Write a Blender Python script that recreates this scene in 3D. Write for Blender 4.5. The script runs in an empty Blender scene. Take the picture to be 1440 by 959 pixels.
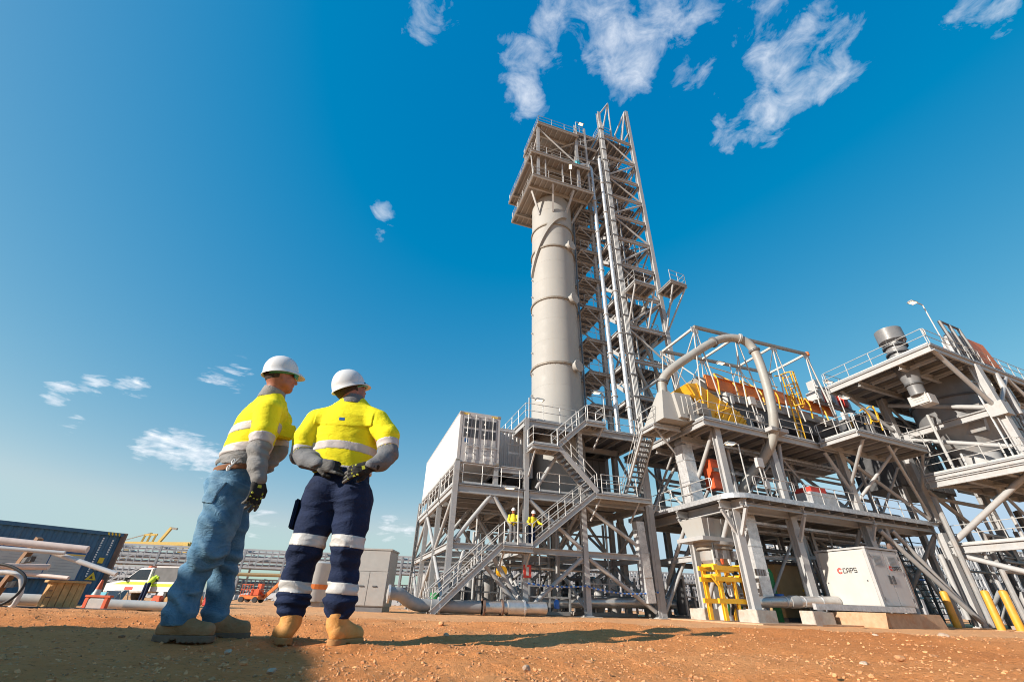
import bpy, bmesh, math, random
import numpy as np
from mathutils import Vector, Matrix, noise
random.seed(7)
rng = np.random.default_rng(11)
SC = bpy.context.scene
COL = SC.collection
R = math.radians

# ---------------------------------------------------------------- camera
cam_d = bpy.data.cameras.new('camera'); cam_d.sensor_width = 36.0; cam_d.lens = 611/1440*36
cam_d.clip_start = 0.05; cam_d.clip_end = 9000
cam = bpy.data.objects.new('camera', cam_d); COL.objects.link(cam)
cam.matrix_world = Matrix.Translation((0, 0, 0.24)) @ Matrix.Rotation(R(90+31.2), 4, 'X') @ Matrix.Rotation(R(1.8), 4, 'Z')
SC.camera = cam
# ---------------------------------------------------------------- light
SUN_EL, SHADOW_AZ = R(24), R(62)          # shadows run 62 degrees clockwise from +Y
sun_dir = Vector((-math.sin(SHADOW_AZ)*math.cos(SUN_EL), -math.cos(SHADOW_AZ)*math.cos(SUN_EL), math.sin(SUN_EL)))
sl = bpy.data.lights.new('sun', 'SUN'); sl.energy = 5.0; sl.angle = R(0.5); sl.color = (1.0, 0.905, 0.775)
sun = bpy.data.objects.new('sun', sl); COL.objects.link(sun)
sun.rotation_euler = sun_dir.to_track_quat('Z', 'Y').to_euler(); sun.location = (-20, -10, 30)
SC.view_settings.view_transform = 'Standard'; SC.view_settings.look = 'None'
SC.cycles.filter_width = 1.05
SC.view_settings.gamma = 1.0; SC.view_settings.exposure = 0.6

# ---------------------------------------------------------------- node helpers
class NT:
    def __init__(s, tree): s.t = tree; s.n = tree.nodes; s.l = tree.links
    def new(s, typ, **kw):
        nd = s.n.new(typ)
        for k, v in kw.items():
            if k.startswith('i_'):
                key = k[2:]
                nd.inputs[int(key) if key.isdigit() else key].default_value = v
            else: setattr(nd, k, v)
        return nd
    def link(s, a, b): s.l.new(a, b)
    def math(s, op, a, b=None, clamp=False):
        nd = s.new('ShaderNodeMath', operation=op); nd.use_clamp = clamp
        for i, v in enumerate((a, b)):
            if v is None: continue
            if isinstance(v, (int, float)): nd.inputs[i].default_value = v
            else: s.link(v, nd.inputs[i])
        return nd.outputs[0]
    def ramp(s, fac, stops):
        nd = s.new('ShaderNodeValToRGB')
        e = nd.color_ramp.elements
        while len(e) < len(stops): e.new(0.5)
        for i, (p, c) in enumerate(stops):
            e[i].position = p; e[i].color = c if len(c) == 4 else (*c, 1)
        s.link(fac, nd.inputs[0]); return nd.outputs[0]
    def mix(s, fac, a, b, mode='MIX'):
        nd = s.new('ShaderNodeMix', data_type='RGBA', blend_type=mode)
        for sock, v in ((nd.inputs[0], fac), (nd.inputs[6], a), (nd.inputs[7], b)):
            if isinstance(v, (int, float)): sock.default_value = v
            elif isinstance(v, tuple): sock.default_value = v if len(v) == 4 else (*v, 1)
            else: s.link(v, sock)
        return nd.outputs[2]
    def noise(s, vec, scale, detail=4, rough=0.55, dist=0.0):
        nd = s.new('ShaderNodeTexNoise'); nd.inputs['Scale'].default_value = scale
        nd.inputs['Detail'].default_value = detail; nd.inputs['Roughness'].default_value = rough
        nd.inputs['Distortion'].default_value = dist
        if vec is not None: s.link(vec, nd.inputs['Vector'])
        return nd.outputs[0]
    def maprange(s, v, a, b, c=0.0, d=1.0, smooth=False):
        nd = s.new('ShaderNodeMapRange'); nd.interpolation_type = 'SMOOTHSTEP' if smooth else 'LINEAR'
        for i, x in enumerate((a, b, c, d)): nd.inputs[i+1].default_value = x
        s.link(v, nd.inputs[0]); return nd.outputs[0]

# ---------------------------------------------------------------- sky
world = bpy.data.worlds.new('World'); SC.world = world; world.use_nodes = True
nt = NT(world.node_tree); nt.n.clear()
sky = nt.new('ShaderNodeTexSky', sky_type='NISHITA'); sky.sun_disc = False
sky.sun_elevation = SUN_EL; sky.sun_rotation = R(242); sky.air_density = 1.0; sky.dust_density = 0.6; sky.ozone_density = 2.0
hs = nt.new('ShaderNodeHueSaturation'); hs.inputs['Hue'].default_value = 0.485; hs.inputs['Saturation'].default_value = 1.28; nt.link(sky.outputs[0], hs.inputs['Color'])
sc3 = nt.new('ShaderNodeSeparateColor'); nt.link(hs.outputs[0], sc3.inputs[0])
cc3 = nt.new('ShaderNodeCombineColor')   # colour grade of the whole sky: deep teal overhead, pale at the horizon
for ch, (gain, off) in enumerate(((1.75, -.52), (.92, .52), (.42, 2.5))):
    nt.link(nt.math('SMOOTH_MIN', nt.math('MAXIMUM', nt.math('ADD', nt.math('MULTIPLY', sc3.outputs[ch], gain), off), 0.0), (3.3, 4.45, 5.6)[ch]), cc3.inputs[ch])
tc = nt.new('ShaderNodeTexCoord')
nrm = nt.new('ShaderNodeVectorMath', operation='NORMALIZE'); nt.link(tc.outputs['Generated'], nrm.inputs[0])
sep = nt.new('ShaderNodeSeparateXYZ'); nt.link(nrm.outputs[0], sep.inputs[0])
# the clouds lie on a flat layer far overhead: divide the view direction by its height
zc = nt.math('ADD', nt.math('MAXIMUM', sep.outputs[2], 0.0), 0.06)
cmb = nt.new('ShaderNodeCombineXYZ')
nt.link(nt.math('DIVIDE', sep.outputs[0], zc), cmb.inputs[0]); nt.link(nt.math('DIVIDE', sep.outputs[1], zc), cmb.inputs[1])
CLOUDS = [  # direction, core radius and outer radius in degrees, density
    ((0.017,0.432,0.902),1.0,4.6,.85), ((0.006,0.485,0.875),1,4.2,.9), ((0.048,0.395,0.917),1,5,.8), ((0.085,0.364,0.928),1,6,.85), ((0.163,0.373,0.913),2,7,.98), ((0.197,0.419,0.886),1.5,5.2,1.0), ((0.235,0.355,0.905),1.5,6,.92), ((0.279,0.33,0.90),1,5,.75),
    ((0.425,0.350,0.835),1,5,.72), ((0.479,0.355,0.803),1.5,5.5,.85), ((0.458,0.411,0.788),1.5,5,.85), ((0.446,0.458,0.769),1,4,.9), ((0.403,0.490,0.773),.6,3.2,.8), ((0.507,0.378,0.774),.6,4,.85), ((0.32,0.43,0.845),.6,4.5,.55), ((-0.186,0.370,0.910),.6,4,.72), ((-0.154,0.357,0.921),.6,3.6,.72),
    ((-0.280,0.648,0.708),.4,2.0,.72), ((-0.285,0.68,0.68),.3,2,.5), ((0.639,0.265,0.722),.6,3.2,.78), ((-0.716,0.644,0.270),.4,1.5,1.05), ((-0.688,0.663,0.296),.3,1.6,1.0), ((-0.664,0.685,0.30),.3,1.4,.7),
    ((-0.622,0.751,0.222),.5,2.0,1.05), ((-0.600,0.768,0.226),.8,2.3,1.2), ((-0.579,0.784,0.222),.9,2.3,1.25), ((-0.557,0.800,0.217),.8,2.2,1.15), ((-0.538,0.815,0.210),.6,2.2,1.05), ((-0.535,0.762,0.365),.4,2.4,.6), ((-0.555,0.745,0.35),.3,2.0,.62),
    ((-0.701,0.676,0.226),.2,1.1,.8), ((-0.236,0.963,0.128),.4,2.0,.74), ((-0.20,0.970,0.125),.3,1.6,.7), ((-0.462,0.879,0.118),.3,2.0,.72), ((-0.645,0.70,0.305),.3,1.5,.7)]
mask = None
for d, r0, r1, w in CLOUDS:
    dp = nt.new('ShaderNodeVectorMath', operation='DOT_PRODUCT'); nt.link(nrm.outputs[0], dp.inputs[0])
    dp.inputs[1].default_value = Vector(d).normalized()
    m = nt.maprange(dp.outputs['Value'], math.cos(R(r1)), math.cos(R(r0)), 0, w)
    mask = m if mask is None else nt.math('MAXIMUM', mask, m)
n1 = nt.noise(cmb.outputs[0], 15.0, 12, 0.62, 0.5)
n2 = nt.noise(cmb.outputs[0], 5.0, 5, 0.6, 0.4)
mpl = nt.new('ShaderNodeMapping'); mpl.inputs['Scale'].default_value = (1, 1, 4.2); nt.link(nrm.outputs[0], mpl.inputs[0])
n2b = nt.noise(mpl.outputs[0], 22.0, 10, 0.6, 0.4)
lowm = nt.maprange(sep.outputs[2], 0.4, 0.6)
nn_hi = nt.math('ADD', nt.math('MULTIPLY', n1, 0.6), nt.math('MULTIPLY', n2, 0.4))
mixn = nt.new('ShaderNodeMix', data_type='FLOAT'); nt.link(lowm, mixn.inputs[0]); nt.link(n2b, mixn.inputs[2]); nt.link(nn_hi, mixn.inputs[3])
cl = nt.math('ADD', nt.math('MULTIPLY', mask, 0.80), nt.math('MULTIPLY', nt.math('SUBTRACT', mixn.outputs[0], 0.5), 3.0))
cl = nt.maprange(cl, 0.42, 1.42, 0, 0.9)
cl = nt.math('MULTIPLY', cl, nt.maprange(mask, 0.0, 0.3, 0, 1, True))
fine = nt.noise(nrm.outputs[0], 60.0, 6, 0.6)
ccol = nt.ramp(fine, [(0.3, (5.9, 6.2, 6.8)), (0.7, (8.3, 8.3, 8.4))])
skyc = nt.mix(cl, cc3.outputs[0], ccol)
bg = nt.new('ShaderNodeBackground'); bg.inputs['Strength'].default_value = 0.1
nt.link(skyc, bg.inputs['Color'])
wo = nt.new('ShaderNodeOutputWorld'); nt.link(bg.outputs[0], wo.inputs[0])

# ---------------------------------------------------------------- materials
MATS = {}
def mat(name, col, rough=0.6, metal=0.0, var=0.12, scale=3.0, dirt=None, dirt_amt=0.0, dirt_scale=1.2, bump=0.0, bump_scale=40.0,
        emit=None, spec=0.5, streak=False, fine=0.0):
    """painted / plain surface: base colour with large soft variation, optional dirt patches or rain streaks, fine relief"""
    if name in MATS: return MATS[name]
    m = bpy.data.materials.new(name); m.use_nodes = True; MATS[name] = m
    t = NT(m.node_tree); b = t.n['Principled BSDF']
    geo = t.new('ShaderNodeNewGeometry'); P = geo.outputs['Position']
    n = t.noise(P, scale, 5, 0.6)
    lo = tuple(max(0, c*(1-var)) for c in col); hi = tuple(min(1, c*(1+var)) for c in col)
    c = t.ramp(n, [(0.3, lo), (0.7, hi)])
    if dirt:
        if streak:
            mp = t.new('ShaderNodeMapping'); mp.inputs['Scale'].default_value = (1, 1, 0.06); t.link(P, mp.inputs[0])
            dn = t.noise(mp.outputs[0], dirt_scale*4, 6, 0.65)
        else: dn = t.noise(P, dirt_scale, 7, 0.68, 0.4)
        f = t.math('MULTIPLY', t.maprange(dn, 0.48, 0.72), dirt_amt)
        c = t.mix(f, c, dirt)
    if fine:
        fnz = t.noise(P, 130.0, 3, 0.6)
        c = t.mix(fine, c, t.ramp(fnz, [(0.3, (0.1, 0.1, 0.1)), (0.7, (1, 1, 1))]), 'MULTIPLY')
    t.link(c, b.inputs['Base Color'])
    b.inputs['Metallic'].default_value = metal
    rn = t.maprange(t.noise(P, scale*4, 4), 0.3, 0.7, max(0.05, rough-0.1), min(1, rough+0.12)); t.link(rn, b.inputs['Roughness'])
    b.inputs['Specular IOR Level'].default_value = spec
    if bump:
        bp = t.new('ShaderNodeBump'); bp.inputs['Strength'].default_value = bump; bp.inputs['Distance'].default_value = 0.01
        t.link(t.noise(P, bump_scale, 5, 0.6), bp.inputs['Height']); t.link(bp.outputs[0], b.inputs['Normal'])
    if emit:
        b.inputs['Emission Color'].default_value = (*emit[:3], 1); b.inputs['Emission Strength'].default_value = emit[3]
    return m
RUST = (0.22, 0.11, 0.05); DUST = (0.42, 0.26, 0.16)
M = dict(
 steel=mat('steel_paint', (0.375, 0.382, 0.392), .5, var=.10, scale=1.6, dirt=(0.28, 0.235, 0.20), dirt_amt=.5, dirt_scale=1.6),
 steel2=mat('steel_paint_dusty', (0.29, 0.285, 0.28), .55, var=.14, scale=1.2, dirt=(0.33, 0.21, 0.14), dirt_amt=.6),
 galv=mat('galvanised_steel', (0.55, 0.57, 0.60), .42, .55, var=.22, scale=6, dirt=(.36, .34, .33), dirt_amt=.5, dirt_scale=4),
 rail=mat('handrail_steel', (0.46, 0.46, 0.455), .45, .15, var=.12),
 grate=mat('floor_grating', (0.18, 0.19, 0.21), .6, .3, var=.25, scale=9),
 vessel=mat('vessel_paint', (0.345, 0.342, 0.33), .62, var=.035, scale=.5, dirt=(.33, .30, .26), dirt_amt=.35, streak=True, spec=.25),
 ring=mat('vessel_ring', (0.26, 0.235, 0.20), .55, dirt=RUST, dirt_amt=.4),
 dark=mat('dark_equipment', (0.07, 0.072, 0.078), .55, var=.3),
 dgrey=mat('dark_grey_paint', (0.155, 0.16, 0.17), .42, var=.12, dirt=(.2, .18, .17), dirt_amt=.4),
 mgrey=mat('mid_grey_paint', (0.27, 0.275, 0.28), .45, var=.12, dirt=DUST, dirt_amt=.25),
 duct=mat('duct_sheet', (0.58, 0.59, 0.61), .34, .35, var=.2, scale=5),
 pipe=mat('pipe_paint', (0.30, 0.30, 0.285), .5, var=.1, dirt=DUST, dirt_amt=.25),
 insul=mat('pipe_cladding', (0.52, 0.51, 0.50), .36, .6, var=.16, scale=3, dirt=DUST, dirt_amt=.3),
 white=mat('white_paint', (0.45, 0.445, 0.43), .42, var=.05, dirt=(.62, .55, .47), dirt_amt=.35, streak=True),
 cwhite=mat('lit_white_paint', (0.62, 0.62, 0.61), .42, var=.03, dirt=(.52, .47, .42), dirt_amt=.3, streak=True),  # brighter copy of the white: the container's sunlit side put into the colour
 wgrey=mat('container_front_paint', (0.47, 0.465, 0.465), .45, var=.06, dirt=(.5, .42, .36), dirt_amt=.45, streak=True),
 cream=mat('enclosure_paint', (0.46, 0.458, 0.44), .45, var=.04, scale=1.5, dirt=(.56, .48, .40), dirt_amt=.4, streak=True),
 capgrey=mat('cabinet_grey', (0.33, 0.325, 0.315), .5, var=.06, dirt=DUST, dirt_amt=.2),
 concrete=mat('concrete', (0.42, 0.39, 0.35), .85, var=.14, scale=5, dirt=(.38, .2, .11), dirt_amt=.7, dirt_scale=2, bump=.3),
 dustcon=mat('dusty_concrete', (0.45, 0.30, 0.19), .9, var=.14, scale=4, dirt=(.40, .19, .09), dirt_amt=.8, dirt_scale=3, bump=.3),
 yellow=mat('yellow_paint', (0.80, 0.43, 0.02), .5, var=.1, dirt=(.4, .2, .06), dirt_amt=.35),
 boll=mat('bollard_yellow', (0.66, 0.33, 0.03), .5, var=.1, dirt=(.45, .2, .07), dirt_amt=.5),
 orange=mat('orange_paint', (0.70, 0.19, 0.035), .5, var=.12, dirt=(.35, .12, .06), dirt_amt=.45),
 red=mat('red_paint', (0.55, 0.045, 0.03), .5, var=.1),
 redor=mat('orange_red_paint', (0.62, 0.10, 0.03), .5, var=.1),
 green=mat('green_paint', (0.02, 0.22, 0.06), .5, var=.1),
 blue=mat('blue_paint', (0.03, 0.13, 0.45), .45, var=.1),
 teal=mat('teal_plastic', (0.05, 0.36, 0.44), .4, var=.08),
 black=mat('black_rubber', (0.018, 0.018, 0.02), .6, var=.2),
 ink=mat('black_print', (0.03, 0.03, 0.035), .5), inkred=mat('red_print', (0.60, 0.05, 0.03), .5), inkgrey=mat('grey_print', (0.33, 0.33, 0.34), .5),
 inkwhite=mat('white_print', (0.78, 0.78, 0.76), .5), inkyel=mat('yellow_print', (0.75, 0.5, 0.03), .5), inkblue=mat('blue_print', (0.03, 0.10, 0.25), .5),
 navy=mat('navy_container_paint', (0.035, 0.115, 0.21), .5, var=.15, dirt=(.09, .10, .11), dirt_amt=.4, streak=True),
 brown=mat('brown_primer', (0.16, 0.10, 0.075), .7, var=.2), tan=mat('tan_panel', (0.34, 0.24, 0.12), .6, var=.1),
 wood=mat('pale_timber', (0.60, 0.37, 0.16), .8, var=.25, scale=8, fine=.3), wood2=mat('brown_timber', (0.24, 0.13, 0.07), .8, var=.25, scale=8),
 pvc=mat('pale_pipe', (0.50, 0.49, 0.49), .4, var=.06), pvcpink=mat('dusty_pale_pipe', (0.62, 0.50, 0.45), .5, var=.1),
 glass=mat('dark_glass', (0.015, 0.02, 0.025), .08, var=.1, spec=.8), lamp=mat('lamp_lens', (0.85, 0.78, 0.65), .3, emit=(1.0, .78, .5, 1.6)),
 hivis=mat('hi_vis_lime', (0.52, 0.72, 0.04), .7, var=.1), hy=mat('hi_vis_yellow_small', (0.78, 0.66, 0.03), .75, var=.08),
 skin=mat('skin', (0.36, 0.13, 0.075), .5, var=.12, scale=30, bump=.15, bump_scale=180), hairm=mat('short_brown_hair', (0.055, 0.03, 0.018), .8, var=.5, scale=120, bump=.8, bump_scale=250),
 helmet=mat('white_helmet_plastic', (0.64, 0.64, 0.65), .28, var=.02, scale=4, dirt=(.66, .64, .62), dirt_amt=.25, dirt_scale=9),
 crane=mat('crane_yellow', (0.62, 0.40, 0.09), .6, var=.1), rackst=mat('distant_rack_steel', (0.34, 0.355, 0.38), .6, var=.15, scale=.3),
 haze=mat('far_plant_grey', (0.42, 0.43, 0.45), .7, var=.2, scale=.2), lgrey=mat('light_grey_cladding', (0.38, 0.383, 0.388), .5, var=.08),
)
# ---------------------------------------------------------------- plant frame: b along the frontage (to the right), a into the depth
PHI = R(18)
def W(b, a, z):
    if b > 17.5: a += .09*(b-17.5)
    return Vector((b*math.cos(PHI)-a*math.sin(PHI), b*math.sin(PHI)+a*math.cos(PHI), z))
ADIR = Vector((-math.sin(PHI), math.cos(PHI), 0)); BDIR = Vector((math.cos(PHI), math.sin(PHI), 0)); ZD = Vector((0, 0, 1))
ORIG = {}
def tag(o, label=None, cat=None, group=None, kind=None):
    if label: o['label'] = label
    if cat: o['category'] = cat
    if group: o['group'] = group
    if kind: o['kind'] = kind
    return o
def thing(name, label, cat, loc, group=None):
    o = bpy.data.objects.new(name, None); COL.objects.link(o); o.location = loc; o.empty_display_size = 0.3
    ORIG[o] = Vector(loc); return tag(o, label, cat, group)
class MB:
    """collects vertices and faces in world coordinates, links them as ONE mesh object"""
    def __init__(s): s.v = []; s.f = []; s.mi = []; s.cur = 0
    def add(s, vs, fs):
        n = len(s.v); s.v.extend(vs); s.f.extend([tuple(i+n for i in f) for f in fs]); s.mi.extend([s.cur]*len(fs)); return s
    def hexa(s, p):   # 8 corners: bottom ring then top ring
        return s.add(p, [(3,2,1,0),(4,5,6,7),(0,1,5,4),(1,2,6,5),(2,3,7,6),(3,0,4,7)])
    def obox(s, c, ex, ey, ez):   # centre and three half-extent vectors
        c = Vector(c); ex = Vector(ex); ey = Vector(ey); ez = Vector(ez)
        return s.hexa([c-ex-ey-ez, c+ex-ey-ez, c+ex+ey-ez, c-ex+ey-ez, c-ex-ey+ez, c+ex-ey+ez, c+ex+ey+ez, c-ex+ey+ez])
    def box(s, x0, x1, y0, y1, z0, z1):
        return s.hexa([Vector(p) for p in ((x0,y0,z0),(x1,y0,z0),(x1,y1,z0),(x0,y1,z0),(x0,y0,z1),(x1,y0,z1),(x1,y1,z1),(x0,y1,z1))])
    def pbox(s, b0, b1, a0, a1, z0, z1):   # box in plant frame
        return s.hexa([W(b0,a0,z0), W(b1,a0,z0), W(b1,a1,z0), W(b0,a1,z0), W(b0,a0,z1), W(b1,a0,z1), W(b1,a1,z1), W(b0,a1,z1)])
    def bar(s, p, q, w, h=None, up=None):
        p = Vector(p); q = Vector(q); h = h or w; d = (q-p).normalized(); up = Vector(up) if up else (ZD if abs(d.z) < .95 else ADIR)
        x = d.cross(up).normalized()*w/2; y = x.cross(d).normalized()*h/2
        return s.hexa([p-x-y, p+x-y, p+x+y, p-x+y, q-x-y, q+x-y, q+x+y, q-x+y])
    def tube(s, pts, r, n=8, cap=True):
        pts = [Vector(p) for p in pts]; rs = r if isinstance(r, (list, tuple)) else [r]*len(pts)
        base = len(s.v); prev = None; vs = []; fs = []
        for i, p in enumerate(pts):
            d = (pts[min(i+1, len(pts)-1)]-pts[max(i-1, 0)]).normalized()
            if prev is None:
                x = d.cross(ZD if abs(d.z) < .9 else Vector((1, 0, 0))).normalized()
            else: x = (prev-d*prev.dot(d)).normalized()
            prev = x; y = d.cross(x)
            for k in range(n):
                t = 2*math.pi*k/n; vs.append(p+(x*math.cos(t)+y*math.sin(t))*rs[i])
        for i in range(len(pts)-1):
            for k in range(n):
                a = i*n+k; b = i*n+(k+1) % n; fs.append((a, b, b+n, a+n))
        if cap: fs.append(tuple(range(n-1, -1, -1))); fs.append(tuple((len(pts)-1)*n+k for k in range(n)))
        return s.add(vs, fs)
    def lathe(s, c, prof, n=24, cap=True, ax=ZD, ref=None):   # prof: (radius, height) along axis ax
        c = Vector(c); ax = Vector(ax).normalized(); x = ax.cross(Vector((0, 1, 0)) if abs(ax.y) < .9 else Vector((1, 0, 0))).normalized(); y = ax.cross(x)
        vs = [c+ax*h+(x*math.cos(2*math.pi*k/n)+y*math.sin(2*math.pi*k/n))*r for r, h in prof for k in range(n)]
        fs = [(i*n+k, i*n+(k+1) % n, (i+1)*n+(k+1) % n, (i+1)*n+k) for i in range(len(prof)-1) for k in range(n)]
        if cap: fs.append(tuple(range(n-1, -1, -1))); fs.append(tuple((len(prof)-1)*n+k for k in range(n)))
        return s.add(vs, fs)
    def prism(s, poly, d):   # polygon points extruded along vector d
        n = len(poly); poly = [Vector(p) for p in poly]; d = Vector(d)
        return s.add(poly+[p+d for p in poly], [tuple(range(n-1, -1, -1)), tuple(range(n, 2*n))]+[(i, (i+1) % n, (i+1) % n+n, i+n) for i in range(n)])
    def build(s, name, m, parent=None, smooth=False, bevel=0, loc=None):
        org = ORIG[parent] if parent is not None else (Vector(loc) if loc is not None else Vector((0, 0, 0)))
        me = bpy.data.meshes.new(name); me.from_pydata([v-org for v in s.v], [], s.f)
        ms = m if isinstance(m, (list, tuple)) else [m]
        for x in ms: me.materials.append(x)
        if len(ms) > 1: me.polygons.foreach_set('material_index', s.mi)
        bm = bmesh.new(); bm.from_mesh(me); bmesh.ops.recalc_face_normals(bm, faces=bm.faces)
        if bevel: bmesh.ops.bevel(bm, geom=[e for e in bm.edges if e.calc_face_angle(0) > .5], offset=bevel, segments=2, affect='EDGES')
        bm.to_mesh(me); bm.free()
        if smooth:
            me.polygons.foreach_set('use_smooth', [True]*len(me.polygons)); me.set_sharp_from_angle(angle=R(38))
        o = bpy.data.objects.new(name, me); COL.objects.link(o)
        if parent is not None: o.parent = parent
        else: o.location = org
        ORIG[o] = org
        return o
UNIT = {}
def unit(kind, m):
    k = (kind, m.name)
    if k in UNIT: return UNIT[k]
    if kind == 'ibeam':
        f, w = .13, .09
        out = [(-.5,-.5),(.5,-.5),(.5,-.5+f),(w,-.5+f),(w,.5-f),(.5,.5-f),(.5,.5),(-.5,.5),(-.5,.5-f),(-w,.5-f),(-w,-.5+f),(-.5,-.5+f)]
    elif kind == 'chan':
        f, w = .12, .25
        out = [(-.5,-.5),(.5,-.5),(.5,-.5+f),(-.5+w,-.5+f),(-.5+w,.5-f),(.5,.5-f),(.5,.5),(-.5,.5)]
    elif kind == 'tube': out = [(.5*math.cos(2*math.pi*k/12), .5*math.sin(2*math.pi*k/12)) for k in range(12)]
    else: out = [(-.5,-.5),(.5,-.5),(.5,.5),(-.5,.5)]
    n = len(out); me = bpy.data.meshes.new(kind+'_section')
    me.from_pydata([(x, y, z) for z in (0, 1) for x, y in out], [], [tuple(range(n-1, -1, -1)), tuple(range(n, 2*n))]+[(i, (i+1) % n, (i+1) % n+n, i+n) for i in range(n)])
    if kind == 'tube':
        me.polygons.foreach_set('use_smooth', [True]*len(me.polygons)); me.set_sharp_from_angle(angle=R(50))
    me.materials.append(m); UNIT[k] = me; return me
def member(par, name, p, q, w, h=None, kind='ibeam', m=None, up=None):
    """one steel member as an object of its own; alike sections share mesh data"""
    p = Vector(p); q = Vector(q); h = h or w; d = q-p; L = d.length; d.normalize()
    up = Vector(up) if up is not None else (ZD if abs(d.z) < .95 else ADIR)
    x = d.cross(up).normalized(); y = x.cross(d).normalized()*-1
    y = d.cross(x).normalized()
    o = bpy.data.objects.new(name, unit(kind, m or M['steel'])); COL.objects.link(o); o.parent = par
    mt = Matrix(((x.x*w, y.x*h, d.x*L), (x.y*w, y.y*h, d.y*L), (x.z*w, y.z*h, d.z*L))).to_4x4(); mt.translation = p-ORIG[par]
    o.matrix_local = mt; return o
def column(par, b, a, z0, z1, s=.34, m=None, base=True):
    o = member(par, 'column', W(b,a,z0), W(b,a,z1), s, s, 'ibeam', m, up=ADIR)
    if base: MB().pbox(b-s*.75, b+s*.75, a-s*.75, a+s*.75, z0-.02, z0+.03).build('base_plate', m or M['steel'], par)
    return o
def beam(par, P, Q, h=.36, w=.2, m=None): return member(par, 'beam', W(*P), W(*Q), w, h, 'ibeam', m)
def brace(par, P, Q, r=.1, m=None): return member(par, 'brace', W(*P), W(*Q), 2*r, 2*r, 'tube', m)
def angle_brace(par, P, Q, w=.1, m=None): return member(par, 'brace', W(*P), W(*Q), w, w, 'box', m)
def rail_mb(mb, pts, h=1.05, r=.022, step=1.3, loop=(True, True), kick=True):
    """handrail along world points: posts, top and middle rail, rounded loop ends"""
    pts = [Vector(p) for p in pts]
    n = 6
    for zz in (h, h*.55):
        mb.tube([p+ZD*zz for p in pts], r, n)
    for e, flag in ((0, loop[0]), (-1, loop[1])):
        if flag:
            p = pts[e]; d = (pts[1]-pts[0] if e == 0 else pts[-2]-pts[-1]).normalized()*-.14
            mb.tube([p+ZD*h, p+d*.8+ZD*(h-.05), p+d+ZD*(h-.15), p+d+ZD*(h*.55+.12), p+d*.8+ZD*(h*.55+.03), p+ZD*h*.55], r, n)
    for p, q in zip(pts, pts[1:]):
        L = (q-p).length; k = max(1, round(L/step))
        for i in range(k+1): mb.tube([p+(q-p)*i/k-ZD*.12, p+(q-p)*i/k+ZD*h], r*1.1, n)
        if kick: mb.bar(p+ZD*.06, q+ZD*.06, .008, .11)
    return mb
def handrail(par, pts, m=None, name='handrail', **kw): return rail_mb(MB(), pts, **kw).build(name, m or M['rail'], par)
def platform(par, b0, b1, a0, a1, z, beamh=.3, joists=6, along='a', m=None, thick=.05, jh=.16, slats=True, grate=None):
    """floor: grating on edge beams and joists, each its own part; z is the walking surface"""
    m = m or M['steel']
    MB().pbox(b0, b1, a0, a1, z-thick, z).build('floor_grating', grate or M['grate'], par)
    e = .06; zb = z-thick-.003-beamh/2
    member(par, 'edge_beam', W(b0-.01,a0+e,zb), W(b1+.01,a0+e,zb), .12, beamh, 'chan', m)
    member(par, 'edge_beam', W(b1+.01,a1-e,zb), W(b0-.01,a1-e,zb), .12, beamh, 'chan', m)
    member(par, 'edge_beam', W(b0+e,a1-.13,zb), W(b0+e,a0+.13,zb), .12, beamh, 'chan', m)
    member(par, 'edge_beam', W(b1-e,a0+.13,zb), W(b1-e,a1-.13,zb), .12, beamh, 'chan', m)
    zj = z-thick-.003-jh/2
    for i in range(1, joists+1):
        t = i/(joists+1)
        if along == 'a': member(par, 'joist', W(b0+(b1-b0)*t,a0+.13,zj), W(b0+(b1-b0)*t,a1-.13,zj), .1, jh, 'ibeam', m)
        else: member(par, 'joist', W(b0+.13,a0+(a1-a0)*t,zj), W(b1-.13,a0+(a1-a0)*t,zj), .1, jh, 'ibeam', m)
def stairs(name, label, p0, p1, width, nt_, side, group='steel stair flights', rails=(True, True), loops=(False, False)):
    """flight from world point p0 (bottom) to p1 (top); side = horizontal unit vector across the flight"""
    t = thing(name, label, 'stairs', p0, group); p0 = Vector(p0); p1 = Vector(p1); side = Vector(side).normalized()*width
    for s_ in (Vector((0, 0, 0)), side):
        member(t, 'stringer', p0+s_, p1+s_, .09, .27, 'chan', M['steel'])
    run = p1-p0; fl = Vector((run.x, run.y, 0)).normalized()*.13
    me = None
    for i in range(1, nt_):
        c = p0+run*i/nt_+side/2
        if me is None:
            o = MB().obox(c, fl, side*.47, ZD*.02).build('tread', M['grate'], t); me = o.data; first = c
        else:
            o = bpy.data.objects.new('tread', me); COL.objects.link(o); o.parent = t; o.location = c-first
    for i, s_ in enumerate((Vector((0, 0, 0)), side)):
        if rails[i]:
            mb = MB()
            for zz in (1.0, .55): mb.tube([p0+s_+ZD*(zz+.05), p1+s_+ZD*(zz+.05)], .022, 6)
            k = max(2, round(run.length/1.3))
            for j in range(k+1): q = p0+s_+run*j/k; mb.tube([q, q+ZD*1.05], .022, 6)
            if loops[i]:
                q = p0+s_; d = -Vector((run.x, run.y, 0)).normalized()*.25
                mb.tube([q+ZD*1.05, q+d*.8+ZD*.98, q+d+ZD*.85, q+d*.9+ZD*.65, q+ZD*.55], .022, 6)
            mb.build('handrail', M['rail'], t)
    return t
def arc(c, u, v, r, a0, a1, n): return [Vector(c)+(Vector(u)*math.cos(R(a0+(a1-a0)*i/n))+Vector(v)*math.sin(R(a0+(a1-a0)*i/n)))*r for i in range(n+1)]
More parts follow.
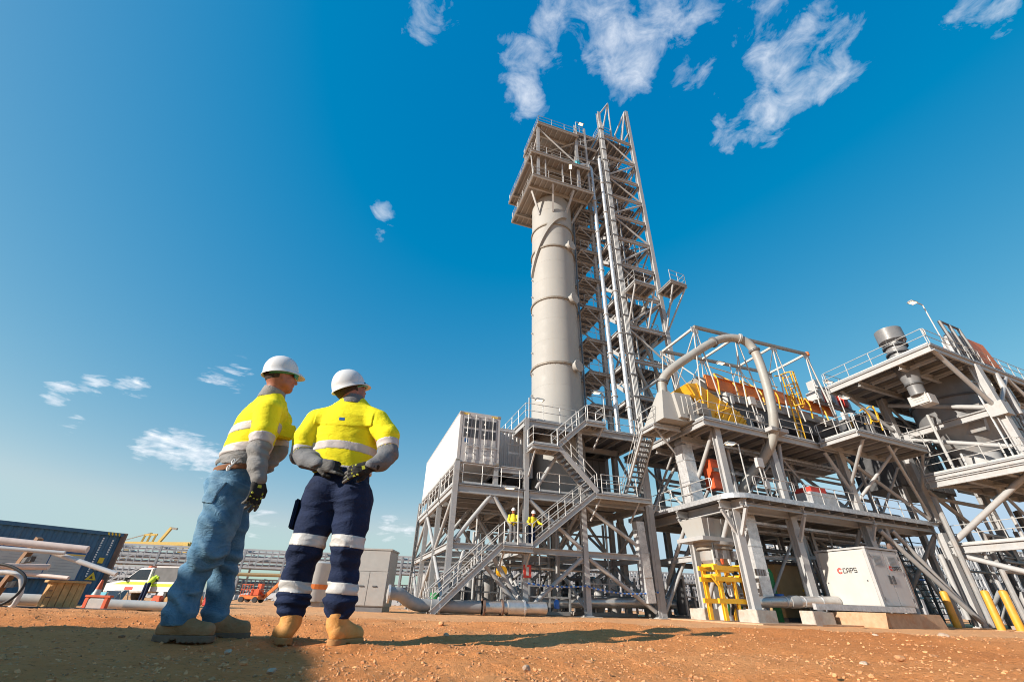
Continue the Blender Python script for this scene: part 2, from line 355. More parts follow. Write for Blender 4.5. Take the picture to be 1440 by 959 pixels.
def smooth_path(pts, k=6):
    pts = [Vector(p) for p in pts]; P = [pts[0]*2-pts[1]]+pts+[pts[-1]*2-pts[-2]]; out = []
    for i in range(1, len(P)-2):
        p0, p1, p2, p3 = P[i-1:i+3]
        for j in range(k):
            t = j/k; out.append(.5*((2*p1)+(p2-p0)*t+(2*p0-5*p1+4*p2-p3)*t*t+(3*p1-p0-3*p2+p3)*t**3))
    out.append(pts[-1]); return out
# ---------------------------------------------------------------- numpy noise
_perm = rng.permutation(256); _perm = np.concatenate([_perm]*4); _val = rng.random(256)*2-1
def vnoise(p):
    i = np.floor(p).astype(int); f = p-i; f = f*f*(3-2*f); i &= 255; out = 0
    for dx in (0, 1):
        for dy in (0, 1):
            for dz in (0, 1):
                h = _val[_perm[_perm[_perm[(i[:, 0]+dx) & 255]+((i[:, 1]+dy) & 255)]+((i[:, 2]+dz) & 255)]]
                out = out+h*(f[:, 0] if dx else 1-f[:, 0])*(f[:, 1] if dy else 1-f[:, 1])*(f[:, 2] if dz else 1-f[:, 2])
    return out
def fbm(p, o=4):
    s = 0; a = 1
    for k in range(o): s = s+a*vnoise(p*2**k+k*17.3); a *= .5
    return s
def sstep(a, b, x): t = np.clip((x-a)/(b-a), 0, 1); return t*t*(3-2*t)
# ---------------------------------------------------------------- ground
def gz(x, y):
    """terrain height: level pad at the workers, a low graded ridge just past them, then a slight fall to the plant pad"""
    r = np.hypot(x, y)
    base = .015-.235*sstep(5.5, 15, y)
    ridge = .05*np.exp(-((y-5.2)/1.1)**2)*sstep(-2.5, 1.5, x)+.02*np.exp(-((y-4.6)/.7)**2)
    far = sstep(400, 2500, r)*0.0
    return base+ridge*np.where(y > 0, 1, 0)+far
def gh(x, y): return float(gz(np.array([x]), np.array([y]))[0])
def build_ground():
    az = np.concatenate([np.linspace(-180, -60, 60, endpoint=False), np.linspace(-60, 60, 760, endpoint=False), np.linspace(60, 180, 60, endpoint=False)])*math.pi/180
    rr = np.concatenate([np.geomspace(.25, 40, 430), np.geomspace(42, 4000, 60)])
    A, Rr = np.meshgrid(az, rr); x = (Rr*np.sin(A)).ravel(); y = (Rr*np.cos(A)).ravel()
    z = gz(x, y)
    P = np.stack([x, y, x*0], 1)
    near = 1-sstep(18, 45, np.hypot(x, y))
    z += near*(.020*fbm(P*1.1, 3)+.011*fbm(P*5+9, 3)+.007*np.maximum(0, fbm(P*17+3, 2)))
    ruts = .016*np.sin((y+.15*x+.25*fbm(P*.7, 2))*5.0)*sstep(1.2, 2.5, y)*(1-sstep(9, 14, y)); z += ruts*near
    n = len(az); m = len(rr)
    i = np.arange(m-1)[:, None]*n+np.arange(n)[None, :]; j = np.arange(m-1)[:, None]*n+((np.arange(n)+1) % n)[None, :]
    F = np.stack([i, j, j+n, i+n], 2).reshape(-1, 4)
    me = bpy.data.meshes.new('ground'); V = np.stack([x, y, z], 1)
    V = np.vstack([V, [[0, 0, .02]]]); c = len(V)-1
    tri = [(int(k), c, int((k+1) % n)) for k in range(n)]
    me.from_pydata(V.tolist(), [], F.tolist()+tri)
    me.polygons.foreach_set('use_smooth', [True]*len(me.polygons))
    m_ = bpy.data.materials.new('red_dirt'); m_.use_nodes = True; t = NT(m_.node_tree); b = t.n['Principled BSDF']
    geo = t.new('ShaderNodeNewGeometry'); P_ = geo.outputs['Position']
    n1 = t.noise(P_, .35, 6, .6, .3); n2 = t.noise(P_, 4.5, 6, .65); n3 = t.noise(P_, 38, 5, .7)
    c = t.ramp(n1, [(.3, (.62, .22, .068)), (.5, (.74, .298, .104)), (.72, (.78, .40, .18))])
    c = t.mix(t.math('MULTIPLY', t.maprange(n2, .45, .75), .4), c, (.46, .135, .035))
    c = t.mix(t.math('MULTIPLY', t.maprange(n3, .58, .72), .4), c, (.70, .46, .29))
    c = t.mix(t.math('MULTIPLY', t.maprange(n3, .43, .33), .7), c, (.22, .075, .025))  # pits of the relief painted darker for contrast
    dist = t.new('ShaderNodeVectorMath', operation='LENGTH'); t.link(P_, dist.inputs[0])
    c = t.mix(t.math('MULTIPLY', t.maprange(dist.outputs['Value'], 6, 14), .5), c, (.72, .44, .24))   # paler graded gravel of the pad
    t.link(c, b.inputs['Base Color']); b.inputs['Roughness'].default_value = .95; b.inputs['Specular IOR Level'].default_value = .15
    bp = t.new('ShaderNodeBump'); bp.inputs['Strength'].default_value = .8; bp.inputs['Distance'].default_value = .02
    vo = t.new('ShaderNodeTexVoronoi'); vo.inputs['Scale'].default_value = 45; t.link(P_, vo.inputs['Vector'])
    hgt = t.math('ADD', t.math('MULTIPLY', n3, .8), t.math('MULTIPLY', vo.outputs['Distance'], -.5)); hgt = t.math('ADD', hgt, t.noise(P_, 160, 3, .7))
    t.link(hgt, bp.inputs['Height']); t.link(bp.outputs[0], b.inputs['Normal'])
    me.materials.append(m_); o = bpy.data.objects.new('ground', me); COL.objects.link(o); o['kind'] = 'structure'
    return o
GROUND = build_ground()
_ico = bmesh.new(); bmesh.ops.create_icosphere(_ico, subdivisions=1, radius=1)
ICO_V = np.array([v.co[:] for v in _ico.verts]); ICO_F = np.array([[v.index for v in f.verts] for f in _ico.faces]); _ico.free()
_ico = bmesh.new(); bmesh.ops.create_icosphere(_ico, subdivisions=2, radius=1)
ICO2_V = np.array([v.co[:] for v in _ico.verts]); ICO2_F = np.array([[v.index for v in f.verts] for f in _ico.faces]); _ico.free()
stone_m = mat('gravel_stone', (.56, .27, .12), .95, var=.6, scale=26, bump=.4, bump_scale=90)
pale_m = mat('pale_stone', (.50, .36, .26), .95, var=.35, scale=14, bump=.5, bump_scale=70)
def gravel():
    N = 27000
    d = np.exp(rng.uniform(math.log(.9), math.log(16), N)); az = rng.uniform(-62, 62, N)*math.pi/180
    x = d*np.sin(az); y = d*np.cos(az); s = np.abs(rng.normal(0, 1, N))*.0045*(.55+d*.10)+.002; s = np.minimum(s, .028)
    z = gz(x, y)+s*.15
    vs = ICO_V[None]*(1+.35*rng.normal(0, 1, (N, len(ICO_V), 1)).clip(-1.3, 1.3)); vs = vs*s[:, None, None]*rng.uniform(.6, 1.3, (N, 1, 3)); vs[..., 2] *= .75
    P = np.stack([x, y, x*0], 1); z = z+.020*fbm(P*1.1, 3)+.011*fbm(P*5+9, 3)+.016*np.sin((y+.15*x+.25*fbm(P*.7, 2))*5.0)*sstep(1.2, 2.5, y)*(1-sstep(9, 14, y))
    vs = vs+np.stack([x, y, z], 1)[:, None]
    F = ICO_F[None]+(np.arange(N)*len(ICO_V))[:, None, None]
    me = bpy.data.meshes.new('gravel'); me.from_pydata(vs.reshape(-1, 3).tolist(), [], F.reshape(-1, 3).tolist()); me.materials.append(stone_m)
    o = bpy.data.objects.new('gravel', me); COL.objects.link(o); o['kind'] = 'stuff'; o['label'] = 'loose gravel strewn over the red dirt'; o['category'] = 'gravel'
gravel()
ROCKS = [(1.05,1.68,.028),(1.42,2.3,.015),(.72,1.6,.014),(.28,1.62,.018),(-.42,3.9,.022),(-.62,5.2,.036),(1.9,2.8,.025),(2.4,3.2,.03),(.1,2.2,.02),(-1.0,2.1,.022),(-.8,1.9,.018),
         (1.6,1.75,.018),(3.3,4.6,.04),(.9,3.2,.026),(-1.25,2.45,.02),(-.2,2.6,.018),(2.0,2.05,.022),(1.2,4.2,.03),(4.6,5.4,.05),(.5,1.9,.016)]
meshes = []
for k in range(4):
    v = ICO2_V*(1+.28*fbm(ICO2_V*1.6+k*7, 3)[:, None]); v = v*np.array([1.25, .95, .72])
    me = bpy.data.meshes.new('rock'); me.from_pydata(v.tolist(), [], ICO2_F.tolist()); me.materials.append(pale_m if k % 2 == 0 else stone_m); meshes.append(me)
for i, (x, y, s) in enumerate(ROCKS):
    o = bpy.data.objects.new('rock', meshes[0 if i == 0 else i % 4]); COL.objects.link(o); s *= .8; o.location = (x, y, gh(x, y)+s*.35); o.scale = (s, s, s); o.rotation_euler = (0, 0, i*1.7)
    if i == 0: tag(o, 'largest pale buff rock on the dirt at the bottom edge', 'rock')
    elif i == 5: tag(o, 'biggest dark rock on the dirt right of the standing workers', 'rock')
    else: tag(o, 'small stone lying loose on the red dirt', 'rock', 'small loose rocks on the dirt')
GP = -.22                                  # level of the plant pad
# ---------------------------------------------------------------- left steel module (deck at 5.75 m, upper deck at 10 m)
def left_module():
    t = thing('steel_frame', 'light grey steel frame on tall H columns carrying the white container and the tall column', 'steel structure', W(4.75,23.7,GP))
    BB = (4.75, 8.8, 12.3, 16.6); AA = (23.7, 28.0, 32.4, 36.9)
    for i, b in enumerate(BB):
        for j, a in enumerate(AA):
            top = 6.93 if i == 0 and j in (0, 3) else 9.7 if (i >= 1 and j < 2) else 5.2
            if (i, j) == (1, 0): top = 9.98
            column(t, b, a, GP+.05, top, .27 if i < 2 else .29)
    for a in AA:
        for b0, b1 in zip(BB, BB[1:]):
            beam(t, (b0+.18,a,5.5), (b1-.18,a,5.5), .42, .22)
            beam(t, (b0+.18,a,2.7), (b1-.18,a,2.7), .3, .2)
    for b in BB:
        for a0, a1 in zip(AA, AA[1:]):
            beam(t, (b,a0+.18,5.5), (b,a1-.18,5.5), .40, .22)
            beam(t, (b,a0+.18,2.7), (b,a1-.18,2.7), .3, .2)
    # floor in bays so the joists read from below
    for b0, b1 in zip(BB, BB[1:]):
        MB().pbox(b0+.12, b1-.12, 23.55, 37.05, 5.73, 5.77).build('floor_grating', M['grate'], t)
        n = 9
        for k in range(n):
            a = 24.3+k*(36.4-24.3)/(n-1)
            member(t, 'joist', W(b0+.12,a,5.6), W(b1-.12,a,5.6), .1, .2, 'ibeam')
    # upper deck
    U0, U1, V0, V1 = 8.65, 16.75, 23.6, 30.6
    platform(t, U0, U1, V0, V1, 10.0, .42, 7, 'a', jh=.22)
    for a in (26.2, 28.4): beam(t, (U0+.2,a,9.45), (U1-.2,a,9.45), .34, .2)
    # round tube bracing: front chevrons, storey by storey
    f = 23.7
    for P, Q in [((6.75,f,5.25),(4.95,f,2.95)), ((6.95,f,5.25),(8.65,f,2.95)), ((9.0,f,5.25),(12.1,f,2.95)),
                 ((12.1,f,2.5),(8.95,f,.05)), ((6.0,f,2.5),(8.6,f,.05)), ((5.5,f,2.5),(4.9,f,.1)), ((9.4,f,5.9),(11.0,f,8.3)), ((6.9,f,2.5),(8.3,f,.6)), ((12.5,f,2.5),(16.4,f,.1)), ((12.5,f,5.2),(16.4,f,2.9))]:
        brace(t, P, Q, .115)
    for a in AA[1:]:
        for b0, b1 in zip(BB, BB[1:]):
            brace(t, (b0+.15,a,2.9), ((b0+b1)/2-.1,a,5.25), .1); brace(t, (b1-.15,a,2.9), ((b0+b1)/2+.1,a,5.25), .1)
            brace(t, (b0+.15,a,.1), (b1-.15,a,2.5), .1)
    for b in BB:
        for k, (a0, a1) in enumerate(zip(AA, AA[1:])):
            brace(t, (b,a0+.15,2.9), (b,a1-.15,5.2), .1) if k % 2 else brace(t, (b,a0+.15,5.2), (b,a1-.15,2.9), .1)
            brace(t, (b,a0+.15,.1), (b,a1-.15,2.5), .1) if k % 2 == 0 else brace(t, (b,a0+.15,2.5), (b,a1-.15,.1), .1)
    # gusset plates
    for b, z, s in ((6.85,5.2,.34), (4.98,2.92,.3), (8.63,2.92,.28), (12.1,2.9,.3), (8.95,.15,.32), (12.1,2.5,.3)):
        MB().pbox(b-s, b+s, 23.69, 23.71, z-s*.9, z+s*.5).build('gusset_plate', M['steel'], t)
    # handrails
    handrail(t, [W(8.75,30.4,10),W(8.75,23.7,10),W(12.2,23.7,10)], loop=(True,False))
    handrail(t, [W(13.6,23.7,10),W(16.6,23.7,10)], loop=(False,True))
    handrail(t, [W(5.1,23.62,5.77),W(8.4,23.62,5.77)]); handrail(t, [W(9.6,23.62,5.77),W(12.1,23.62,5.77)]); handrail(t, [W(12.9,23.62,5.77),W(15.0,23.62,5.77)])
    for a0, a1 in ((24.1,27.6),(28.4,32.0),(32.8,36.6)): handrail(t, [W(4.68,a0,5.77),W(4.68,a1,5.77)])
    handrail(t, [W(7.9,24.3,7.9),W(8.6,24.3,7.9)])
    # stub columns under the container and its bearers
    for a in (28.0, 32.4): column(t, 4.75, a, 5.8, 6.93, .26, base=False)
    for a in (23.95, 35.8): column(t, 7.05, a, 5.8, 6.93, .26, base=False)
    beam(t, (4.75,24.1,6.75), (4.75,35.8,6.75), .3, .2); beam(t, (7.05,24.2,6.75), (7.05,35.7,6.75), .3, .2)
    for a in (26, 29, 34): beam(t, (4.9,a,6.75), (6.95,a,6.75), .24, .16)
    # intermediate landing bay beside the container
    MB().pbox(7.6, 8.6, 23.9, 27.9, 7.0, 7.05).build('floor_grating', M['grate'], t)
    beam(t, (7.3,23.85,6.8), (8.6,23.85,6.8), .36, .2)
    return t
left_module()
# machinery under the decks, seen dark between the columns
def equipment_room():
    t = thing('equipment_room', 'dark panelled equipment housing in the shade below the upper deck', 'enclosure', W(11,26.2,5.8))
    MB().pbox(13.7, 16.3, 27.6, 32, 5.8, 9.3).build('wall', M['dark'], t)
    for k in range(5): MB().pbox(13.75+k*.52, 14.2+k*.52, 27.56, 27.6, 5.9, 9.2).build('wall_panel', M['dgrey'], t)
    MB().pbox(9.3, 10.3, 28.3, 31.5, 5.8, 9.0).build('switch_cabinet', M['dark'], t); MB().pbox(9.0, 16.4, 32.6, 33.0, 5.8, 9.6).build('shade_backing', M['dark'], t)  # rear sheet is added, dark to stand for the shade under the deck
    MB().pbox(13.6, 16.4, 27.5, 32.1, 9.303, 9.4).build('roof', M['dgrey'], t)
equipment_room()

# ---------------------------------------------------------------- containers
def white_container():
    b0, b1, a0, a1, z0, z1 = 4.70, 7.14, 23.75, 35.95, 6.95, 9.85
    t = thing('refrigerated_container', 'long white refrigerated container with two front doors on the steel frame', 'container', W(b0,a0,z0))
    MB().pbox(b0, b1, a0+.08, a1, z0+.02, z1).build('body', M['cwhite'], t)
    for k in range(11):   # shallow side panel seams
        a = a0+.9+k*1.05; MB().pbox(b0-.012, b0, a, a+.05, z0+.2, z1-.15).build('side_seam', M['cwhite'], t)
    MB().pbox(b0-.02, b0+.0, a0, a1, z0, z0+.16).build('bottom_rail', M['wgrey'], t)
    MB().pbox(b0-.02, b1+.02, a0+.02, a1, z1+.002, z1+.06).build('roof', M['wgrey'], t)
    for b in (b0, b1-.16): MB().pbox(b, b+.16, a0-.02, a0+.1, z0, z1).build('corner_post', M['wgrey'], t)
    MB().pbox(b0+.16, b1-.16, a0-.02, a0+.1, z1-.2, z1).build('header', M['wgrey'], t)
    MB().pbox(b0+.16, b1-.16, a0-.02, a0+.1, z0, z0+.16).build('sill', M['wgrey'], t)
    for b in (b0-.03, b1-.17):
        for z in (z0-.02, z1-.12): MB().pbox(b, b+.2, a0-.05, a0+.15, z, z+.14).build('corner_casting', M['ring'], t)
    MB().pbox(b0+.18, b0+.55, a0-.03, a0-.021, z1-.12, z1-.04).build('hazard_stripe', M['inkyel'], t); MB().pbox(b1-.55, b1-.18, a0-.03, a0-.021, z1-.12, z1-.04).build('hazard_stripe', M['inkyel'], t)
    for d in range(2):
        x0 = b0+.18+d*1.05; x1 = x0+1.03
        door = MB().pbox(x0, x1, a0-.01, a0+.07, z0+.17, z1-.21).build('door', M['wgrey'], t)
        for r in range(2):
            for c_ in range(2):
                w0 = x0+.10+c_*.46; h0 = z0+1.42+r*.62
                win = MB().pbox(w0-.02, w0+.41, a0-.022, a0-.011, h0, h0+.5).build('louvre_window', M['dgrey'], door)
                MB().pbox(w0+.005, w0+.385, a0-.026, a0-.0225, h0+.03, h0+.47).build('dark_panel', M['dark'], door)
                if c_ == 0: MB().lathe(W(w0+.2,a0-.03,h0+.25), [(.07,0),(.05,.02)], 12, ax=-ADIR).build('fan_hub', M['insul'], door)
        for k in range(2):
            r = x0+.3+k*.46
            MB().tube([W(r,a0-.06,z0+.06), W(r,a0-.06,z1-.1)], .022, 8).build('lock_rod', M['rail'], door)
            for z in (z0+.5, z0+1.0): MB().pbox(r-.05, r+.05, a0-.085, a0-.012, z, z+.05).build('rod_bracket', M['rail'], door)
            MB().pbox(r-.05, r+.32, a0-.10, a0-.085, z0+.9, z0+.95).build('handle', M['rail'], door)
    # printed blocks on the lower doors (too small in the picture to read)
    for (x, z, w, h, m) in ((.35,1.12,.2,.24,'inkblue'), (.5,.75,.32,.05,'inkgrey'), (1.42,1.12,.66,.04,'inkgrey'), (1.42,1.02,.6,.05,'inkgrey'), (1.42,.86,.7,.07,'inkgrey'), (1.42,.74,.6,.04,'inkgrey'), (.55,.3,.4,.2,'inkwhite'), (1.5,.3,.5,.14,'inkwhite')):
        MB().pbox(b0+x, b0+x+w, a0-.0145, a0-.0115, z0+z, z0+z+h).build('door_print', M[m], t)
    return t
white_container()
def corrugated(mb, P0, along, up, out, L, H, pitch, depth):
    """corrugated sheet from corner P0: trapezoid waves along 'along', standing 'up'"""
    n = int(L/pitch); P0 = Vector(P0); pts = []
    for k in range(n):
        s = k*L/n; p = L/n
        pts += [(s, 0), (s+p*.30, 0), (s+p*.45, depth), (s+p*.82, depth)]
    pts.append((L, 0)); vs = []
    for s, d in pts: q = P0+along*s+out*d; vs += [q, q+up*H]
    mb.add(vs, [(2*i, 2*i+2, 2*i+3, 2*i+1) for i in range(len(pts)-1)]); return mb
def rear_container():
    b0, b1, a0, a1, z0, z1 = 7.5, 9.94, 25.6, 37.4, 6.95, 9.85
    t = thing('grey_container', 'grey corrugated container standing behind the white container beside the upper deck rail', 'container', W(b0,a0,z0))
    MB().pbox(b0+.06, b1-.06, a0+.1, a1-.1, z0+.05, z1-.05).build('body', M['mgrey'], t)
    corrugated(MB(), W(b0+.14,a0+.06,z0+.15), BDIR, ZD, -ADIR, b1-b0-.28, z1-z0-.3, .24, .045).build('end_wall', M['wgrey'], t)
    corrugated(MB(), W(b0+.05,a1-.15,z0+.15), -ADIR, ZD, -BDIR, a1-a0-.3, z1-z0-.3, .28, .045).build('side_wall', M['wgrey'], t)
    for b in (b0, b1-.14): MB().pbox(b, b+.14, a0, a0+.14, z0, z1).build('corner_post', M['wgrey'], t)
    MB().pbox(b0+.14, b1-.14, a0-.01, a0+.12, z1-.15, z1).build('top_rail', M['wgrey'], t); MB().pbox(b0+.14, b1-.14, a0-.01, a0+.12, z0, z0+.15).build('bottom_rail', M['wgrey'], t)
    MB().pbox(b0-.01, b1+.01, a0-.02, a1, z1+.002, z1+.04).build('roof', M['wgrey'], t)
rear_container()

# ---------------------------------------------------------------- stairs up the front of the left module
fr = ADIR*1
stairs('stair_flight', 'bottom flight of steel stairs rising from the red dirt to the workers landing', W(3.95,22.6,GP), W(7.25,22.6,2.78), .95, 14, ADIR, loops=(True,True))
stairs('stair_flight', 'second flight of steel stairs rising from the workers landing to the lower deck', W(8.75,22.6,2.78), W(12.6,22.6,5.7), .95, 14, ADIR)
stairs('stair_flight', 'third steel stair flight slanting back left from lower deck to small high landing', W(12.75,22.6,5.8), W(10.4,22.6,8.1), .95, 11, ADIR)
stairs('stair_flight', 'top flight of steel stairs rising from small high landing to upper deck', W(10.35,22.6,8.15), W(12.3,22.6,9.95), .95, 9, ADIR)
def landing(name, label, b0, b1, a0, a1, z, rails, braces=()):
    t = thing(name, label, 'landing', W(b0,a0,z-.3), 'stair landings'); platform(t, b0, b1, a0, a1, z, .26, 2, 'a')
    for r in rails: handrail(t, [W(*p) for p in r], loop=(False,False))
    for P, Q in braces: angle_brace(t, P, Q, .08)
    return t
landing('stair_landing', 'wide stair landing where the two small workers stand', 7.2, 8.8, 22.5, 23.5, 2.8, [[(7.25,22.55,2.8),(8.75,22.55,2.8)]], [((7.3,22.6,2.6),(7.3,23.6,1.7)),((8.7,22.6,2.6),(8.7,23.6,1.7))])
landing('stair_landing', 'small high stair landing propped from the front post with rails on two sides', 8.75, 10.4, 22.5, 23.5, 8.15, [[(10.3,22.55,8.15),(8.8,22.55,8.15),(8.8,23.45,8.15)]], [((9.0,22.6,8.0),(8.9,23.6,6.5))])
landing('stair_landing', 'top stair landing meeting the upper deck in front of the tall column', 12.3, 13.6, 22.5, 23.55, 10.0, [[(12.4,22.55,10),(13.5,22.55,10),(13.5,23.5,10)]], [((13.4,22.6,9.7),(13.2,23.6,8.6))])
landing('stair_landing', 'stair landing at the lower deck where the second and third flights meet', 12.6, 16.2, 22.5, 23.5, 5.77, [[(13.0,22.55,5.77),(15.3,22.55,5.77)]], [((12.9,22.6,5.5),(12.7,23.6,4.4)),((15.4,22.6,5.5),(15.3,23.6,4.5))])
# right stair between the modules
stairs('stair_flight', 'steel stair with open treads seen from below between the left frame and the gooseneck pipe', W(15.3,24.1,5.8), W(15.3,21.3,9.35), .85, 14, BDIR)
landing('stair_landing', 'landing at the head of the stair beside the beige hood', 15.2, 17.0, 19.9, 21.3, 9.4, [[(15.3,21.2,9.4),(15.3,20.0,9.4),(16.9,20.0,9.4)]], [((15.4,20.2,9.2),(16.9,20.6,8.0))])

# ---------------------------------------------------------------- tall vessel column
CB, CA, CR = 12.25, 26.75, 1.83
def column_vessel():
    t = thing('vessel_column', 'tall beige cylindrical vessel column with dark flange rings and round side ports', 'vessel', W(CB,CA,5.8))
    c = W(CB,CA,0)
    MB().lathe(c, [(CR,5.82),(CR,15.25),(CR,21.1),(CR,26.6),(CR,29.2),(CR,32.6),(1.45,33.4)], 64).build('shell', M['vessel'], t, smooth=True)
    MB().lathe(c, [(1.45,33.4),(1.45,38.6),(1.3,39.1),(.9,39.45),(.3,39.6)], 40).build('top_shell', M['vessel'], t, smooth=True)
    for z in (15.2, 21.0, 26.5, 29.05):
        fl = MB().lathe(c, [(CR-.02,z-.07),(CR+.10,z-.07),(CR+.10,z-.01),(CR+.05,z-.008),(CR+.05,z+.008),(CR+.10,z+.01),(CR+.10,z+.07),(CR-.02,z+.07)], 64, cap=False).build('flange_ring', M['ring'], t, smooth=True)
        mb = MB()
        for k in range(36):
            d = Vector((math.cos(k*math.pi/18), math.sin(k*math.pi/18), 0)); mb.tube([c+d*(CR+.075)+ZD*(z-.11), c+d*(CR+.075)+ZD*(z+.11)], .018, 5)
        mb.build('flange_bolts', M['ring'], fl)
    for z in (15.05, 21.1, 26.75):      # round side ports facing the stairs
        d = (-ADIR*.93+BDIR*.42).normalized()
        MB().lathe(c+d*(CR-.1)+ZD*z, [(.36,0),(.36,.40),(.46,.402),(.46,.52)], 26, ax=d).build('side_port', M['vessel'], t, smooth=True)
    # curved stiffener plate that winds from the front to the left side near the head
    mb = MB(); vs = []; n = 26
    for i in range(n+1):
        s = i/n; ang = R(-72-108*s); d = BDIR*math.cos(ang)+ADIR*math.sin(ang)
        z = 30.3-5.9*(1-math.cos(s*math.pi/2))-.2*s
        h = .36
        for r_, zz in ((CR,z-h),(CR+.22,z-h),(CR+.22,z+h),(CR,z+h)): vs.append(c+d*r_+ZD*zz)
    mb.add(vs, [(4*i+k, 4*i+(k+1) % 4, 4*i+4+(k+1) % 4, 4*i+4+k) for i in range(n) for k in range(4)]+[(0,1,2,3), (4*n+3,4*n+2,4*n+1,4*n)])
    mb.build('curved_shroud', M['vessel'], t)
    # small cable clips up the left silhouette
    for k in range(9):
        z = 11.3+k*1.75; d = (-BDIR).normalized(); p = c+d*CR+ZD*z
        MB().obox(p+d*.07, d*.1, ADIR*.04, ZD*.05).build('clip_bracket', M['rail'], t)
    MB().tube([c+BDIR*(CR+.12)-ADIR*.7+ZD*z for z in (9.9, 32.4)], .055, 8).build('conduit', mat('conduit_blue_grey', (.10,.15,.21), .5), t)
    MB().tube([c+BDIR*(CR+.05)-ADIR*.95+ZD*z for z in (9.9, 32.4)], .03, 6).build('conduit', M['dgrey'], t)
    wb = MB()
    for z in (11.9, 13.5, 17.2, 19.1, 23.0, 24.9, 28.0, 31.0):
        wb.lathe(c, [(CR-.005,z-.012),(CR+.006,z-.006),(CR+.006,z+.006),(CR-.005,z+.012)], 48, cap=False)
    wb.build('weld_seams', M['vessel'], t)
    for ang in (-110, -70, -150, -30): # knee struts up to the head platform
        d = BDIR*math.cos(R(ang))+ADIR*math.sin(R(ang))
        member(t, 'knee_strut', c+d*CR+ZD*30.6, c+d*(CR+1.15)+ZD*32.85, .16, .16, 'box', M['steel'])
    return t
column_vessel()
def head_platform():
    t = thing('head_platform', 'stack of square service platforms wrapped around the top of the tall vessel column', 'platform', W(9.2,23.8,33))
    z1, z2, z3 = 33.3, 36.35, 41.0
    # floor of each level as separate plates on cross joists
    def level(b0, b1, a0, a1, z, n, hole=True):
        platform(t, b0, b1, a0, a1, z, .34, n, 'a', thick=.012, jh=.2, grate=M['dark'])
        for k in range(n+1): w_ = (b1-b0)/(n+1); MB().pbox(b0+k*w_+.03, b0+(k+1)*w_-.03, a0+.13, a1-.13, z-.10, z-.013).build('floor_plate', M['steel2'], t)
        for a in (a0+1.25, a1-1.25): member(t, 'cross_beam', W(b0+.13,a,z-.3), W(b1-.13,a,z-.3), .16, .3, 'ibeam')
    level(9.2, 15.3, 23.75, 29.8, z1, 11); level(8.95, 15.0, 23.55, 30.2, z2, 11); level(9.6, 14.0, 23.5, 27.7, z3, 7)
    for b, a in ((9.8,24.0),(13.9,24.0),(9.8,29.4),(14.6,29.4)): column(t, b, a, z1, z3-.35 if a < 29 else z2-.35, .26, base=False)
    column(t, 9.8, 27.4, z2, z3-.35, .24, base=False)
    handrail(t, [W(9.3,29.7,z1),W(9.3,23.85,z1),W(15.2,23.85,z1)], step=1.5); handrail(t, [W(9.05,30.1,z2),W(9.05,23.65,z2),W(14.9,23.65,z2)], step=1.5)
    handrail(t, [W(9.7,27.6,z3),W(9.7,23.6,z3),W(13.9,23.6,z3),W(13.9,25.5,z3)], step=1.5)
    brace(t, (10.0,24.0,40.4), (13.6,24.0,37.2), .08); brace(t, (9.9,24.3,40.2), (9.9,27.2,37.0), .07); brace(t, (13.8,24.1,40.3), (10.2,27.3,40.5), .08)
    brace(t, (9.3,24.0,33.4), (9.1,24.0,36.0), .06)
    for b in (10.5, 12.2, 13.8): angle_brace(t, (b,23.9,z1+.05), (b,23.9,z2-.3), .1)
    MB().pbox(11.8, 13.2, 24.3, 25.4, z2, z2+1.1).build('valve_skid', M['mgrey'], t); MB().tube([W(11.2,24.1,z2+.9),W(12.2,24.1,z2+.8),W(13.2,24.1,z2+.9)], .1, 8).build('manifold_pipe', M['pipe'], t, smooth=True)
    MB().lathe(W(10.6,24.5,z2), [(.5,0),(.5,.9),(.3,1.15)], 16).build('filter_pot', M['vessel'], t, smooth=True)
    # link floors across to the stair tower
    for z in (36.3, 38.9, 40.95, 43.0):
        platform(t, 14.05 if z > 38 else 15.02, 16.55, 24.4, 27.4, z, .26, 3, 'a'); handrail(t, [W(14.1 if z > 38 else 15.1,24.45,z),W(15.35,24.45,z)], loop=(False,False), step=.8)
    for b, a in ((14.25,24.5),(14.25,27.2),(15.3,24.5)): column(t, b, a, z1, 44.0, .2, base=False)
    brace(t, (14.25,24.5,38.7), (16.5,24.5,36.6), .06); brace(t, (14.25,24.5,41.2), (16.5,24.5,42.8), .06)
    return t
head_platform()
o = MB().lathe(W(13.9,23.95,36.36), [(.26,0),(.28,.03),(.27,.4),(.28,.43),(.27,.8),(.22,.83)], 16).build('plastic_drum', M['teal'], smooth=True, loc=W(13.9,23.95,36.36)); tag(o, 'small teal drum on the platform at the head of the column', 'drum')
def flood_lamp(label, base, h, arm, head_dir, group='lamps on posts around the plant', m=None):
    t = thing('work_lamp', label, 'lamp', base, group); base = Vector(base); arm = Vector(arm)
    MB().tube([base, base+ZD*h, base+ZD*(h+.05)+arm*.4, base+ZD*h+arm], .035, 8).build('lamp_post', M['rail'], t, smooth=True)
    d = arm.normalized(); c = base+ZD*(h-.02)+arm+d*.2; s = d.cross(ZD)
    MB().hexa([c-d*.28-s*.16-ZD*.05, c+d*.3-s*.18-ZD*.05, c+d*.3+s*.18-ZD*.05, c-d*.28+s*.16-ZD*.05, c-d*.24-s*.1+ZD*.09, c+d*.22-s*.1+ZD*.07, c+d*.22+s*.1+ZD*.07, c-d*.24+s*.1+ZD*.09]).build('lamp_housing', M['mgrey'], t)
    MB().obox(c-ZD*.056, d*.22, s*.13, ZD*.006).build('lens', m or M['lamp'], t)
    return t
flood_lamp('glowing lamp on a post on the second platform at the head of the column', W(13.0,23.8,33.35), 1.9, -ADIR*.3-BDIR*.15, 0)
flood_lamp('lamp on a tall thin post beside the top of the lattice tower', W(13.85,23.6,41.0), 2.2, BDIR*.4, 0)
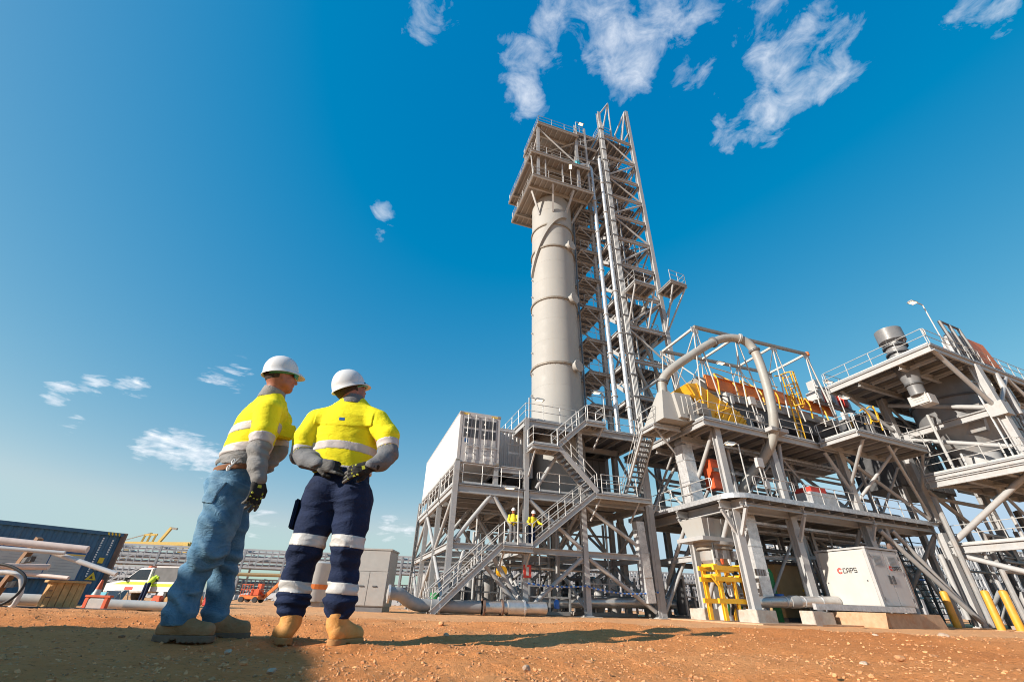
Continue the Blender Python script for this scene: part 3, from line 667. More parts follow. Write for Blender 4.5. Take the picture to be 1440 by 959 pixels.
flood_lamp('lamp at the left corner of the upper deck beside the column base', W(8.9,23.55,10.0), 1.35, BDIR*.5, 0)
flood_lamp('glowing lamp under the lowest small balcony beside the column', W(14.6,24.2,10.6), 2.3, -BDIR*.3, 0)
flood_lamp('lamp on a post on the workers stair landing', W(7.95,22.5,2.8), 2.75, -BDIR*.3, 0)

# ---------------------------------------------------------------- lattice tower with stairs, beside the column
LV = [42.9, 39.5, 36.4, 33.7, 31.0, 28.2, 25.1, 22.0, 18.9, 15.9, 13.0]
def lattice_tower():
    t = thing('lattice_tower', 'tall steel lattice stair tower with many floors and riser pipes beside the vessel column', 'tower', W(16.8,23.7,GP))
    F, Rr, L, K = (16.8,23.7), (20.55,23.45), (16.8,27.1), (20.55,27.1)
    for (b, a), top in ((F,46.6),(Rr,48.9),(L,44.6),(K,44.2)): column(t, b, a, GP+.05, top, .34, base=True)
    for i, z in enumerate(LV):
        beam(t, (F[0]+.15,F[1],z-.16), (Rr[0]-.15,Rr[1],z-.16), .3, .18); beam(t, (L[0]+.15,L[1],z-.16), (K[0]-.15,K[1],z-.16), .3, .18)
        beam(t, (F[0],F[1]+.15,z-.16), (L[0],L[1]-.15,z-.16), .3, .18); beam(t, (Rr[0],Rr[1]+.15,z-.16), (K[0],K[1]-.15,z-.16), .3, .18)
        if z != 22.0 or True:
            a0 = 23.95 if i % 2 == 0 else 24.6
            MB().pbox(17.0, 20.4, a0, 26.95, z-.05, z-.01).build('floor_grating', M['grate'], t)
            for k in range(5):
                b = 17.4+k*.66; member(t, 'joist', W(b,a0+.05,z-.16), W(b,26.9,z-.16), .09, .18, 'ibeam')
            handrail(t, [W(17.05,a0+.1,z),W(20.3,a0+.1,z)], loop=(False,False), kick=False, step=1.1)
        if i+1 < len(LV):
            zn = LV[i+1]
            if i % 2 == 0: brace(t, (F[0]+.2,F[1],z-.35), (Rr[0]-.2,Rr[1],zn+.05), .085)
            else: brace(t, (F[0]+.2,F[1],zn+.05), (Rr[0]-.2,Rr[1],z-.35), .085)
            brace(t, (Rr[0],Rr[1]+.2,z-.35) if i % 2 else (Rr[0],Rr[1]+.2,zn+.05), (K[0],K[1]-.2,zn+.05) if i % 2 else (K[0],K[1]-.2,z-.35), .075)
            brace(t, (L[0]+.2,L[1],zn+.05) if i % 2 else (L[0]+.2,L[1],z-.35), (K[0]-.2,K[1],z-.35) if i % 2 else (K[0]-.2,K[1],zn+.05), .07)
            # inclined stair between floors just inside the left face
            for db in (.25, 1.0):
                P, Q = ((17.0+db,24.2,zn),(17.0+db,26.6,z)) if i % 2 else ((17.0+db,26.6,zn),(17.0+db,24.2,z))
                member(t, 'stair_stringer', W(*P), W(*Q), .07, .24, 'box', M['steel'])
            # left face: sloping members like the photograph's stair sides
            P, Q = ((16.78,24.1,zn+.1),(16.78,26.8,z-.4)); member(t, 'stair_stringer', W(*P), W(*Q), .08, .26, 'box', M['steel'])
    for z0, z1, P0, P1 in ((GP+.3,5,0,1),(5.2,9.8,1,0)):
        brace(t, (F[0]+.2,F[1],z0), (Rr[0]-.2,Rr[1],z1), .1); brace(t, (F[0],F[1]+.2,z0), (L[0],L[1]-.2,z1), .1)
    for z in (5.5, 9.6): beam(t, (F[0]+.15,F[1],z), (Rr[0]-.15,Rr[1],z), .36, .2); beam(t, (F[0],F[1]+.15,z), (L[0],L[1]-.15,z), .36, .2)
    # access floors behind the small balconies, between the column and the tower, and inner posts
    for z in (33.0, 30.5, 27.65, 24.45, 21.4, 18.25, 15.35, 12.7):
        MB().pbox(14.45, 16.6, 27.0, 29.6, z-.05, z).build('floor_grating', M['grate'], t)
        for k in range(4): member(t, 'joist', W(14.5,27.2+k*.75,z-.14), W(16.6,27.2+k*.75,z-.14), .08, .16, 'ibeam')
        beam(t, (14.5,27.0,z-.17), (16.6,27.0,z-.17), .26, .14); angle_brace(t, (14.6,28.4,z-.2), (16.7,27.4,z-2.4), .09)
        handrail(t, [W(14.5,29.5,z),W(14.5,27.1,z)], loop=(False,False), kick=False)
    for b, a in ((18.7,27.1),(15.6,29.5),(14.6,27.2)): member(t, 'inner_post', W(b,a,9.9), W(b,a,42.5 if b > 18 else 33.4), .2, .2, 'ibeam', up=ADIR)
    for i, (z, zn) in enumerate(zip(LV, LV[1:])):
        m = (z+zn)/2
        member(t, 'stair_stringer', W(17.3,26.4,zn), W(20.1,26.4,z), .08, .26, 'box', M['steel']); member(t, 'stair_stringer', W(17.3,25.6,zn), W(20.1,25.6,z), .08, .26, 'box', M['steel'])
        mb = MB()
        for k in range(1, 9): mb.bar(W(17.3+2.8*k/9,25.64,zn+(z-zn)*k/9), W(17.3+2.8*k/9,26.36,zn+(z-zn)*k/9), .24, .04)
        mb.build('stair_treads', M['grate'], t)
        handrail(t, [W(20.45,24.2,z),W(20.45,26.8,z)], loop=(False,False), kick=False); MB().tube([W(17.3,25.55,zn+1.0), W(20.1,25.55,z+1.0)], .025, 6).build('stair_rail', M['rail'], t)
        member(t, 'mid_strut', W(F[0],F[1]+.15,m), W(L[0],L[1]-.15,m), .1, .1, 'box', M['steel'])
        brace(t, (F[0],F[1]+.2,zn+.1), (L[0],L[1]-.2,z-.4), .06)
    for k, b in enumerate((17.5, 18.1, 19.6)): MB().tube([W(b,24.1+.2*k,9.9), W(b,24.1+.2*k,38-4*k)], .07, 8).build('service_pipe', M[('steel','insul','redor')[k]] if k < 2 else M['pipe'], t)
    # crown with two lifting frames
    for P, Q in [((16.85,23.7,46.3),(18.3,23.7,49.4)), ((18.3,23.7,49.4),(18.15,23.7,42.9)), ((18.3,23.7,49.4),(17.4,24.8,43.2)), ((16.85,23.7,46.3),(17.6,24.8,43.1)),
                 ((20.4,23.5,48.9),(19.2,24.4,45.0)), ((20.4,23.5,48.9),(20.0,25.2,43.0)), ((20.4,23.5,48.9),(19.4,23.6,43.0)), ((19.2,24.4,45.0),(20.5,25.4,45.6)), ((19.2,24.4,44.3),(18.6,25.4,43.6)), ((20.5,23.5,45.0),(19.6,23.6,43.0))]:
        brace(t, P, Q, .085)
    handrail(t, [W(16.75,27.0,43.4),W(16.75,23.9,43.4)], step=1.0); handrail(t, [W(16.9,23.65,43.2),W(18.0,23.65,43.2)])
    member(t, 'edge_beam', W(16.7,27.2,43.25), W(16.7,23.8,43.25), .12, .3, 'chan')
    # conduit bundle with clamps on the front leg
    for k, off in enumerate((-.16, -.05, .06, .17)):
        MB().tube([W(F[0]+off,F[1]-.24,9.9), W(F[0]+off,F[1]-.24,44.6)], .04, 6).build('conduit', M['rail'], t)
    for k in range(20): MB().pbox(F[0]-.28, F[0]+.30, F[1]-.31, F[1]-.17, 11+k*1.7, 11.08+k*1.7).build('conduit_clamp', M['dgrey'], t)
    # corner balconies about half way up
    for (b0,b1,a0,a1,z,rl,br) in ((16.9,18.9,21.9,23.4,21.9,[(16.95,23.3,21.9),(16.95,21.95,21.9),(18.85,21.95,21.9)],[((17.0,22.0,21.7),(17.0,23.5,18.9)),((18.8,22.0,21.7),(18.8,23.5,18.9))]),
                                 (20.3,22.0,21.6,23.4,22.9,[(20.35,21.65,22.9),(21.95,21.65,22.9),(21.95,23.3,22.9)],[((20.6,21.7,22.7),(20.5,23.4,18.9)),((21.9,21.7,22.7),(20.6,23.4,18.9)),((21.9,23.3,22.7),(20.7,23.4,20.4))])):
        platform(t, b0, b1, a0, a1, z, .22, 2, 'a'); handrail(t, [W(*p) for p in rl], loop=(False,False), step=.9)
        for P, Q in br: brace(t, P, Q, .07)
    # lower inclined pipes crossing inside the frame
    for P, Q in (((19.0,23.2,21.4),(17.6,24.6,18.6)), ((18.4,24,18.4),(19.9,24.2,14.5)), ((19.9,24,18.3),(18.2,24.4,16.2)), ((17.4,23.9,15.6),(19.2,23.8,11.2))):
        MB().tube([W(*P), W(*Q)], .13, 10).build('chute_pipe', M['pipe'], t, smooth=True)
    for P, Q in (((17.2,23.9,16.0),(18.6,23.9,12.6)), ((17.2,24.0,13.0),(18.6,23.9,10.3))): angle_brace(t, P, Q, .12, M['steel'])
    return t
lattice_tower()
# riser pipes standing against the tower
def riser(label, pts, r, m, zs):
    t = thing('riser_pipe', label, 'pipe', pts[0], 'riser pipes up the lattice tower'); MB().tube(pts, r, 14).build('pipe_run', m, t, smooth=True)
    for z in zs:
        p = Vector((pts[0].x, pts[0].y, z)); MB().lathe(p, [(r+.005,-.05),(r+.07,-.05),(r+.07,.05),(r+.005,.05)], 14, cap=False).build('pipe_flange', M['steel'], t)
        member(t, 'pipe_bracket', p+ADIR*r, p+ADIR*.55+BDIR*.1, .1, .1, 'box', M['steel'])
p = (15.75, 24.55)
riser('silver riser pipe that bends left into the head platform of the column', smooth_path([W(*p,9.9),W(*p,20),W(*p,30),W(*p,36.6),W(*p,37.6),W(p[0]-.25,p[1],38.0),W(p[0]-.7,p[1],38.05),W(p[0]-1.6,p[1],37.6),W(p[0]-2.2,p[1],37.3)], 5), .165, M['galv'], (13,16.5,20,24.5,29,33))
p = (16.35, 23.85)
riser('straight silver riser pipe nearest the front leg of the lattice tower', [W(*p,z) for z in (9.9, 20, 30, 38.6)], .16, M['galv'], (12,18,22,27,31,35))
def balcony(z):
    t = thing('service_balcony', 'small steel service balcony between the vessel column and the tower', 'balcony', W(14.7,26,z), 'small balconies beside the column')
    platform(t, 14.55, 16.3, 25.7, 26.9, z, .2, 2, 'b'); handrail(t, [W(14.6,26.8,z),W(14.6,25.75,z),W(16.2,25.75,z)], loop=(False,False), kick=False, step=.8)
    angle_brace(t, (14.7,25.8,z-.2), (16.3,25.9,z-1.5), .07); angle_brace(t, (14.7,26.8,z-.2), (16.3,26.8,z-1.5), .07)
    beam(t, (16.2,25.9,z-.2), (16.75,26.9,z-.2), .14, .1)
    return t
BAL = ['highest', 'second from the top', 'third from the top', 'fourth from the top', 'fourth from the bottom', 'third from the bottom', 'second from the bottom', 'lowest']
for w_, z in zip(BAL, (33.1, 30.6, 27.75, 24.55, 21.5, 18.35, 15.45, 12.8)):
    bl = balcony(z); bl['label'] = w_+' of the small railed balconies between vessel column and lattice tower'
o = member(thing('tower_post', 'slim steel post carrying the small balconies beside the column', 'post', W(16.1,26.0,9.9)), 'shaft', W(16.1,26.0,9.9), W(16.1,26.0,34.5), .22, .22, 'ibeam', up=ADIR)
# ---------------------------------------------------------------- right module: deck one at 5.25 m, deck two at 9.4 m
RC = [(18.3,18.6),(22.5,18.6),(28.4,18.3),(34.3,17.44)]
D1, D2 = 5.25, 9.4
def footing(b, a, z0, z1, s, label, m=None):
    o = MB().pbox(b-s, b+s, a-s, a+s, z0, z1).build('concrete_footing', m or M['concrete'], bevel=.02, loc=W(b,a,z0)); tag(o, label, 'footing', 'concrete footings under the columns'); return o
def right_module():
    t = thing('deck_frame', 'two storey grey steel deck frame with rounded lower deck corner and thick H columns', 'steel structure', W(18.3,18.6,GP))
    for i, (b, a) in enumerate(RC):
        column(t, b, a, .33 if i < 2 else GP+.05, D1-.55, .40)
        if i < 3: column(t, b, a, D1+.01, D2-.06 if i else D2-.02, .36)
        else: column(t, b, a, D1+.01, 14-.4, .44)
    for a in (22.0, 26.2):
        for b in (18.3, 22.5, 28.4, 34.3):
            column(t, b, a, .33 if b < 20 else GP+.05, D1-.55, .36); column(t, b, a, D1+.01, D2-.4, .3)
    # deck one: one plate with a rounded corner, kick plate, joists, beams
    b0, b1, a0, a1 = 17.4, 34.6, 17.5, 27.0
    poly = [W(b1,a0,D1-.06), W(b1,a1,D1-.06), W(b0,a1,D1-.06)]
    rc = 1.1; cor = [W(b0+rc-rc*math.cos(R(x)), a0+rc-rc*math.sin(R(x)), D1-.06) for x in range(0, 91, 15)]
    MB().prism(poly+cor, ZD*.06).build('floor_plate', M['grate'], t)
    edge = [W(b0-.01,a1,D1)]+[W(b0+rc-(rc+.01)*math.cos(R(x)), a0+rc-(rc+.01)*math.sin(R(x)), D1) for x in range(0, 91, 15)]+[W(b1,a0-.01,D1)]
    mb = MB()
    for p, q in zip(edge, edge[1:]): mb.bar(p-ZD*.02, q-ZD*.02, .03, .24)
    mb.build('kick_plate', M['galv'], t)
    mb = MB()
    for p, q in zip(edge, edge[1:]):
        L = (q-p).length
        for k in range(int(L/.55)): c = p+(q-p)*(k+.5)/max(1, int(L/.55)); mb.obox(c-ZD*.02, Vector((.012,0,0)), Vector((0,.012,0)), ZD*.125)
    mb.build('kick_plate_clips', M['dgrey'], t)
    for b in (18.3, 22.5, 28.4, 34.3):
        beam(t, (b,17.65,D1-.33), (b,26.9,D1-.33), .44, .24)
        member(t, 'bracket', W(b,17.75,D1-.58), W(b,18.4,D1-1.75), .12, .16, 'box', M['steel'])
    for a in (18.6, 22.0, 26.2):
        member(t, 'bracket', W(17.5,a,D1-.58), W(18.15,a,D1-1.6), .12, .16, 'box', M['steel']); member(t, 'bracket_arm', W(17.42,a,D1-.35), W(18.2,a,D1-.35), .18, .36, 'ibeam')
        for x0, x1 in zip((18.4,22.6,28.5), (22.4,28.3,34.2)): beam(t, (x0,a,D1-.42), (x1,a,D1-.42), .4, .22)
    for k in range(14): b = 18.9+k*1.15; member(t, 'joist', W(b,17.7,D1-.17), W(b,26.9,D1-.17), .1, .18, 'ibeam')
    member(t, 'fascia_beam', W(18.0,17.75,D1-.4), W(34.4,17.75,D1-.4), .1, .16, 'chan')
    # deck two
    platform(t, 17.2, 29.4, 18.15, 26.5, D2, .36, 10, 'a', jh=.22, thick=.06)
    for a in (20.5, 23): beam(t, (17.4,a,D2-.5), (29.2,a,D2-.5), .36, .2)
    platform(t, 26.4, 33.2, 15.55, 18.1, D2-.01, .30, 5, 'a', jh=.2)
    for P, Q in [((27.0,15.8,9.0),(28.3,18.2,7.0)), ((30.5,16.0,9.05),(28.6,18.2,6.2)), ((29.3,15.8,9.0),(33.9,17.4,5.6)), ((33.0,15.9,9.0),(34.2,17.3,7.3))]: brace(t, P, Q, .09)
    member(t, 'lower_post', W(33.0,15.8,9.05), W(33.0,17.3,9.05), .14, .2, 'ibeam')
    # bracing
    for P, Q in [((18.3,21.8,.4),(18.3,18.9,4.6)), ((18.3,25.9,.4),(18.3,22.3,4.6)), ((18.2,21.7,5.4),(18.3,18.85,8.9)), ((22.6,18.7,5.4),(23.4,18.65,8.9)), ((19.2,22,5.4),(22.3,22,9.0)), ((22.5,21.7,5.4),(22.5,18.9,8.9)),
                 ((23.0,22,.2),(28.0,22,4.6)), ((28.4,18.6,5.4),(28.4,21.8,8.9)), ((28.7,18.3,8.9),(33.9,17.5,5.5)), ((29.0,18.25,5.5),(27.0,18.3,8.9)), ((34.1,17.4,.3),(30.2,17.9,4.6)), ((28.9,22,4.6),(34,22,.2)),
                 ((28.4,21.7,.2),(28.4,18.6,4.6)), ((34.3,21.7,.2),(34.3,17.8,4.6)), ((18.6,26.2,.2),(22.3,26.2,4.6)), ((22.7,26.2,4.6),(28.2,26.2,.2)), ((28.6,26.2,.2),(34.1,26.2,4.6)), ((18.5,22.2,4.4),(22.2,22.2,.3)),
                 ((28.5,26.2,5.4),(34,26.2,8.9)), ((23,26.2,8.9),(28.2,26.2,5.4)), ((30.0,18.1,GP+.2),(30.0,18.1,4.7))]: brace(t, P, Q, .115)
    for b in (24.6, 26.5, 31.3): member(t, 'hanger', W(b,20.5,D2-.7), W(b+.4,20.5,D2-1.9), .16, .22, 'ibeam')
    beam(t, (18.5,26.2,2.7), (34.2,26.2,2.7), .3, .2); beam(t, (22.7,22,2.6), (34.2,22,2.6), .3, .2); beam(t, (18.3,22.2,2.7), (18.3,26,2.7), .3, .2)
    # handrails
    h = lambda *ps, **k: handrail(t, [W(*p) for p in ps], **k)
    h((17.45,24.6,D1),(17.45,22.4,D1)); h((17.45,20.6,D1),(17.45,19.0,D1)); h((19.2,17.55,D1),(22.0,17.55,D1)); h((23.0,17.55,D1),(27.9,17.55,D1), loop=(True,False)); h((28.9,17.55,D1),(33.8,17.55,D1), loop=(False,True))
    h((17.25,21.0,D2),(17.25,18.2,D2),(20.9,18.2,D2), loop=(False,False)); h((20.9,18.2,D2),(22.0,18.2,D2)); h((23.5,18.2,D2),(26.2,18.2,D2), loop=(False,True))
    h((26.45,17.9,D2),(26.45,15.65,D2), loop=(True,True)); h((26.6,15.6,D2),(33.1,15.6,D2), loop=(True,False)); h((33.15,15.6,D2),(33.15,17.9,D2))
    MB().pbox(21.8, 23.2, 17.6, 18.1, D2-.12, D2+.1).build('pipe_support', M['steel'], t)
    return t
right_module()
for (b, a, z0, z1, s, lab) in [(18.3,18.6,GP-.1,.33,.62,'big pale concrete footing under the nearest deck column left of the yellow frame'), (22.5,18.6,GP-.1,.33,.5,'concrete footing under the second front deck column behind the silver pipe'),
                              (18.3,22.0,GP-.1,.33,.58,'concrete footing under the middle column of the deck side'), (18.3,26.2,GP-.1,.33,.6,'concrete footing under the rear column of the deck side'),
                              (12.3,23.7,GP-.1,GP+.04,.55,'low dusty footing under the left frame column by the blue and white tape'), (8.8,23.7,GP-.1,GP+.04,.6,'low concrete footing under the post with the red sign'),
                              (20.5,17.4,GP-.1,.36,.36,'concrete footing below the silver pipe and channel left of the white cabinet'), (16.8,23.7,GP-.1,GP+.04,.55,'low dusty footing under the lattice tower leg')]:
    footing(b, a, z0, z1, s, lab)
o = MB().pbox(16.9, 31, 17.0, 27, GP-.12, GP+.06).build('concrete_slab', M['dustcon'], loc=W(16.9,17,GP)); o['kind'] = 'structure'
o = MB().pbox(4, 16.8, 23.0, 38, GP-.12, GP+.012).build('concrete_slab', M['dustcon'], loc=W(4,23,GP)); o['kind'] = 'structure'

# ---------------------------------------------------------------- gooseneck pipe and beige hood
def gooseneck():
    pts = [W(16.0,19.7,11.3), W(16.05,19.6,12.1), W(16.6,19.3,12.8), W(17.9,18.9,13.8), W(19.3,18.5,14.8), W(20.5,18.2,15.4), W(21.5,17.85,15.45), W(22.1,17.6,14.95), W(22.3,17.5,13.9), W(22.35,17.5,12.0), W(22.3,17.65,10.2), W(22.3,18.1,9.0), W(22.1,18.9,8.0), W(21.6,19.7,7.2), W(21.2,20.1,6.5), W(21.3,20.7,5.8)]
    t = thing('gooseneck_pipe', 'thick grey gooseneck pipe arching over the deck and curving back under it', 'pipe', pts[0])
    sp = smooth_path(pts, 7); MB().tube(sp, .265, 22).build('pipe_run', M['pipe'], t, smooth=True)
    for f in (6, 30, 42, 52, 74):
        d = (sp[f+1]-sp[f-1]).normalized(); fl = MB().lathe(sp[f], [(.265,-.06),(.35,-.06),(.35,-.015),(.29,-.01),(.29,.01),(.35,.015),(.35,.06),(.265,.06)], 22, cap=False, ax=d).build('pipe_flange', M['dgrey'] if f != 42 else M['rail'], t)
    return t
gooseneck()
def hood():
    t = thing('intake_hood', 'beige pyramid hood feeding into the foot of the gooseneck pipe', 'hood', W(15.2,18.9,D2))
    def frust(b0,b1,a0,a1,z0, c0,c1,d0,d1,z1): return [W(b0,a0,z0),W(b1,a0,z0),W(b1,a1,z0),W(b0,a1,z0),W(c0,d0,z1),W(c1,d0,z1),W(c1,d1,z1),W(c0,d1,z1)]
    MB().hexa(frust(15.35,17.0,19.2,21.2,9.45, 15.75,16.25,19.45,19.95,11.35)).build('cone_sheet', M['vessel'], t)
    MB().hexa(frust(16.4,18.0,19.0,20.6,9.6, 16.35,17.5,19.2,20.4,11.2)).build('side_housing', M['vessel'], t)
    MB().pbox(17.0, 18.6, 18.9, 20.6, 9.45, 10.35).build('lower_box', M['vessel'], t)
    MB().pbox(17.5, 18.3, 18.78, 18.9, 9.9, 10.6).build('inspection_hatch', M['ring'], t)
    for k in range(4): MB().pbox(16.6+k*.32, 16.63+k*.32, 18.9, 18.98, 9.8, 10.9).build('stiffener', M['vessel'], t)
    return t
hood()
def yellow_cover():
    t = thing('yellow_machine_cover', 'curved bright yellow ribbed machine cover on the upper deck', 'machine', W(17.4,18.9,10))
    top = smooth_path([(17.1,11.75),(18.0,11.95),(19.0,11.6),(20.2,11.1),(21.2,10.6),(21.55,9.95)], 5); bot = smooth_path([(17.5,11.2),(18.2,10.7),(18.5,10.0),(19.4,9.9),(20.6,9.85),(21.4,9.8)], 5)
    def pt(s, k, a): return W(s[k][0], a, s[k][1])
    top = [(p[0], p[1]) for p in [(v.x, v.y) for v in [Vector((*q, 0)) if len(q) == 2 else q for q in top]]]
    bot = [(v.x, v.y) for v in [Vector((*q, 0)) if len(q) == 2 else q for q in bot]]
    n = len(top); mb = MB()
    for a_ in (19.0, 20.6): mb.add([W(*[top[i][0], a_, top[i][1]]) for i in range(n)]+[W(bot[i][0], a_, bot[i][1]) for i in range(n)], [(i, i+1, n+i+1, n+i) for i in range(n-1)])
    mb.add([W(top[i][0], a_, top[i][1]) for a_ in (19.0, 20.6) for i in range(n)], [(i, i+1, n+i+1, n+i) for i in range(n-1)])
    mb.add([W(bot[i][0], a_, bot[i][1]) for a_ in (19.0, 20.6) for i in range(n)], [(i, i+1, n+i+1, n+i) for i in range(n-1)])
    for i in (0, n-1): mb.add([W(top[i][0],19.0,top[i][1]), W(top[i][0],20.6,top[i][1]), W(bot[i][0],20.6,bot[i][1]), W(bot[i][0],19.0,bot[i][1])], [(0,1,2,3)])
    mb.build('cover_body', M['yellow'], t)
    for k in range(1, n-1, 2):
        if k % 4 == 1 or k > 12: MB().tube([W(bot[k][0],18.95,bot[k][1]), W(top[k][0],18.95,top[k][1]), W(top[k][0],20.65,top[k][1]+.02)], .05, 6).build('rib', M['yellow'], t)
    MB().tube([W(19.0,18.93,10.2), W(20.4,18.93,10.9)], .045, 6).build('rib', M['yellow'], t)
    MB().lathe(W(21.9,19.2,9.45), [(.3,0),(.3,.7),(.2,.95)], 14).build('motor', M['blue'] if False else M['dgrey'], t, smooth=True)
    return t
_sp = smooth_path
def smooth_path(pts, k=6): return _sp([Vector((*p, 0)) if len(p) == 2 else p for p in pts], k)
yellow_cover()
def conveyor():
    t = thing('feeder_conveyor', 'long orange sided feeder conveyor on a dark trough along the upper deck', 'conveyor', W(19.8,20.4,11.5))
    segs = [(20.1,21.0,12.6,13.55),(21.05,23.6,12.75,13.6),(23.65,26.2,12.85,13.6),(26.25,27.6,12.9,13.8),(27.65,30.2,13.0,13.7),(30.25,33.2,13.0,13.75)]
    for i, (b0,b1,z0,z1) in enumerate(segs):
        MB().pbox(b0, b1, 20.2-(.14 if i in (0,3) else 0), 20.3, z0, z1).build('side_panel', M['orange'], t)
        MB().pbox(b0, b1, 21.6, 21.7, z0, z1).build('side_panel', M['orange'], t)
        member(t, 'top_rail', W(b0,20.16,z1+.03), W(b1,20.16,z1+.03), .12, .08, 'box', M['orange'])
    MB().pbox(19.4, 20.05, 20.1, 21.7, 12.0, 13.3).build('drive_housing', M['ring'], t)
    MB().pbox(20.1, 33.2, 20.25, 21.65, 12.2, 12.75).build('trough', M['mgrey'], t)
    MB().pbox(20.1, 33.2, 20.4, 21.5, 11.2, 12.19).build('belt_frame', M['dark'], t)
    for k in range(7): member(t, 'leg', W(20.6+k*2,20.5,9.45), W(20.6+k*2,20.5,12.2), .14, .14, 'ibeam'); 
    for b in (21.0, 23.4, 26.6, 29.9, 32.6): # yellow guard loops over the side
        MB().tube(smooth_path([W(b,20.05,12.3),W(b,19.95,13.3),W(b+.2,20.3,14.0),W(b+1.4,20.6,14.1),W(b+1.6,20.05,13.4),W(b+1.7,20.0,12.4)],4), .05, 6).build('guard_rail', M['yellow'], t, smooth=True)
    MB().tube([W(20.4,20.0,14.25), W(27.0,20.0,14.1)], .03, 6).build('guard_line', M['yellow'], t)
    MB().pbox(21.2, 21.8, 19.7, 20.1, 11.7, 12.4).build('motor_box', M['wgrey'], t); MB().pbox(23.0, 29, 22, 25, 9.45, 12).build('crusher_body', M['dark'], t)
    return t
conveyor()
def canopy():
    t = thing('canopy_truss', 'open white steel canopy truss with V shaped posts above the orange conveyor', 'truss', W(18.5,18.7,11))
    f = lambda b: 16.0+.072*(b-18.5)
    c1 = [18.5, 22.2, 25.9, 29.4]
    member(t, 'top_chord', W(18.5,18.65,f(18.5)), W(29.6,18.65,f(29.5)), .16, .2, 'box', M['ring']); member(t, 'top_chord', W(18.5,22.0,f(18.5)-.02), W(29.6,22.0,f(29.5)-.02), .16, .2, 'box', M['ring'])
    for b in c1:
        z = f(b); member(t, 'cross_tie', W(b,18.65,z-.05), W(b,22.0,z-.05), .12, .14, 'box', M['white'])
        MB().pbox(b-.28, b+.28, 18.62, 18.66, z-.45, z-.06).build('node_plate', M['white'], t); MB().pbox(b-.25, b+.25, 21.98, 22.02, z-.45, z-.06).build('node_plate', M['white'], t)
        for a, lo in ((18.65,9.6),(22.0,11.5)):
            for db in (-.65, .85):
                member(t, 'post', W(b+db*.12,a,z-.2), W(b+db,a,lo+(1.4 if a < 20 else 0)), .085, .085, 'tube', M['white'])
    for b0, b1 in zip(c1, c1[1:]):
        member(t, 'brace', W(b0,18.65,f(b0)-.1), W(b1,22.0,f(b1)-.1), .06, .06, 'tube', M['white']); member(t, 'brace', W(b0+.8,22,12.0), W(b1-.2,22.0,f(b1)-.3), .06, .06, 'tube', M['white'])
        member(t, 'brace', W(b0+.2,22,f(b0)-.3), W(b1-.6,22.0,12.0), .06, .06, 'tube', M['white'])
    member(t, 'brace', W(18.5,18.7,12.0), W(18.5,22.0,15.7), .08, .08, 'tube', M['white']); member(t, 'brace', W(18.5,22.0,12.0), W(18.5,18.7,15.7), .08, .08, 'tube', M['white'])
    member(t, 'end_post', W(29.4,18.65,f(29.4)-.2), W(30.6,18.6,9.5), .12, .12, 'tube', M['white'])
    MB().lathe(W(29.6,18.65,f(29.6)-.12), [(.16,0),(.16,.26)], 10).build('end_cap', M['orange'], t)
    return t
canopy()
def caged_ladder():
    t = thing('caged_ladder', 'bright yellow ladder with safety hoops rising from deck two to the conveyor', 'ladder', W(26.0,18.9,D2))
    for db in (-.27, .27): MB().tube([W(26.3+db,18.95,D2+.05), W(26.5+db,18.95,12.6), W(26.55+db,18.95,14.4), W(26.55+db*1.4,19.4,14.55)], .05, 8).build('side_rail', M['yellow'], t)
    for k in range(14): z = D2+.35+k*.3; s = .2*(z-D2)/3.2; member(t, 'rung', W(26.03+s,18.95,z), W(26.57+s,18.95,z), .035, .035, 'tube', M['yellow'])
    hoops = []
    for z in (12.0, 12.75, 13.5, 14.4):
        pts = [W(26.5-.38*math.cos(R(x)), 18.95-.75*math.sin(R(x)), z) for x in range(0, 181, 20)]; hoops.append(pts); MB().tube(pts, .035, 6).build('hoop', M['yellow'], t)
    for k in (1, 3, 4, 5, 6, 8): MB().tube([h[k] for h in hoops], .028, 6).build('cage_strap', M['yellow'], t)
    return t
caged_ladder()
t = thing('yellow_gate', 'small yellow hooped safety gate under the upper right platform', 'gate', W(31.4,16.8,11.0))
for db in (0, .5): MB().tube(smooth_path([W(31.0,16.9+db,11.2),W(31.7,16.9+db,11.3),W(31.9,16.9+db,11.9),W(31.5,16.9+db,12.3),W(31.0,16.9+db,12.1)],5), .045, 6).build('hoop', M['yellow'], t)
MB().tube([W(31.8,16.9,10.7), W(31.8,16.9,12.4)], .045, 6).build('post', M['yellow'], t)
flood_lamp('lamp post standing in front of the canopy truss near the gooseneck pipe', W(22.6,20,12.0), 2.9, -BDIR*.55, 0)
flood_lamp('taller lamp of the pair right of the canopy truss', W(29.9,18.4,D2), 5.2, BDIR*.35, 0)
flood_lamp('shorter lamp of the pair right of the canopy truss', W(29.6,17.6,D2), 3.6, BDIR*.4, 0)
flood_lamp('low lamp hung under deck two near the lower deck corner', W(18.8,17.7,D1), 2.7, -BDIR*.35, 0)
# twin instrument posts on deck two
for i, (b, a, z, lab) in enumerate([(21.6,18.25,D2,'pair of slim instrument posts with boxes in front of the yellow cover'), (28.9,17.3,D2,'pair of slim instrument posts beside the hooped balcony gate'), (20.0,17.62,D1,'instrument post with small grey boxes on the lower deck edge')]):
    t = thing('instrument_post', lab, 'post', W(b,a,z), 'instrument posts on the decks')
    for db in (0, .26): MB().tube([W(b+db,a,z), W(b+db-.15,a,z+1.95)], .04, 6).build('post', M['rail'], t)
    MB().pbox(b-.25, b+.2, a-.1, a+.1, z+1.6, z+2.1).build('instrument_box', M['wgrey'], t); MB().pbox(b-.05, b+.25, a-.1, a+.06, z+.5, z+.9).build('junction_box', M['lgrey'], t)
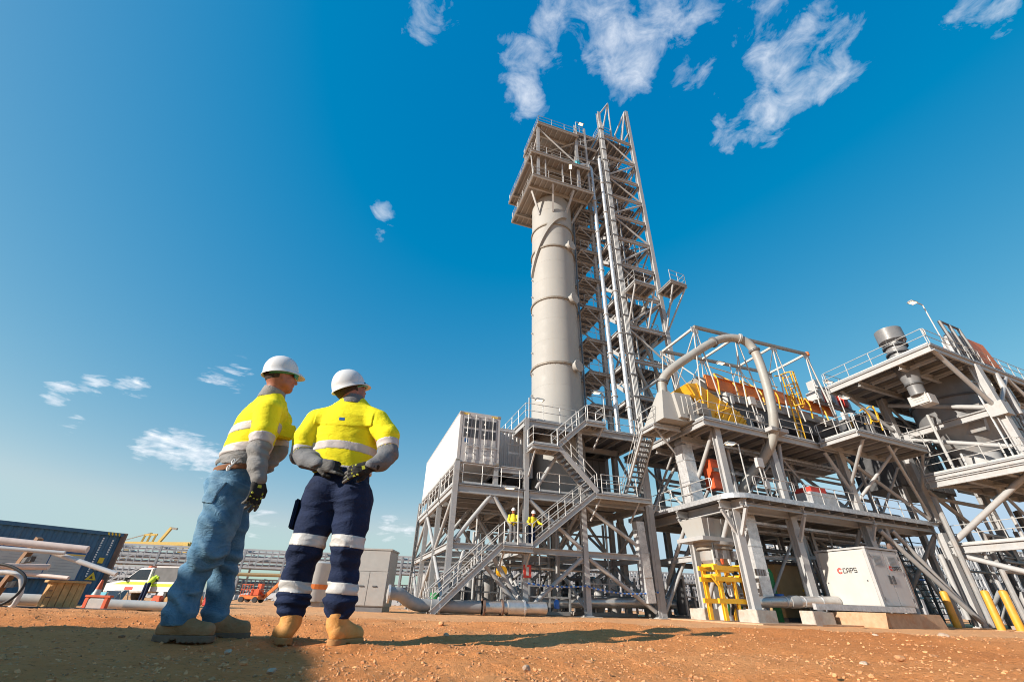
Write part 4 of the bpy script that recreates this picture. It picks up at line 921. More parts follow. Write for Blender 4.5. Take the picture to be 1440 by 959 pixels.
# red cabinet and skid on deck one
o = MB().pbox(19.0, 19.65, 20.2, 20.9, 6.2, 7.9).build('red_cabinet', M['redor'], bevel=.03, loc=W(19,20.2,6.3)); tag(o, 'orange red equipment cabinet in the shade between the two decks', 'cabinet')
t = thing('pump_skid', 'small galvanised boxed skid with a red top on the lower deck', 'skid', W(24.3,18.2,D1))
MB().pbox(24.3, 26.6, 18.2, 19.4, D1+.02, D1+1.0).build('skid_box', M['galv'], t, bevel=.02); MB().pbox(24.5, 25.8, 18.25, 19.3, D1+1.003, D1+1.3).build('red_lid', M['red'], t); MB().lathe(W(23.9,18.6,D1+.2), [(.3,0),(.3,.9)], 14, ax=BDIR).build('motor', M['lgrey'], t, smooth=True)
MB().tube([W(26.7,19.0,D1+.5), W(33.5,19.0,D1+.45)], .22, 12).build('outlet_pipe', M['mgrey'], t, smooth=True)

# ---------------------------------------------------------------- sheet metal ducts
def duct(label, pts, s):
    t = thing('square_duct', label, 'duct', pts[0], 'square sheet metal ducts'); pts = [Vector(p) for p in pts]
    for i, (p, q) in enumerate(zip(pts, pts[1:])):
        d = (q-p).normalized(); member(t, 'duct_section', p-d*.004*i, q, s*(1-.004*i), s*(1-.004*i), 'box', M['duct'], up=ADIR if abs(d.z) > .6 else ZD)
        L = (q-p).length
        for k in range(1, int(L/1.2)+1): c = p+d*k*1.2; member(t, 'seam', c, c+d*.05, s+.04, s+.04, 'box', M['galv'], up=ADIR if abs(d.z) > .6 else ZD)
duct('bright square duct rising left of the deck columns and bending over at its top', [W(17.95,20.9,5.3), W(17.75,20.9,8.6), W(17.95,20.9,9.0), W(19.0,20.9,9.05)], .72)
duct('tall square duct behind the nearest front column below the lower deck', [W(20.0,19.5,.75), W(20.0,19.5,4.75)], .7)
duct('narrow square duct at the far left of the lower deck side', [W(16.0,23.6,.5), W(15.8,23.6,4.6)], .5)

# ---------------------------------------------------------------- hopper with yellow valve frame
def hopper():
    t = thing('discharge_hopper', 'grey discharge hopper with dusty round valve hanging under the lower deck', 'hopper', W(18.2,20,2))
    B0, B1, A0, A1 = 17.0, 19.4, 19.6, 21.4
    def fr(e, z0, f, z1): return [W(B0+e,A0+e,z0),W(B1-e,A0+e,z0),W(B1-e,A1-e,z0),W(B0+e,A1-e,z0),W(B0+f,A0+f,z1),W(B1-f,A0+f,z1),W(B1-f,A1-f,z1),W(B0+f,A1-f,z1)]
    MB().hexa(fr(.22,3.5,0,4.4)).build('hopper_body', M['vessel'], t)
    for b in (17.5, 18.4): MB().hexa([W(b,A0+.2,3.5),W(b+.35,A0+.2,3.5),W(b+.35,A0+.26,3.5),W(b,A0+.26,3.5),W(b-.1,A0-.02,4.4),W(b+.3,A0-.02,4.4),W(b+.3,A0+.1,4.4),W(b-.1,A0+.1,4.4)]).build('gusset', M['mgrey'], t)
    MB().pbox(16.75, 19.65, 19.45, 21.5, 3.3, 3.49).build('support_ring', M['steel'], t)
    MB().lathe(W(18.2,20.4,2.2), [(.55,0),(.75,.25),(.75,.8),(1.0,.95),(1.0,1.1)], 24).build('rotary_valve', M['steel2'], t, smooth=True)
    MB().lathe(W(18.2,20.4,2.95), [(.9,0),(.9,.12)], 24).build('flange_ring', M['ring'], t); MB().tube([W(17.3,19.5,3.2), W(17.3,19.5,1.2)], .05, 6).build('hose', M['black'], t)
    for b in (17.4, 18.0, 18.7): MB().pbox(b, b+.22, 19.6, 19.8, 2.5, 2.9).build('actuator', M['wgrey'], t)
    return t
hopper()
def yellow_frame():
    t = thing('yellow_support_frame', 'bright yellow steel support frame with hoses between the deck columns', 'frame', W(16.6,19.2,GP))
    m = M['yellow']
    for a in (19.1, 20.1):
        for b in (16.95, 18.45): member(t, 'post', W(b,a,GP+.1), W(b,a,2.0), .17, .17, 'ibeam', m)
        for z in (.65, 1.55, 2.02): member(t, 'rail', W(16.6,a-.1,z), W(18.8,a-.1,z), .12, .2, 'box', m)
    for b in (16.95, 18.45):
        for z in (1.55, 2.0): member(t, 'cross_rail', W(b,19.1,z+.15), W(b,20.1,z+.15), .12, .14, 'box', m)
    member(t, 'brace', W(16.4,19.0,1.7), W(16.9,19.0,1.1), .08, .08, 'box', m); member(t, 'middle_post', W(17.75,19.05,GP+.1), W(17.75,19.05,1.5), .12, .12, 'ibeam', m)
    for b, m2 in ((17.25,'green'),(18.05,'green'),(17.5,'black'),(18.25,'insul')): MB().tube(smooth_path([W(b,19.3,.1),W(b+.1,19.25,.5),W(b-.1,19.3,1.0),W(b,19.4,1.7)],4), .05, 6).build('hose', M[m2], t)
    MB().lathe(W(17.4,19.6,GP+.1), [(.3,0),(.3,.5),(.2,.6)], 14).build('valve_body', M['wgrey'], t, smooth=True); MB().lathe(W(18.1,19.6,.75), [(.22,0),(.22,.6)], 14).build('valve_body', M['insul'], t)
    for k in range(5): MB().obox(W(16.8+k*.45,19.0,2.3), BDIR*.05, ADIR*.05, ZD*.12).build('gauge', M[['wgrey','redor','wgrey','black','wgrey'][k]], t)
    for k in range(4): MB().obox(W(18.9+k*.17,18.55,1.9), BDIR*.05, ADIR*.06, ZD*.14).build('switch_box', M['mgrey'], t)
    return t
yellow_frame()

# ---------------------------------------------------------------- white enclosure with maker's lettering, its plinth, pipe and channel
def stroke_text(mb, strokes, org, ex, ey, n, th, depth=.004):
    """letters as flat bars: strokes are polylines in letter space"""
    for s_ in strokes:
        for p, q in zip(s_, s_[1:]):
            P = org+ex*p[0]+ey*p[1]; Q = org+ex*q[0]+ey*q[1]; d = (Q-P).normalized()*th/2; w = d.cross(n).normalized()*th/2
            mb.hexa([P-d-w, Q+d-w, Q+d+w, P-d+w, P-d-w+n*depth, Q+d-w+n*depth, Q+d+w+n*depth, P-d+w+n*depth])
LET = {'C': [[(.8,.9),(.7,1),(.1,1),(0,.9),(0,.1),(.1,0),(.7,0),(.8,.1)]], 'A': [[(0,0),(0,.8),(.2,1),(.6,1),(.8,.8),(.8,0)], [(.1,.42),(.7,.42)]], 'P': [[(0,0),(0,1),(.65,1),(.8,.88),(.8,.55),(.65,.42),(.1,.42)]],
       'S': [[(.8,.9),(.7,1),(.1,1),(0,.9),(0,.62),(.1,.52),(.7,.5),(.8,.4),(.8,.1),(.7,0),(.1,0),(0,.1)]]}
def maker_mark(par, org, ex, n, h):
    mb = MB(); r = h*.62; c = org+ex*r+ZD*h*.5
    for r_ in (1.0, .62): 
        pts = [(math.cos(R(x))*r_, math.sin(R(x))*r_) for x in range(40, 321, 20)]
        if r_ == 1.0: stroke_text(mb, [pts], c, ex*r, ZD*r, n, h*.2)
        else: stroke_text(mb, [pts], c, ex*r, ZD*r, n, h*.14)
    mb.build('emblem', M['inkred'], par)
    mb = MB(); x = r*2+h*.35
    for ch in 'CAPS': stroke_text(mb, LET[ch], org+ex*x, ex*h*.8, ZD*h, n, h*.2); x += h*.98
    mb.build('lettering', M['ink'], par)
def maker_cabinet():
    b0, b1, a0, a1, z0, z1 = 23.7, 26.2, 15.95, 18.6, .62, 3.02
    t = thing('compressor_enclosure', 'off white equipment enclosure with red and black lettering on a dusty plinth', 'enclosure', W(b0,a0,z0))
    MB().pbox(b0, b1, a0, a1, z0, z1).build('body', M['cream'], t)
    MB().pbox(b0+.06, b1-.06, a0+.06, a1-.06, z0-.2, z0-.003).build('base_frame', M['dark'], t)
    for (x0,x1,y0,y1) in ((b0-.04,b0+.1,a0-.04,a0+.1),(b0-.04,b0+.1,a1-.1,a1+.04),(b1-.1,b1+.04,a0-.04,a0+.1)): MB().pbox(x0, x1, y0, y1, z0-.01, z1+.03).build('corner_post', M['lgrey'], t)
    MB().pbox(b0-.06, b1+.06, a0-.06, a1+.06, z1+.031, z1+.11).build('roof', M['lgrey'], t)
    MB().pbox(b0-.022, b0-.001, a0+.12, a1-.12, z0+.04, z1-.06).build('side_panel', M['cream'], t)
    MB().pbox(b0-.03, b0-.0, a0+.11, a1-.11, z0-.03, z0+.035).build('bottom_trim', M['lgrey'], t)
    for d in range(2):
        x0 = b0+.13+d*1.14; dr = MB().pbox(x0, x0+1.10, a0-.03, a0-.001, z0+.05, z1-.05).build('door', M['wgrey'], t)
        MB().pbox(x0+.2, x0+.86, a0-.036, a0-.031, z1-.72, z1-.22).build('louvre_frame', M['lgrey'], dr)
        for k in range(8): MB().hexa([W(x0+.24,a0-.05,z1-.68+k*.055),W(x0+.82,a0-.05,z1-.68+k*.055),W(x0+.82,a0-.037,z1-.68+k*.055),W(x0+.24,a0-.037,z1-.68+k*.055),W(x0+.24,a0-.04,z1-.645+k*.055),W(x0+.82,a0-.04,z1-.645+k*.055),W(x0+.82,a0-.037,z1-.645+k*.055),W(x0+.24,a0-.037,z1-.645+k*.055)]).build('louvre_slat', M['mgrey'], dr)
        MB().pbox(x0+(.88 if d == 0 else .06), x0+(1.04 if d == 0 else .22), a0-.06, a0-.031, z0+.95, z0+1.3).build('door_latch', M['dark'], dr)
        for z in (z0+.25, z1-.35): MB().pbox(x0+(0 if d == 0 else 1.02), x0+(.08 if d == 0 else 1.1), a0-.05, a0-.031, z, z+.14).build('hinge', M['dgrey'], dr)
        if d == 1: maker_mark(dr, W(x0+.12,a0-.0315,z0+1.55), BDIR, -ADIR, .15)
    maker_mark(t, W(b0-.0225,a1-.95,z0+1.42), -ADIR, -BDIR, .19)
    for a, z in ((a1-.25,z0+1.0),(a0+.35,z0+1.05)): MB().lathe(W(b0-.022,a,z), [(.035,0),(.035,.015)], 10, ax=-BDIR).build('panel_lock', M['dark'], t)
    for k in range(4): MB().lathe(W(b1+.06,a0+.25,z1-.45-k*.28), [(.09,0),(.09,.25)], 12, ax=-ADIR).build('filter_can', M['insul'], t)
    MB().tube(smooth_path([W(b1+.1,a0+.1,z1+.25),W(b1+.05,a0,z1-.3),W(b1+.15,a0,1.6),W(b1+.05,a0,.7)],5), .045, 6).build('hose', M['brown'], t)
    MB().lathe(W(b1-.1,a0+.15,z1+.112), [(.1,0),(.13,.12),(.06,.3)], 12).build('breather', M['brown'], t)
    return t
maker_cabinet()
o = MB().hexa([W(23.4,15.75,GP-.1),W(27.75,15.75,GP-.1),W(27.75,19.7,GP-.1),W(23.4,19.7,GP-.1),W(23.4,15.8,.37),W(27.55,15.8,.37),W(27.55,19.7,.37),W(23.4,19.7,.37)]).build('concrete_plinth', M['dustcon'], bevel=.02, loc=W(23.4,15.8,GP)); tag(o, 'long orange dusted concrete plinth under the white enclosure', 'plinth')
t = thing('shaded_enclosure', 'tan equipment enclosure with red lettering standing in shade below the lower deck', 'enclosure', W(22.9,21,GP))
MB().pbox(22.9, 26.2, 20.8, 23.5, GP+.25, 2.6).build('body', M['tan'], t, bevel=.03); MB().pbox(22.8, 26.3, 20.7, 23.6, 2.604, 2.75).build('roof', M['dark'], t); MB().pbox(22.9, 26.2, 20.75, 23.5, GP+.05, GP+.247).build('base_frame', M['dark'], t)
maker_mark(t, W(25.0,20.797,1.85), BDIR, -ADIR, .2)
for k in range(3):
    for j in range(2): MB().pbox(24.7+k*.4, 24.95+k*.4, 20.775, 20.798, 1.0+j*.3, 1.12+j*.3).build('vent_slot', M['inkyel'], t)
t = thing('clad_pipe', 'silver clad pipe on the ground running into the white enclosure', 'pipe', W(17.5,16.9,.7), 'silver clad ground pipes')
MB().tube([W(17.6,19.5,.62), W(23.66,18.15,.80)], .24, 18).build('pipe_run', M['insul'], t, smooth=True)
for b in (19.0, 20.6, 21.6, 22.6): MB().lathe(W(b,19.5-(b-17.6)*.2228,.62+(b-17.6)*.0297), [(.243,0),(.262,0),(.262,.06),(.243,.06)], 18, cap=False, ax=BDIR).build('cladding_band', M['galv'], t)
MB().lathe(W(20.9,18.765,.718), [(.275,0),(.275,.5)], 18, ax=(W(23.66,18.15,.80)-W(17.6,19.5,.62))).build('pipe_sleeve', M['mgrey'], t, smooth=True)
o = MB().pbox(18.6, 25.4, 15.62, 15.78, .40, .62).build('cable_channel', M['galv'], loc=W(18.6,15.62,.4)); tag(o, 'long galvanised channel running in front of the silver pipe and enclosure', 'channel')
for b in (23.9, 25.0): MB().pbox(b, b+.1, 15.65, 15.9, .372, .397).build('channel_bracket', M['steel'], o)
t = thing('gas_cylinder', 'dark green gas cylinder standing behind the tall square duct', 'cylinder', W(21.6,20.2,GP)); MB().lathe(W(21.6,20.2,GP+.05), [(.2,0),(.2,2.2),(.15,2.35),(.07,2.45)], 18).build('tank', M['green'], t, smooth=True); MB().lathe(W(21.6,20.2,2.30), [(.05,0),(.05,.25)], 8).build('valve', M['dark'], t)
o = MB().lathe(W(21.3,19.6,.55), [(.2,0),(.22,.5),(.21,.52)], 16).build('plastic_drum', M['blue'], smooth=True, loc=W(21.3,19.6,.5)); tag(o, 'blue drum behind the silver pipe behind the front column', 'drum')
# bollards
for i, (b, a, lab) in enumerate([(31.0,18.2,'yellow bollard directly right of the dusty plinth'), (31.0,16.35,'yellow bollard left of the big right hand column foot'), (31.0,15.6,'yellow bollard right in front of the big right hand column foot'), (31.0,14.1,'yellow bollard at the right edge of the picture')]):
    aa = a-.09*13.5; t = thing('bollard', lab, 'bollard', W(b,aa,GP), 'yellow bollards')
    mb = MB().lathe(W(b,aa,GP-.05), [(.17,0),(.17,1.68),(.15,1.74),(.08,1.78)], 20); mb.build('tube_post', M['boll'], t, smooth=True); MB().lathe(W(b,aa,GP-.03), [(.26,0),(.26,.06)], 20).build('base_collar', M['dustcon'], t)

# ---------------------------------------------------------------- upper right module
def upper_right():
    t = thing('silo_frame', 'tall white steel silo frame with a cantilevered top platform at the right edge', 'steel structure', W(34.3,11.8,GP))
    for b, a in ((34.3,11.8),(42,11.8),(42,17.44)): column(t, b, a, GP+.05, 13.6, .42)
    platform(t, 30.0, 44, 11.75, 18.4, 14.05, .42, 9, 'a', jh=.24, thick=.06)
    for a in (13.8, 16.4): beam(t, (30.2,a,13.5), (44,a,13.5), .36, .2)
    platform(t, 33.0, 44, 11.4, 16.4, 7.75, .36, 6, 'a', jh=.26)
    member(t, 'deck_girder', W(33.1,16.3,7.25), W(33.1,11.4,7.25), .2, .5, 'ibeam')
    for a in (12.6, 14.4): beam(t, (33.2,a,7.2), (44,a,7.2), .4, .22)
    for P, Q in (((33.3,11.6,7.1),(40,16.2,7.1)), ((33.3,16.2,7.1),(40,11.6,7.1))): angle_brace(t, P, Q, .12)
    beam(t, (34.3,17.2,10.7), (34.3,12.05,10.7), .42, .26); beam(t, (34.3,17.2,3.75), (34.3,9.5,3.75), .46, .28); beam(t, (34.5,17.44,3.6), (44,17.44,3.6), .4, .22); beam(t, (34.5,17.44,10.4), (42,17.44,10.4), .36, .22)
    for P, Q, r in [((30.3,11.9,13.75),(34.15,11.85,10.9),.13), ((30.6,17.9,13.7),(34.1,17.45,11.3),.12), ((34.3,17.1,13.0),(34.3,12.1,10.95),.14), ((34.3,17.0,10.5),(34.3,12.1,8.6),.13), ((34.3,17.1,4.05),(34.3,11.6,7.45),.16),
                    ((34.3,17.1,3.5),(34.3,11.0,1.2),.14), ((33.6,17.6,.2),(33.6,17.6,3.5),.13), ((34.9,17.44,.2),(41.6,17.44,3.4),.13), ((34.9,17.44,7.4),(41.6,17.44,3.9),.13), ((38.0,11.8,13.6),(34.6,11.8,10.9),.12), ((38,11.8,13.6),(41.6,11.8,10.9),.12), ((36.8,11.8,10.9),(36.8,11.8,13.6),.16), ((29.0,17.9,4.5),(34.0,17.2,.1),.13)]: brace(t, P, Q, r)
    h = lambda *ps, **k: handrail(t, [W(*p) for p in ps], **k)
    h((30.05,18.3,14.05),(30.05,11.85,14.05), loop=(True,True), step=1.7); h((30.2,11.8,14.05),(32.0,11.8,14.05)); h((32.3,11.8,14.05),(34.4,11.8,14.05)); h((34.8,11.8,14.05),(43.5,11.8,14.05), loop=(True,False), step=1.2)
    h((33.05,16.3,7.75),(33.05,11.5,7.75), step=1.6); h((33.2,11.45,7.75),(40,11.45,7.75), loop=(False,False)); h((30.2,18.3,14.05),(36,18.3,14.05))
    h((34.4,9.6,4.0),(34.4,16.8,4.0), loop=(False,False))
    MB().pbox(33.9, 34.7, 11.4, 12.2, 10.3, 11.1).build('gusset_plate', M['steel'], t)
    return t
upper_right()
def exhaust_stack():
    c = W(31.4,14.0,0); t = thing('exhaust_stack', 'dark grey round exhaust stack passing up through the upper right platform', 'stack', c+ZD*12)
    MB().lathe(c, [(.40,11.9),(.40,12.6),(.60,13.5),(.60,14.06),(.55,14.07),(.55,15.45)], 28).build('stack_tube', M['dgrey'], t, smooth=True)
    MB().lathe(c, [(.5,15.55),(.74,15.7),(.74,16.55),(.68,16.55),(.66,15.8)], 28, cap=False).build('rain_cowl', M['dgrey'], t, smooth=True)
    for z, r in ((12.6,.48),(14.2,.68),(14.8,.66),(15.3,.68)): MB().lathe(c, [(r-.15,z-.05),(r,z-.05),(r,z+.05),(r-.15,z+.05)], 28, cap=False).build('flange_ring', M['dark'], t)
    for k in range(8): d = BDIR*math.cos(k*.785)+ADIR*math.sin(k*.785); MB().tube([c+d*.6+ZD*15.25, c+d*.68+ZD*15.9], .035, 5).build('cowl_stay', M['dark'], t)
    return t
exhaust_stack()
t = thing('notice_board', 'small white notice board on a box below the exhaust stack', 'sign', W(31.6,13.6,11)); MB().pbox(31.36, 32.1, 13.5, 14.2, 11.3, 11.88).build('control_box', M['wgrey'], t); MB().pbox(31.28, 31.34, 13.6, 14.6, 11.35, 11.95).build('sign_plate', M['white'], t)
for k in range(3): MB().pbox(31.262, 31.277, 13.7+.05*k, 14.45-.1*k, 11.8-k*.14, 11.83-k*.14).build('print_line', M['inkgrey'], t)
def silo():
    c = W(36.4,14.5,0); t = thing('dust_silo', 'big dark grey round silo with a cone bottom between the right hand platforms', 'silo', c+ZD*8)
    MB().lathe(c, [(2.15,10.9),(2.15,13.7),(2.0,13.72)], 40).build('barrel', M['dgrey'], t, smooth=True)
    MB().lathe(c, [(1.0,9.0),(2.14,10.89)], 40, cap=False).build('cone', M['mgrey'], t, smooth=True); MB().lathe(c, [(.9,7.85),(1.0,8.4),(1.0,8.99)], 30).build('outlet', M['lgrey'], t, smooth=True)
    for z in (10.9, 12.4): MB().lathe(c, [(2.15,z-.06),(2.24,z-.06),(2.24,z+.06),(2.15,z+.06)], 40, cap=False).build('hoop_ring', M['dark'], t)
    for k, (b, z) in enumerate(((37.6,8.4),(39.4,8.6))): MB().pbox(b, b+1.2, 11.9, 12.7, z, z+1.1).build('access_box', M['mgrey'], t)
    MB().hexa([W(34.9,13.0,10.0),W(35.3,13.0,10.0),W(35.3,14.2,10.0),W(34.9,14.2,10.0),W(34.6,12.6,11.5),W(34.9,12.6,11.5),W(34.9,14.4,11.5),W(34.6,14.4,11.5)]).build('deflector_plate', M['mgrey'], t)
    MB().pbox(35.9, 36.6, 12.15, 12.23, 12.9, 13.05).build('strip_lamp', M['lamp'], t)
    return t
silo()
def ribbed_housing():
    t = thing('ribbed_housing', 'large grey ribbed panel housing at the far right edge', 'enclosure', W(39.8,13.2,8))
    MB().pbox(40.2, 46, 13.4, 18, 7.9, 13.3).build('wall', M['mgrey'], t)
    for k in range(5): MB().pbox(40.1, 46, 13.3, 13.4, 8.1+k*1.03, 8.98+k*1.03).build('wall_panel', M['mgrey'], t)
    MB().pbox(40.0, 46.1, 13.2, 18.1, 13.304, 13.5).build('roof', M['lgrey'], t)
ribbed_housing()
t = thing('orange_machine', 'orange boxed machine standing on the upper right platform', 'machine', W(36.5,12.4,14.05)); MB().hexa([W(36.0,11.95,14.4),W(39.0,11.95,14.4),W(39.0,13.6,14.4),W(36.0,13.6,14.4),W(36.3,12.0,16.3),W(38.4,12.0,16.3),W(38.4,13.5,16.3),W(36.3,13.5,16.3)]).build('housing', M['orange'], t, bevel=.05)
MB().pbox(36.0, 39.1, 11.9, 13.7, 14.07, 14.39).build('base_frame', M['dark'], t); MB().pbox(39.25, 40.6, 12.6, 13.6, 14.3, 15.2).build('drive_motor', M['yellow'], t)
t = thing('valve_rack', 'cluster of grey valve gear on the upper right platform', 'machine', W(34.2,12.4,14.05))
for k in range(6): MB().pbox(33.4+k*.42, 33.7+k*.42, 11.95, 12.35, 14.1, 15.3+.4*(k % 3)).build('valve_body', M['mgrey' if k % 2 else 'wgrey'], t); MB().tube([W(33.5+k*.42,11.9,14.2), W(33.6+k*.42,11.95,16.1)], .05, 6).build('conduit', M['dgrey'], t)
for k in range(3): member(t, 'rack_frame', W(33.8+k*1.1,11.9,14.1), W(33.4+k*1.1,11.9,16.7), .1, .16, 'box', M['mgrey'])
member(t, 'rack_frame', W(33.4,11.9,16.7), W(35.6,11.9,16.7), .1, .1, 'box', M['dark'])
flood_lamp('lamp on a tall bent pole above the upper right platform', W(32.2,11.85,14.05), 3.5, -BDIR*.75, 0)
t = thing('machinery_group', 'jumble of pipework and machinery seen beyond the canopy truss', 'machine', W(31,20,13)); 
for k in range(9): MB().pbox(30.6+.5*k, 31.0+.5*k, 19.5+.2*(k % 3), 20.4, 13.8, 14.5+.35*((k*7) % 4)).build('machine_box', M[['wgrey','lgrey','red','mgrey'][k % 4]], t)
MB().tube([W(30.4,19.3,14.6), W(35.4,19.3,14.9)], .12, 8).build('pipe_run', M['insul'], t)
member(t, 'support_beam', W(30.5,19.9,13.7), W(35.2,19.9,13.7), .2, .2, 'ibeam')

# ---------------------------------------------------------------- pipework, trays and thin steel that fill the frames
def pipework(label, runs, base, group='pipework inside the frames'):
    t = thing('pipework', label, 'pipework', base, group)
    for pts, r, m in runs: MB().tube([W(*p) for p in pts], r, 8).build('pipe_run', M[m], t, smooth=True)
    return t
rp = random.Random(9)
runs = []
for k in range(16):   # between deck one and deck two
    a = 19.5+rp.random()*6.5; z = 5.9+rp.random()*3.0; b0 = 18.6+rp.random()*5; b1 = b0+3+rp.random()*7; runs.append(([(b0,a,z),(b1,a,z),(b1,a,5.3 if rp.random() < .5 else 8.9)], .05+.07*rp.random(), rp.choice(['insul','steel','lgrey','dgrey','pipe','steel'])))
pipework('grey pipework running between the two right hand decks', runs, W(19,20,6))
runs = []
for k in range(22):   # below deck one
    a = 19.6+rp.random()*7; z = .4+rp.random()*3.9; b0 = 18.6+rp.random()*12; b1 = b0+2+rp.random()*5; runs.append(([(b0,a,GP+.1),(b0,a,z),(b1,a,z),(b1,a,GP+.1 if rp.random() < .5 else 4.7)], .05+.07*rp.random(), rp.choice(['insul','steel','lgrey','dgrey','pipe','mgrey'])))
pipework('grey pipework standing below the right hand lower deck', runs, W(19,20,GP))
runs = []
for k in range(26):   # right of deck one and below the silo frame
    a = 14+rp.random()*12; z = .6+rp.random()*6; b0 = 33.5+rp.random()*8; b1 = b0+2+rp.random()*5; runs.append(([(b0,a,GP+.1),(b0,a,z),(b1,a,z),(b1,a,GP+.1 if rp.random() < .5 else z+2)], .05+.09*rp.random(), rp.choice(['insul','steel','lgrey','dgrey','dark','mgrey','steel'])))
pipework('jumble of pipework standing below the silo frame at the right', runs, W(36,18,GP))
runs = []
for k in range(14):   # on deck two behind the rails
    a = 19.0+rp.random()*4; z = 9.8+rp.random()*2.2; b0 = 18+rp.random()*9; b1 = b0+1.5+rp.random()*4; runs.append(([(b0,a,9.45),(b0,a,z),(b1,a,z),(b1,a,9.45)], .035+.05*rp.random(), rp.choice(['insul','steel','lgrey','dgrey','rail'])))
pipework('thin pipework on the upper deck below the orange conveyor', runs, W(19,20,9.4))
runs = []
for k in range(16):   # under the left frame
    a = 24.3+rp.random()*6; z = .3+rp.random()*4.6; b0 = 5+rp.random()*9; b1 = b0+1.5+rp.random()*4; runs.append(([(b0,a,GP+.1),(b0,a,z),(b1,a,z),(b1,a,5.2 if rp.random() < .4 else GP+.1)], .04+.06*rp.random(), rp.choice(['insul','steel','lgrey','dgrey','pipe'])))
pipework('grey pipework below the left frame behind the stairs', runs, W(6,25,GP))
runs = []
for k in range(12):   # around the silo
    a = 12.2+rp.random()*5; z = 8.2+rp.random()*4.8; b0 = 33.5+rp.random()*6; b1 = b0+1+rp.random()*3; runs.append(([(b0,a,7.8),(b0,a,z),(b1,a,z),(b1,a,13.8)], .04+.06*rp.random(), rp.choice(['insul','steel','lgrey','dgrey'])))
pipework('thin pipework around the dark silo at the right', runs, W(34,13,7.8))
def thin_steel():
    t = thing('secondary_steel', 'slim secondary posts, ties and braces between the two right hand modules', 'steel structure', W(18,22,GP))
    for b, a in ((20.4,20.0),(24.6,19.8),(26.3,20.4),(31.3,19.0),(32.6,21.2),(20.4,24.1),(25.4,24.3),(30.9,24.6)):
        member(t, 'post', W(b,a,GP+.1), W(b,a,4.75), .18, .18, 'ibeam', up=ADIR); member(t, 'post', W(b,a,5.3), W(b,a,8.9), .16, .16, 'ibeam', up=ADIR)
    for (P, Q) in [((19.0,20,2.7),(24.4,20,2.9)), ((24.8,20,3.0),(31.2,19.6,2.9)), ((18.5,24,3.2),(25.2,24.2,3.2)), ((25.5,24.2,3.0),(30.8,24.5,3.0)), ((19,20,7.2),(26.2,20.2,7.2)), ((26.5,20.3,7.0),(34.1,20.3,7.0)), ((18.5,24,7.4),(34,24.5,7.4))]: member(t, 'tie', W(*P), W(*Q), .14, .18, 'ibeam')
    for (P, Q) in [((20.5,20,.2),(24.5,19.8,4.6)), ((24.7,19.8,4.6),(26.2,20.4,.3)), ((26.4,20.4,.2),(31.2,19,4.6)), ((31.4,19,.2),(32.6,21.2,4.6)), ((20.5,24,4.6),(25.3,24.3,.2)), ((25.5,24.3,.2),(30.8,24.6,4.6)), ((20.5,20,5.4),(24.5,19.8,8.8)), ((24.7,19.8,8.8),(28.2,20,5.4)), ((28.6,20,5.4),(34,20,8.8)), ((20.5,24.1,8.8),(25.3,24.3,5.4)), ((25.5,24.3,5.4),(30.8,24.6,8.8)), ((31.4,19,5.4),(33.9,18.0,8.8)), ((18.4,22.4,5.5),(18.3,25.8,8.8)), ((18.4,25.8,5.5),(18.3,22.4,8.8))]: brace(t, P, Q, .075)
    # light frames to the right, on the silo tower
    for (P, Q) in [((34.5,17.3,8.0),(41.8,17.4,13.2)), ((34.5,17.3,13.2),(41.8,17.4,8.0)), ((34.6,11.9,8.0),(41.8,11.9,10.6)), ((42,12,8),(42,17.2,13)), ((34.3,11.9,7.2),(34.3,17.2,4.1)), ((36.5,14.5,.2),(36.5,14.5,7.2)), ((39.5,13,.2),(39.5,13,7.2)), ((36.5,14.5,7.1),(39.5,13,.3)), ((36.5,17.4,.2),(41.5,17.4,3.4))]: brace(t, P, Q, .09)
    for b in (31.0, 32.4, 33.8): member(t, 'hanger', W(b,12.2,13.5), W(b,16,13.5), .1, .22, 'ibeam')
    handrail(t, [W(17.45,22.4,D1),W(17.45,20.6,D1)], loop=(False,False)); handrail(t, [W(22.0,21.9,D2),W(29,21.9,D2)]); handrail(t, [W(19,26.9,D1),W(34,26.9,D1)])
    return t
thin_steel()
t = thing('cable_tray', 'galvanised cable trays hung below the right hand decks', 'cable tray', W(18.6,19,4))
for a, z in ((19.2,4.35),(21.0,4.3),(19.6,8.55)): 
    for da in (0, .5): member(t, 'tray_side', W(18.6,a+da,z), W(33.9,a+da,z), .03, .12, 'box', M['galv'])
    mb = MB()
    for k in range(40): mb.bar(W(18.8+k*.38,a,z-.03), W(18.8+k*.38,a+.5,z-.03), .04, .03)
    mb.build('tray_rungs', M['galv'], t)

t = thing('dark_gap_block', 'dark panelled box added for the dark conveyor mass behind the silo frame', 'enclosure', W(29.6,20,9.5))  # added block, coloured dark to stand for the gloom behind the decks
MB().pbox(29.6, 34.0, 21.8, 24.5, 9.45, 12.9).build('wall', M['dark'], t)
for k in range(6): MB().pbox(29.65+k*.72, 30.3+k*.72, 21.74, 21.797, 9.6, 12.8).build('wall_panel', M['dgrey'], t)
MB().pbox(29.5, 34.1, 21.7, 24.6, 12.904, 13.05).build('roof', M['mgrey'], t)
t = thing('dark_silo_backing', 'dark panelled box added behind the silo for the darkness below the top platform', 'enclosure', W(34.6,18.6,8))  # added block, its dark colour stands for the darkness under the platform
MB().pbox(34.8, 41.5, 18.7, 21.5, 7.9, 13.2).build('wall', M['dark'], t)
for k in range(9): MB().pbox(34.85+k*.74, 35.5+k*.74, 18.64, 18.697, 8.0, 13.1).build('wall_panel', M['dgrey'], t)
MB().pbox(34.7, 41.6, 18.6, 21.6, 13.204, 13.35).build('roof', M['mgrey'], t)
for b in (35.2, 38, 41): member(t, 'support_post', W(b,18.9,GP), W(b,18.9,7.9), .3, .3, 'ibeam', up=ADIR)
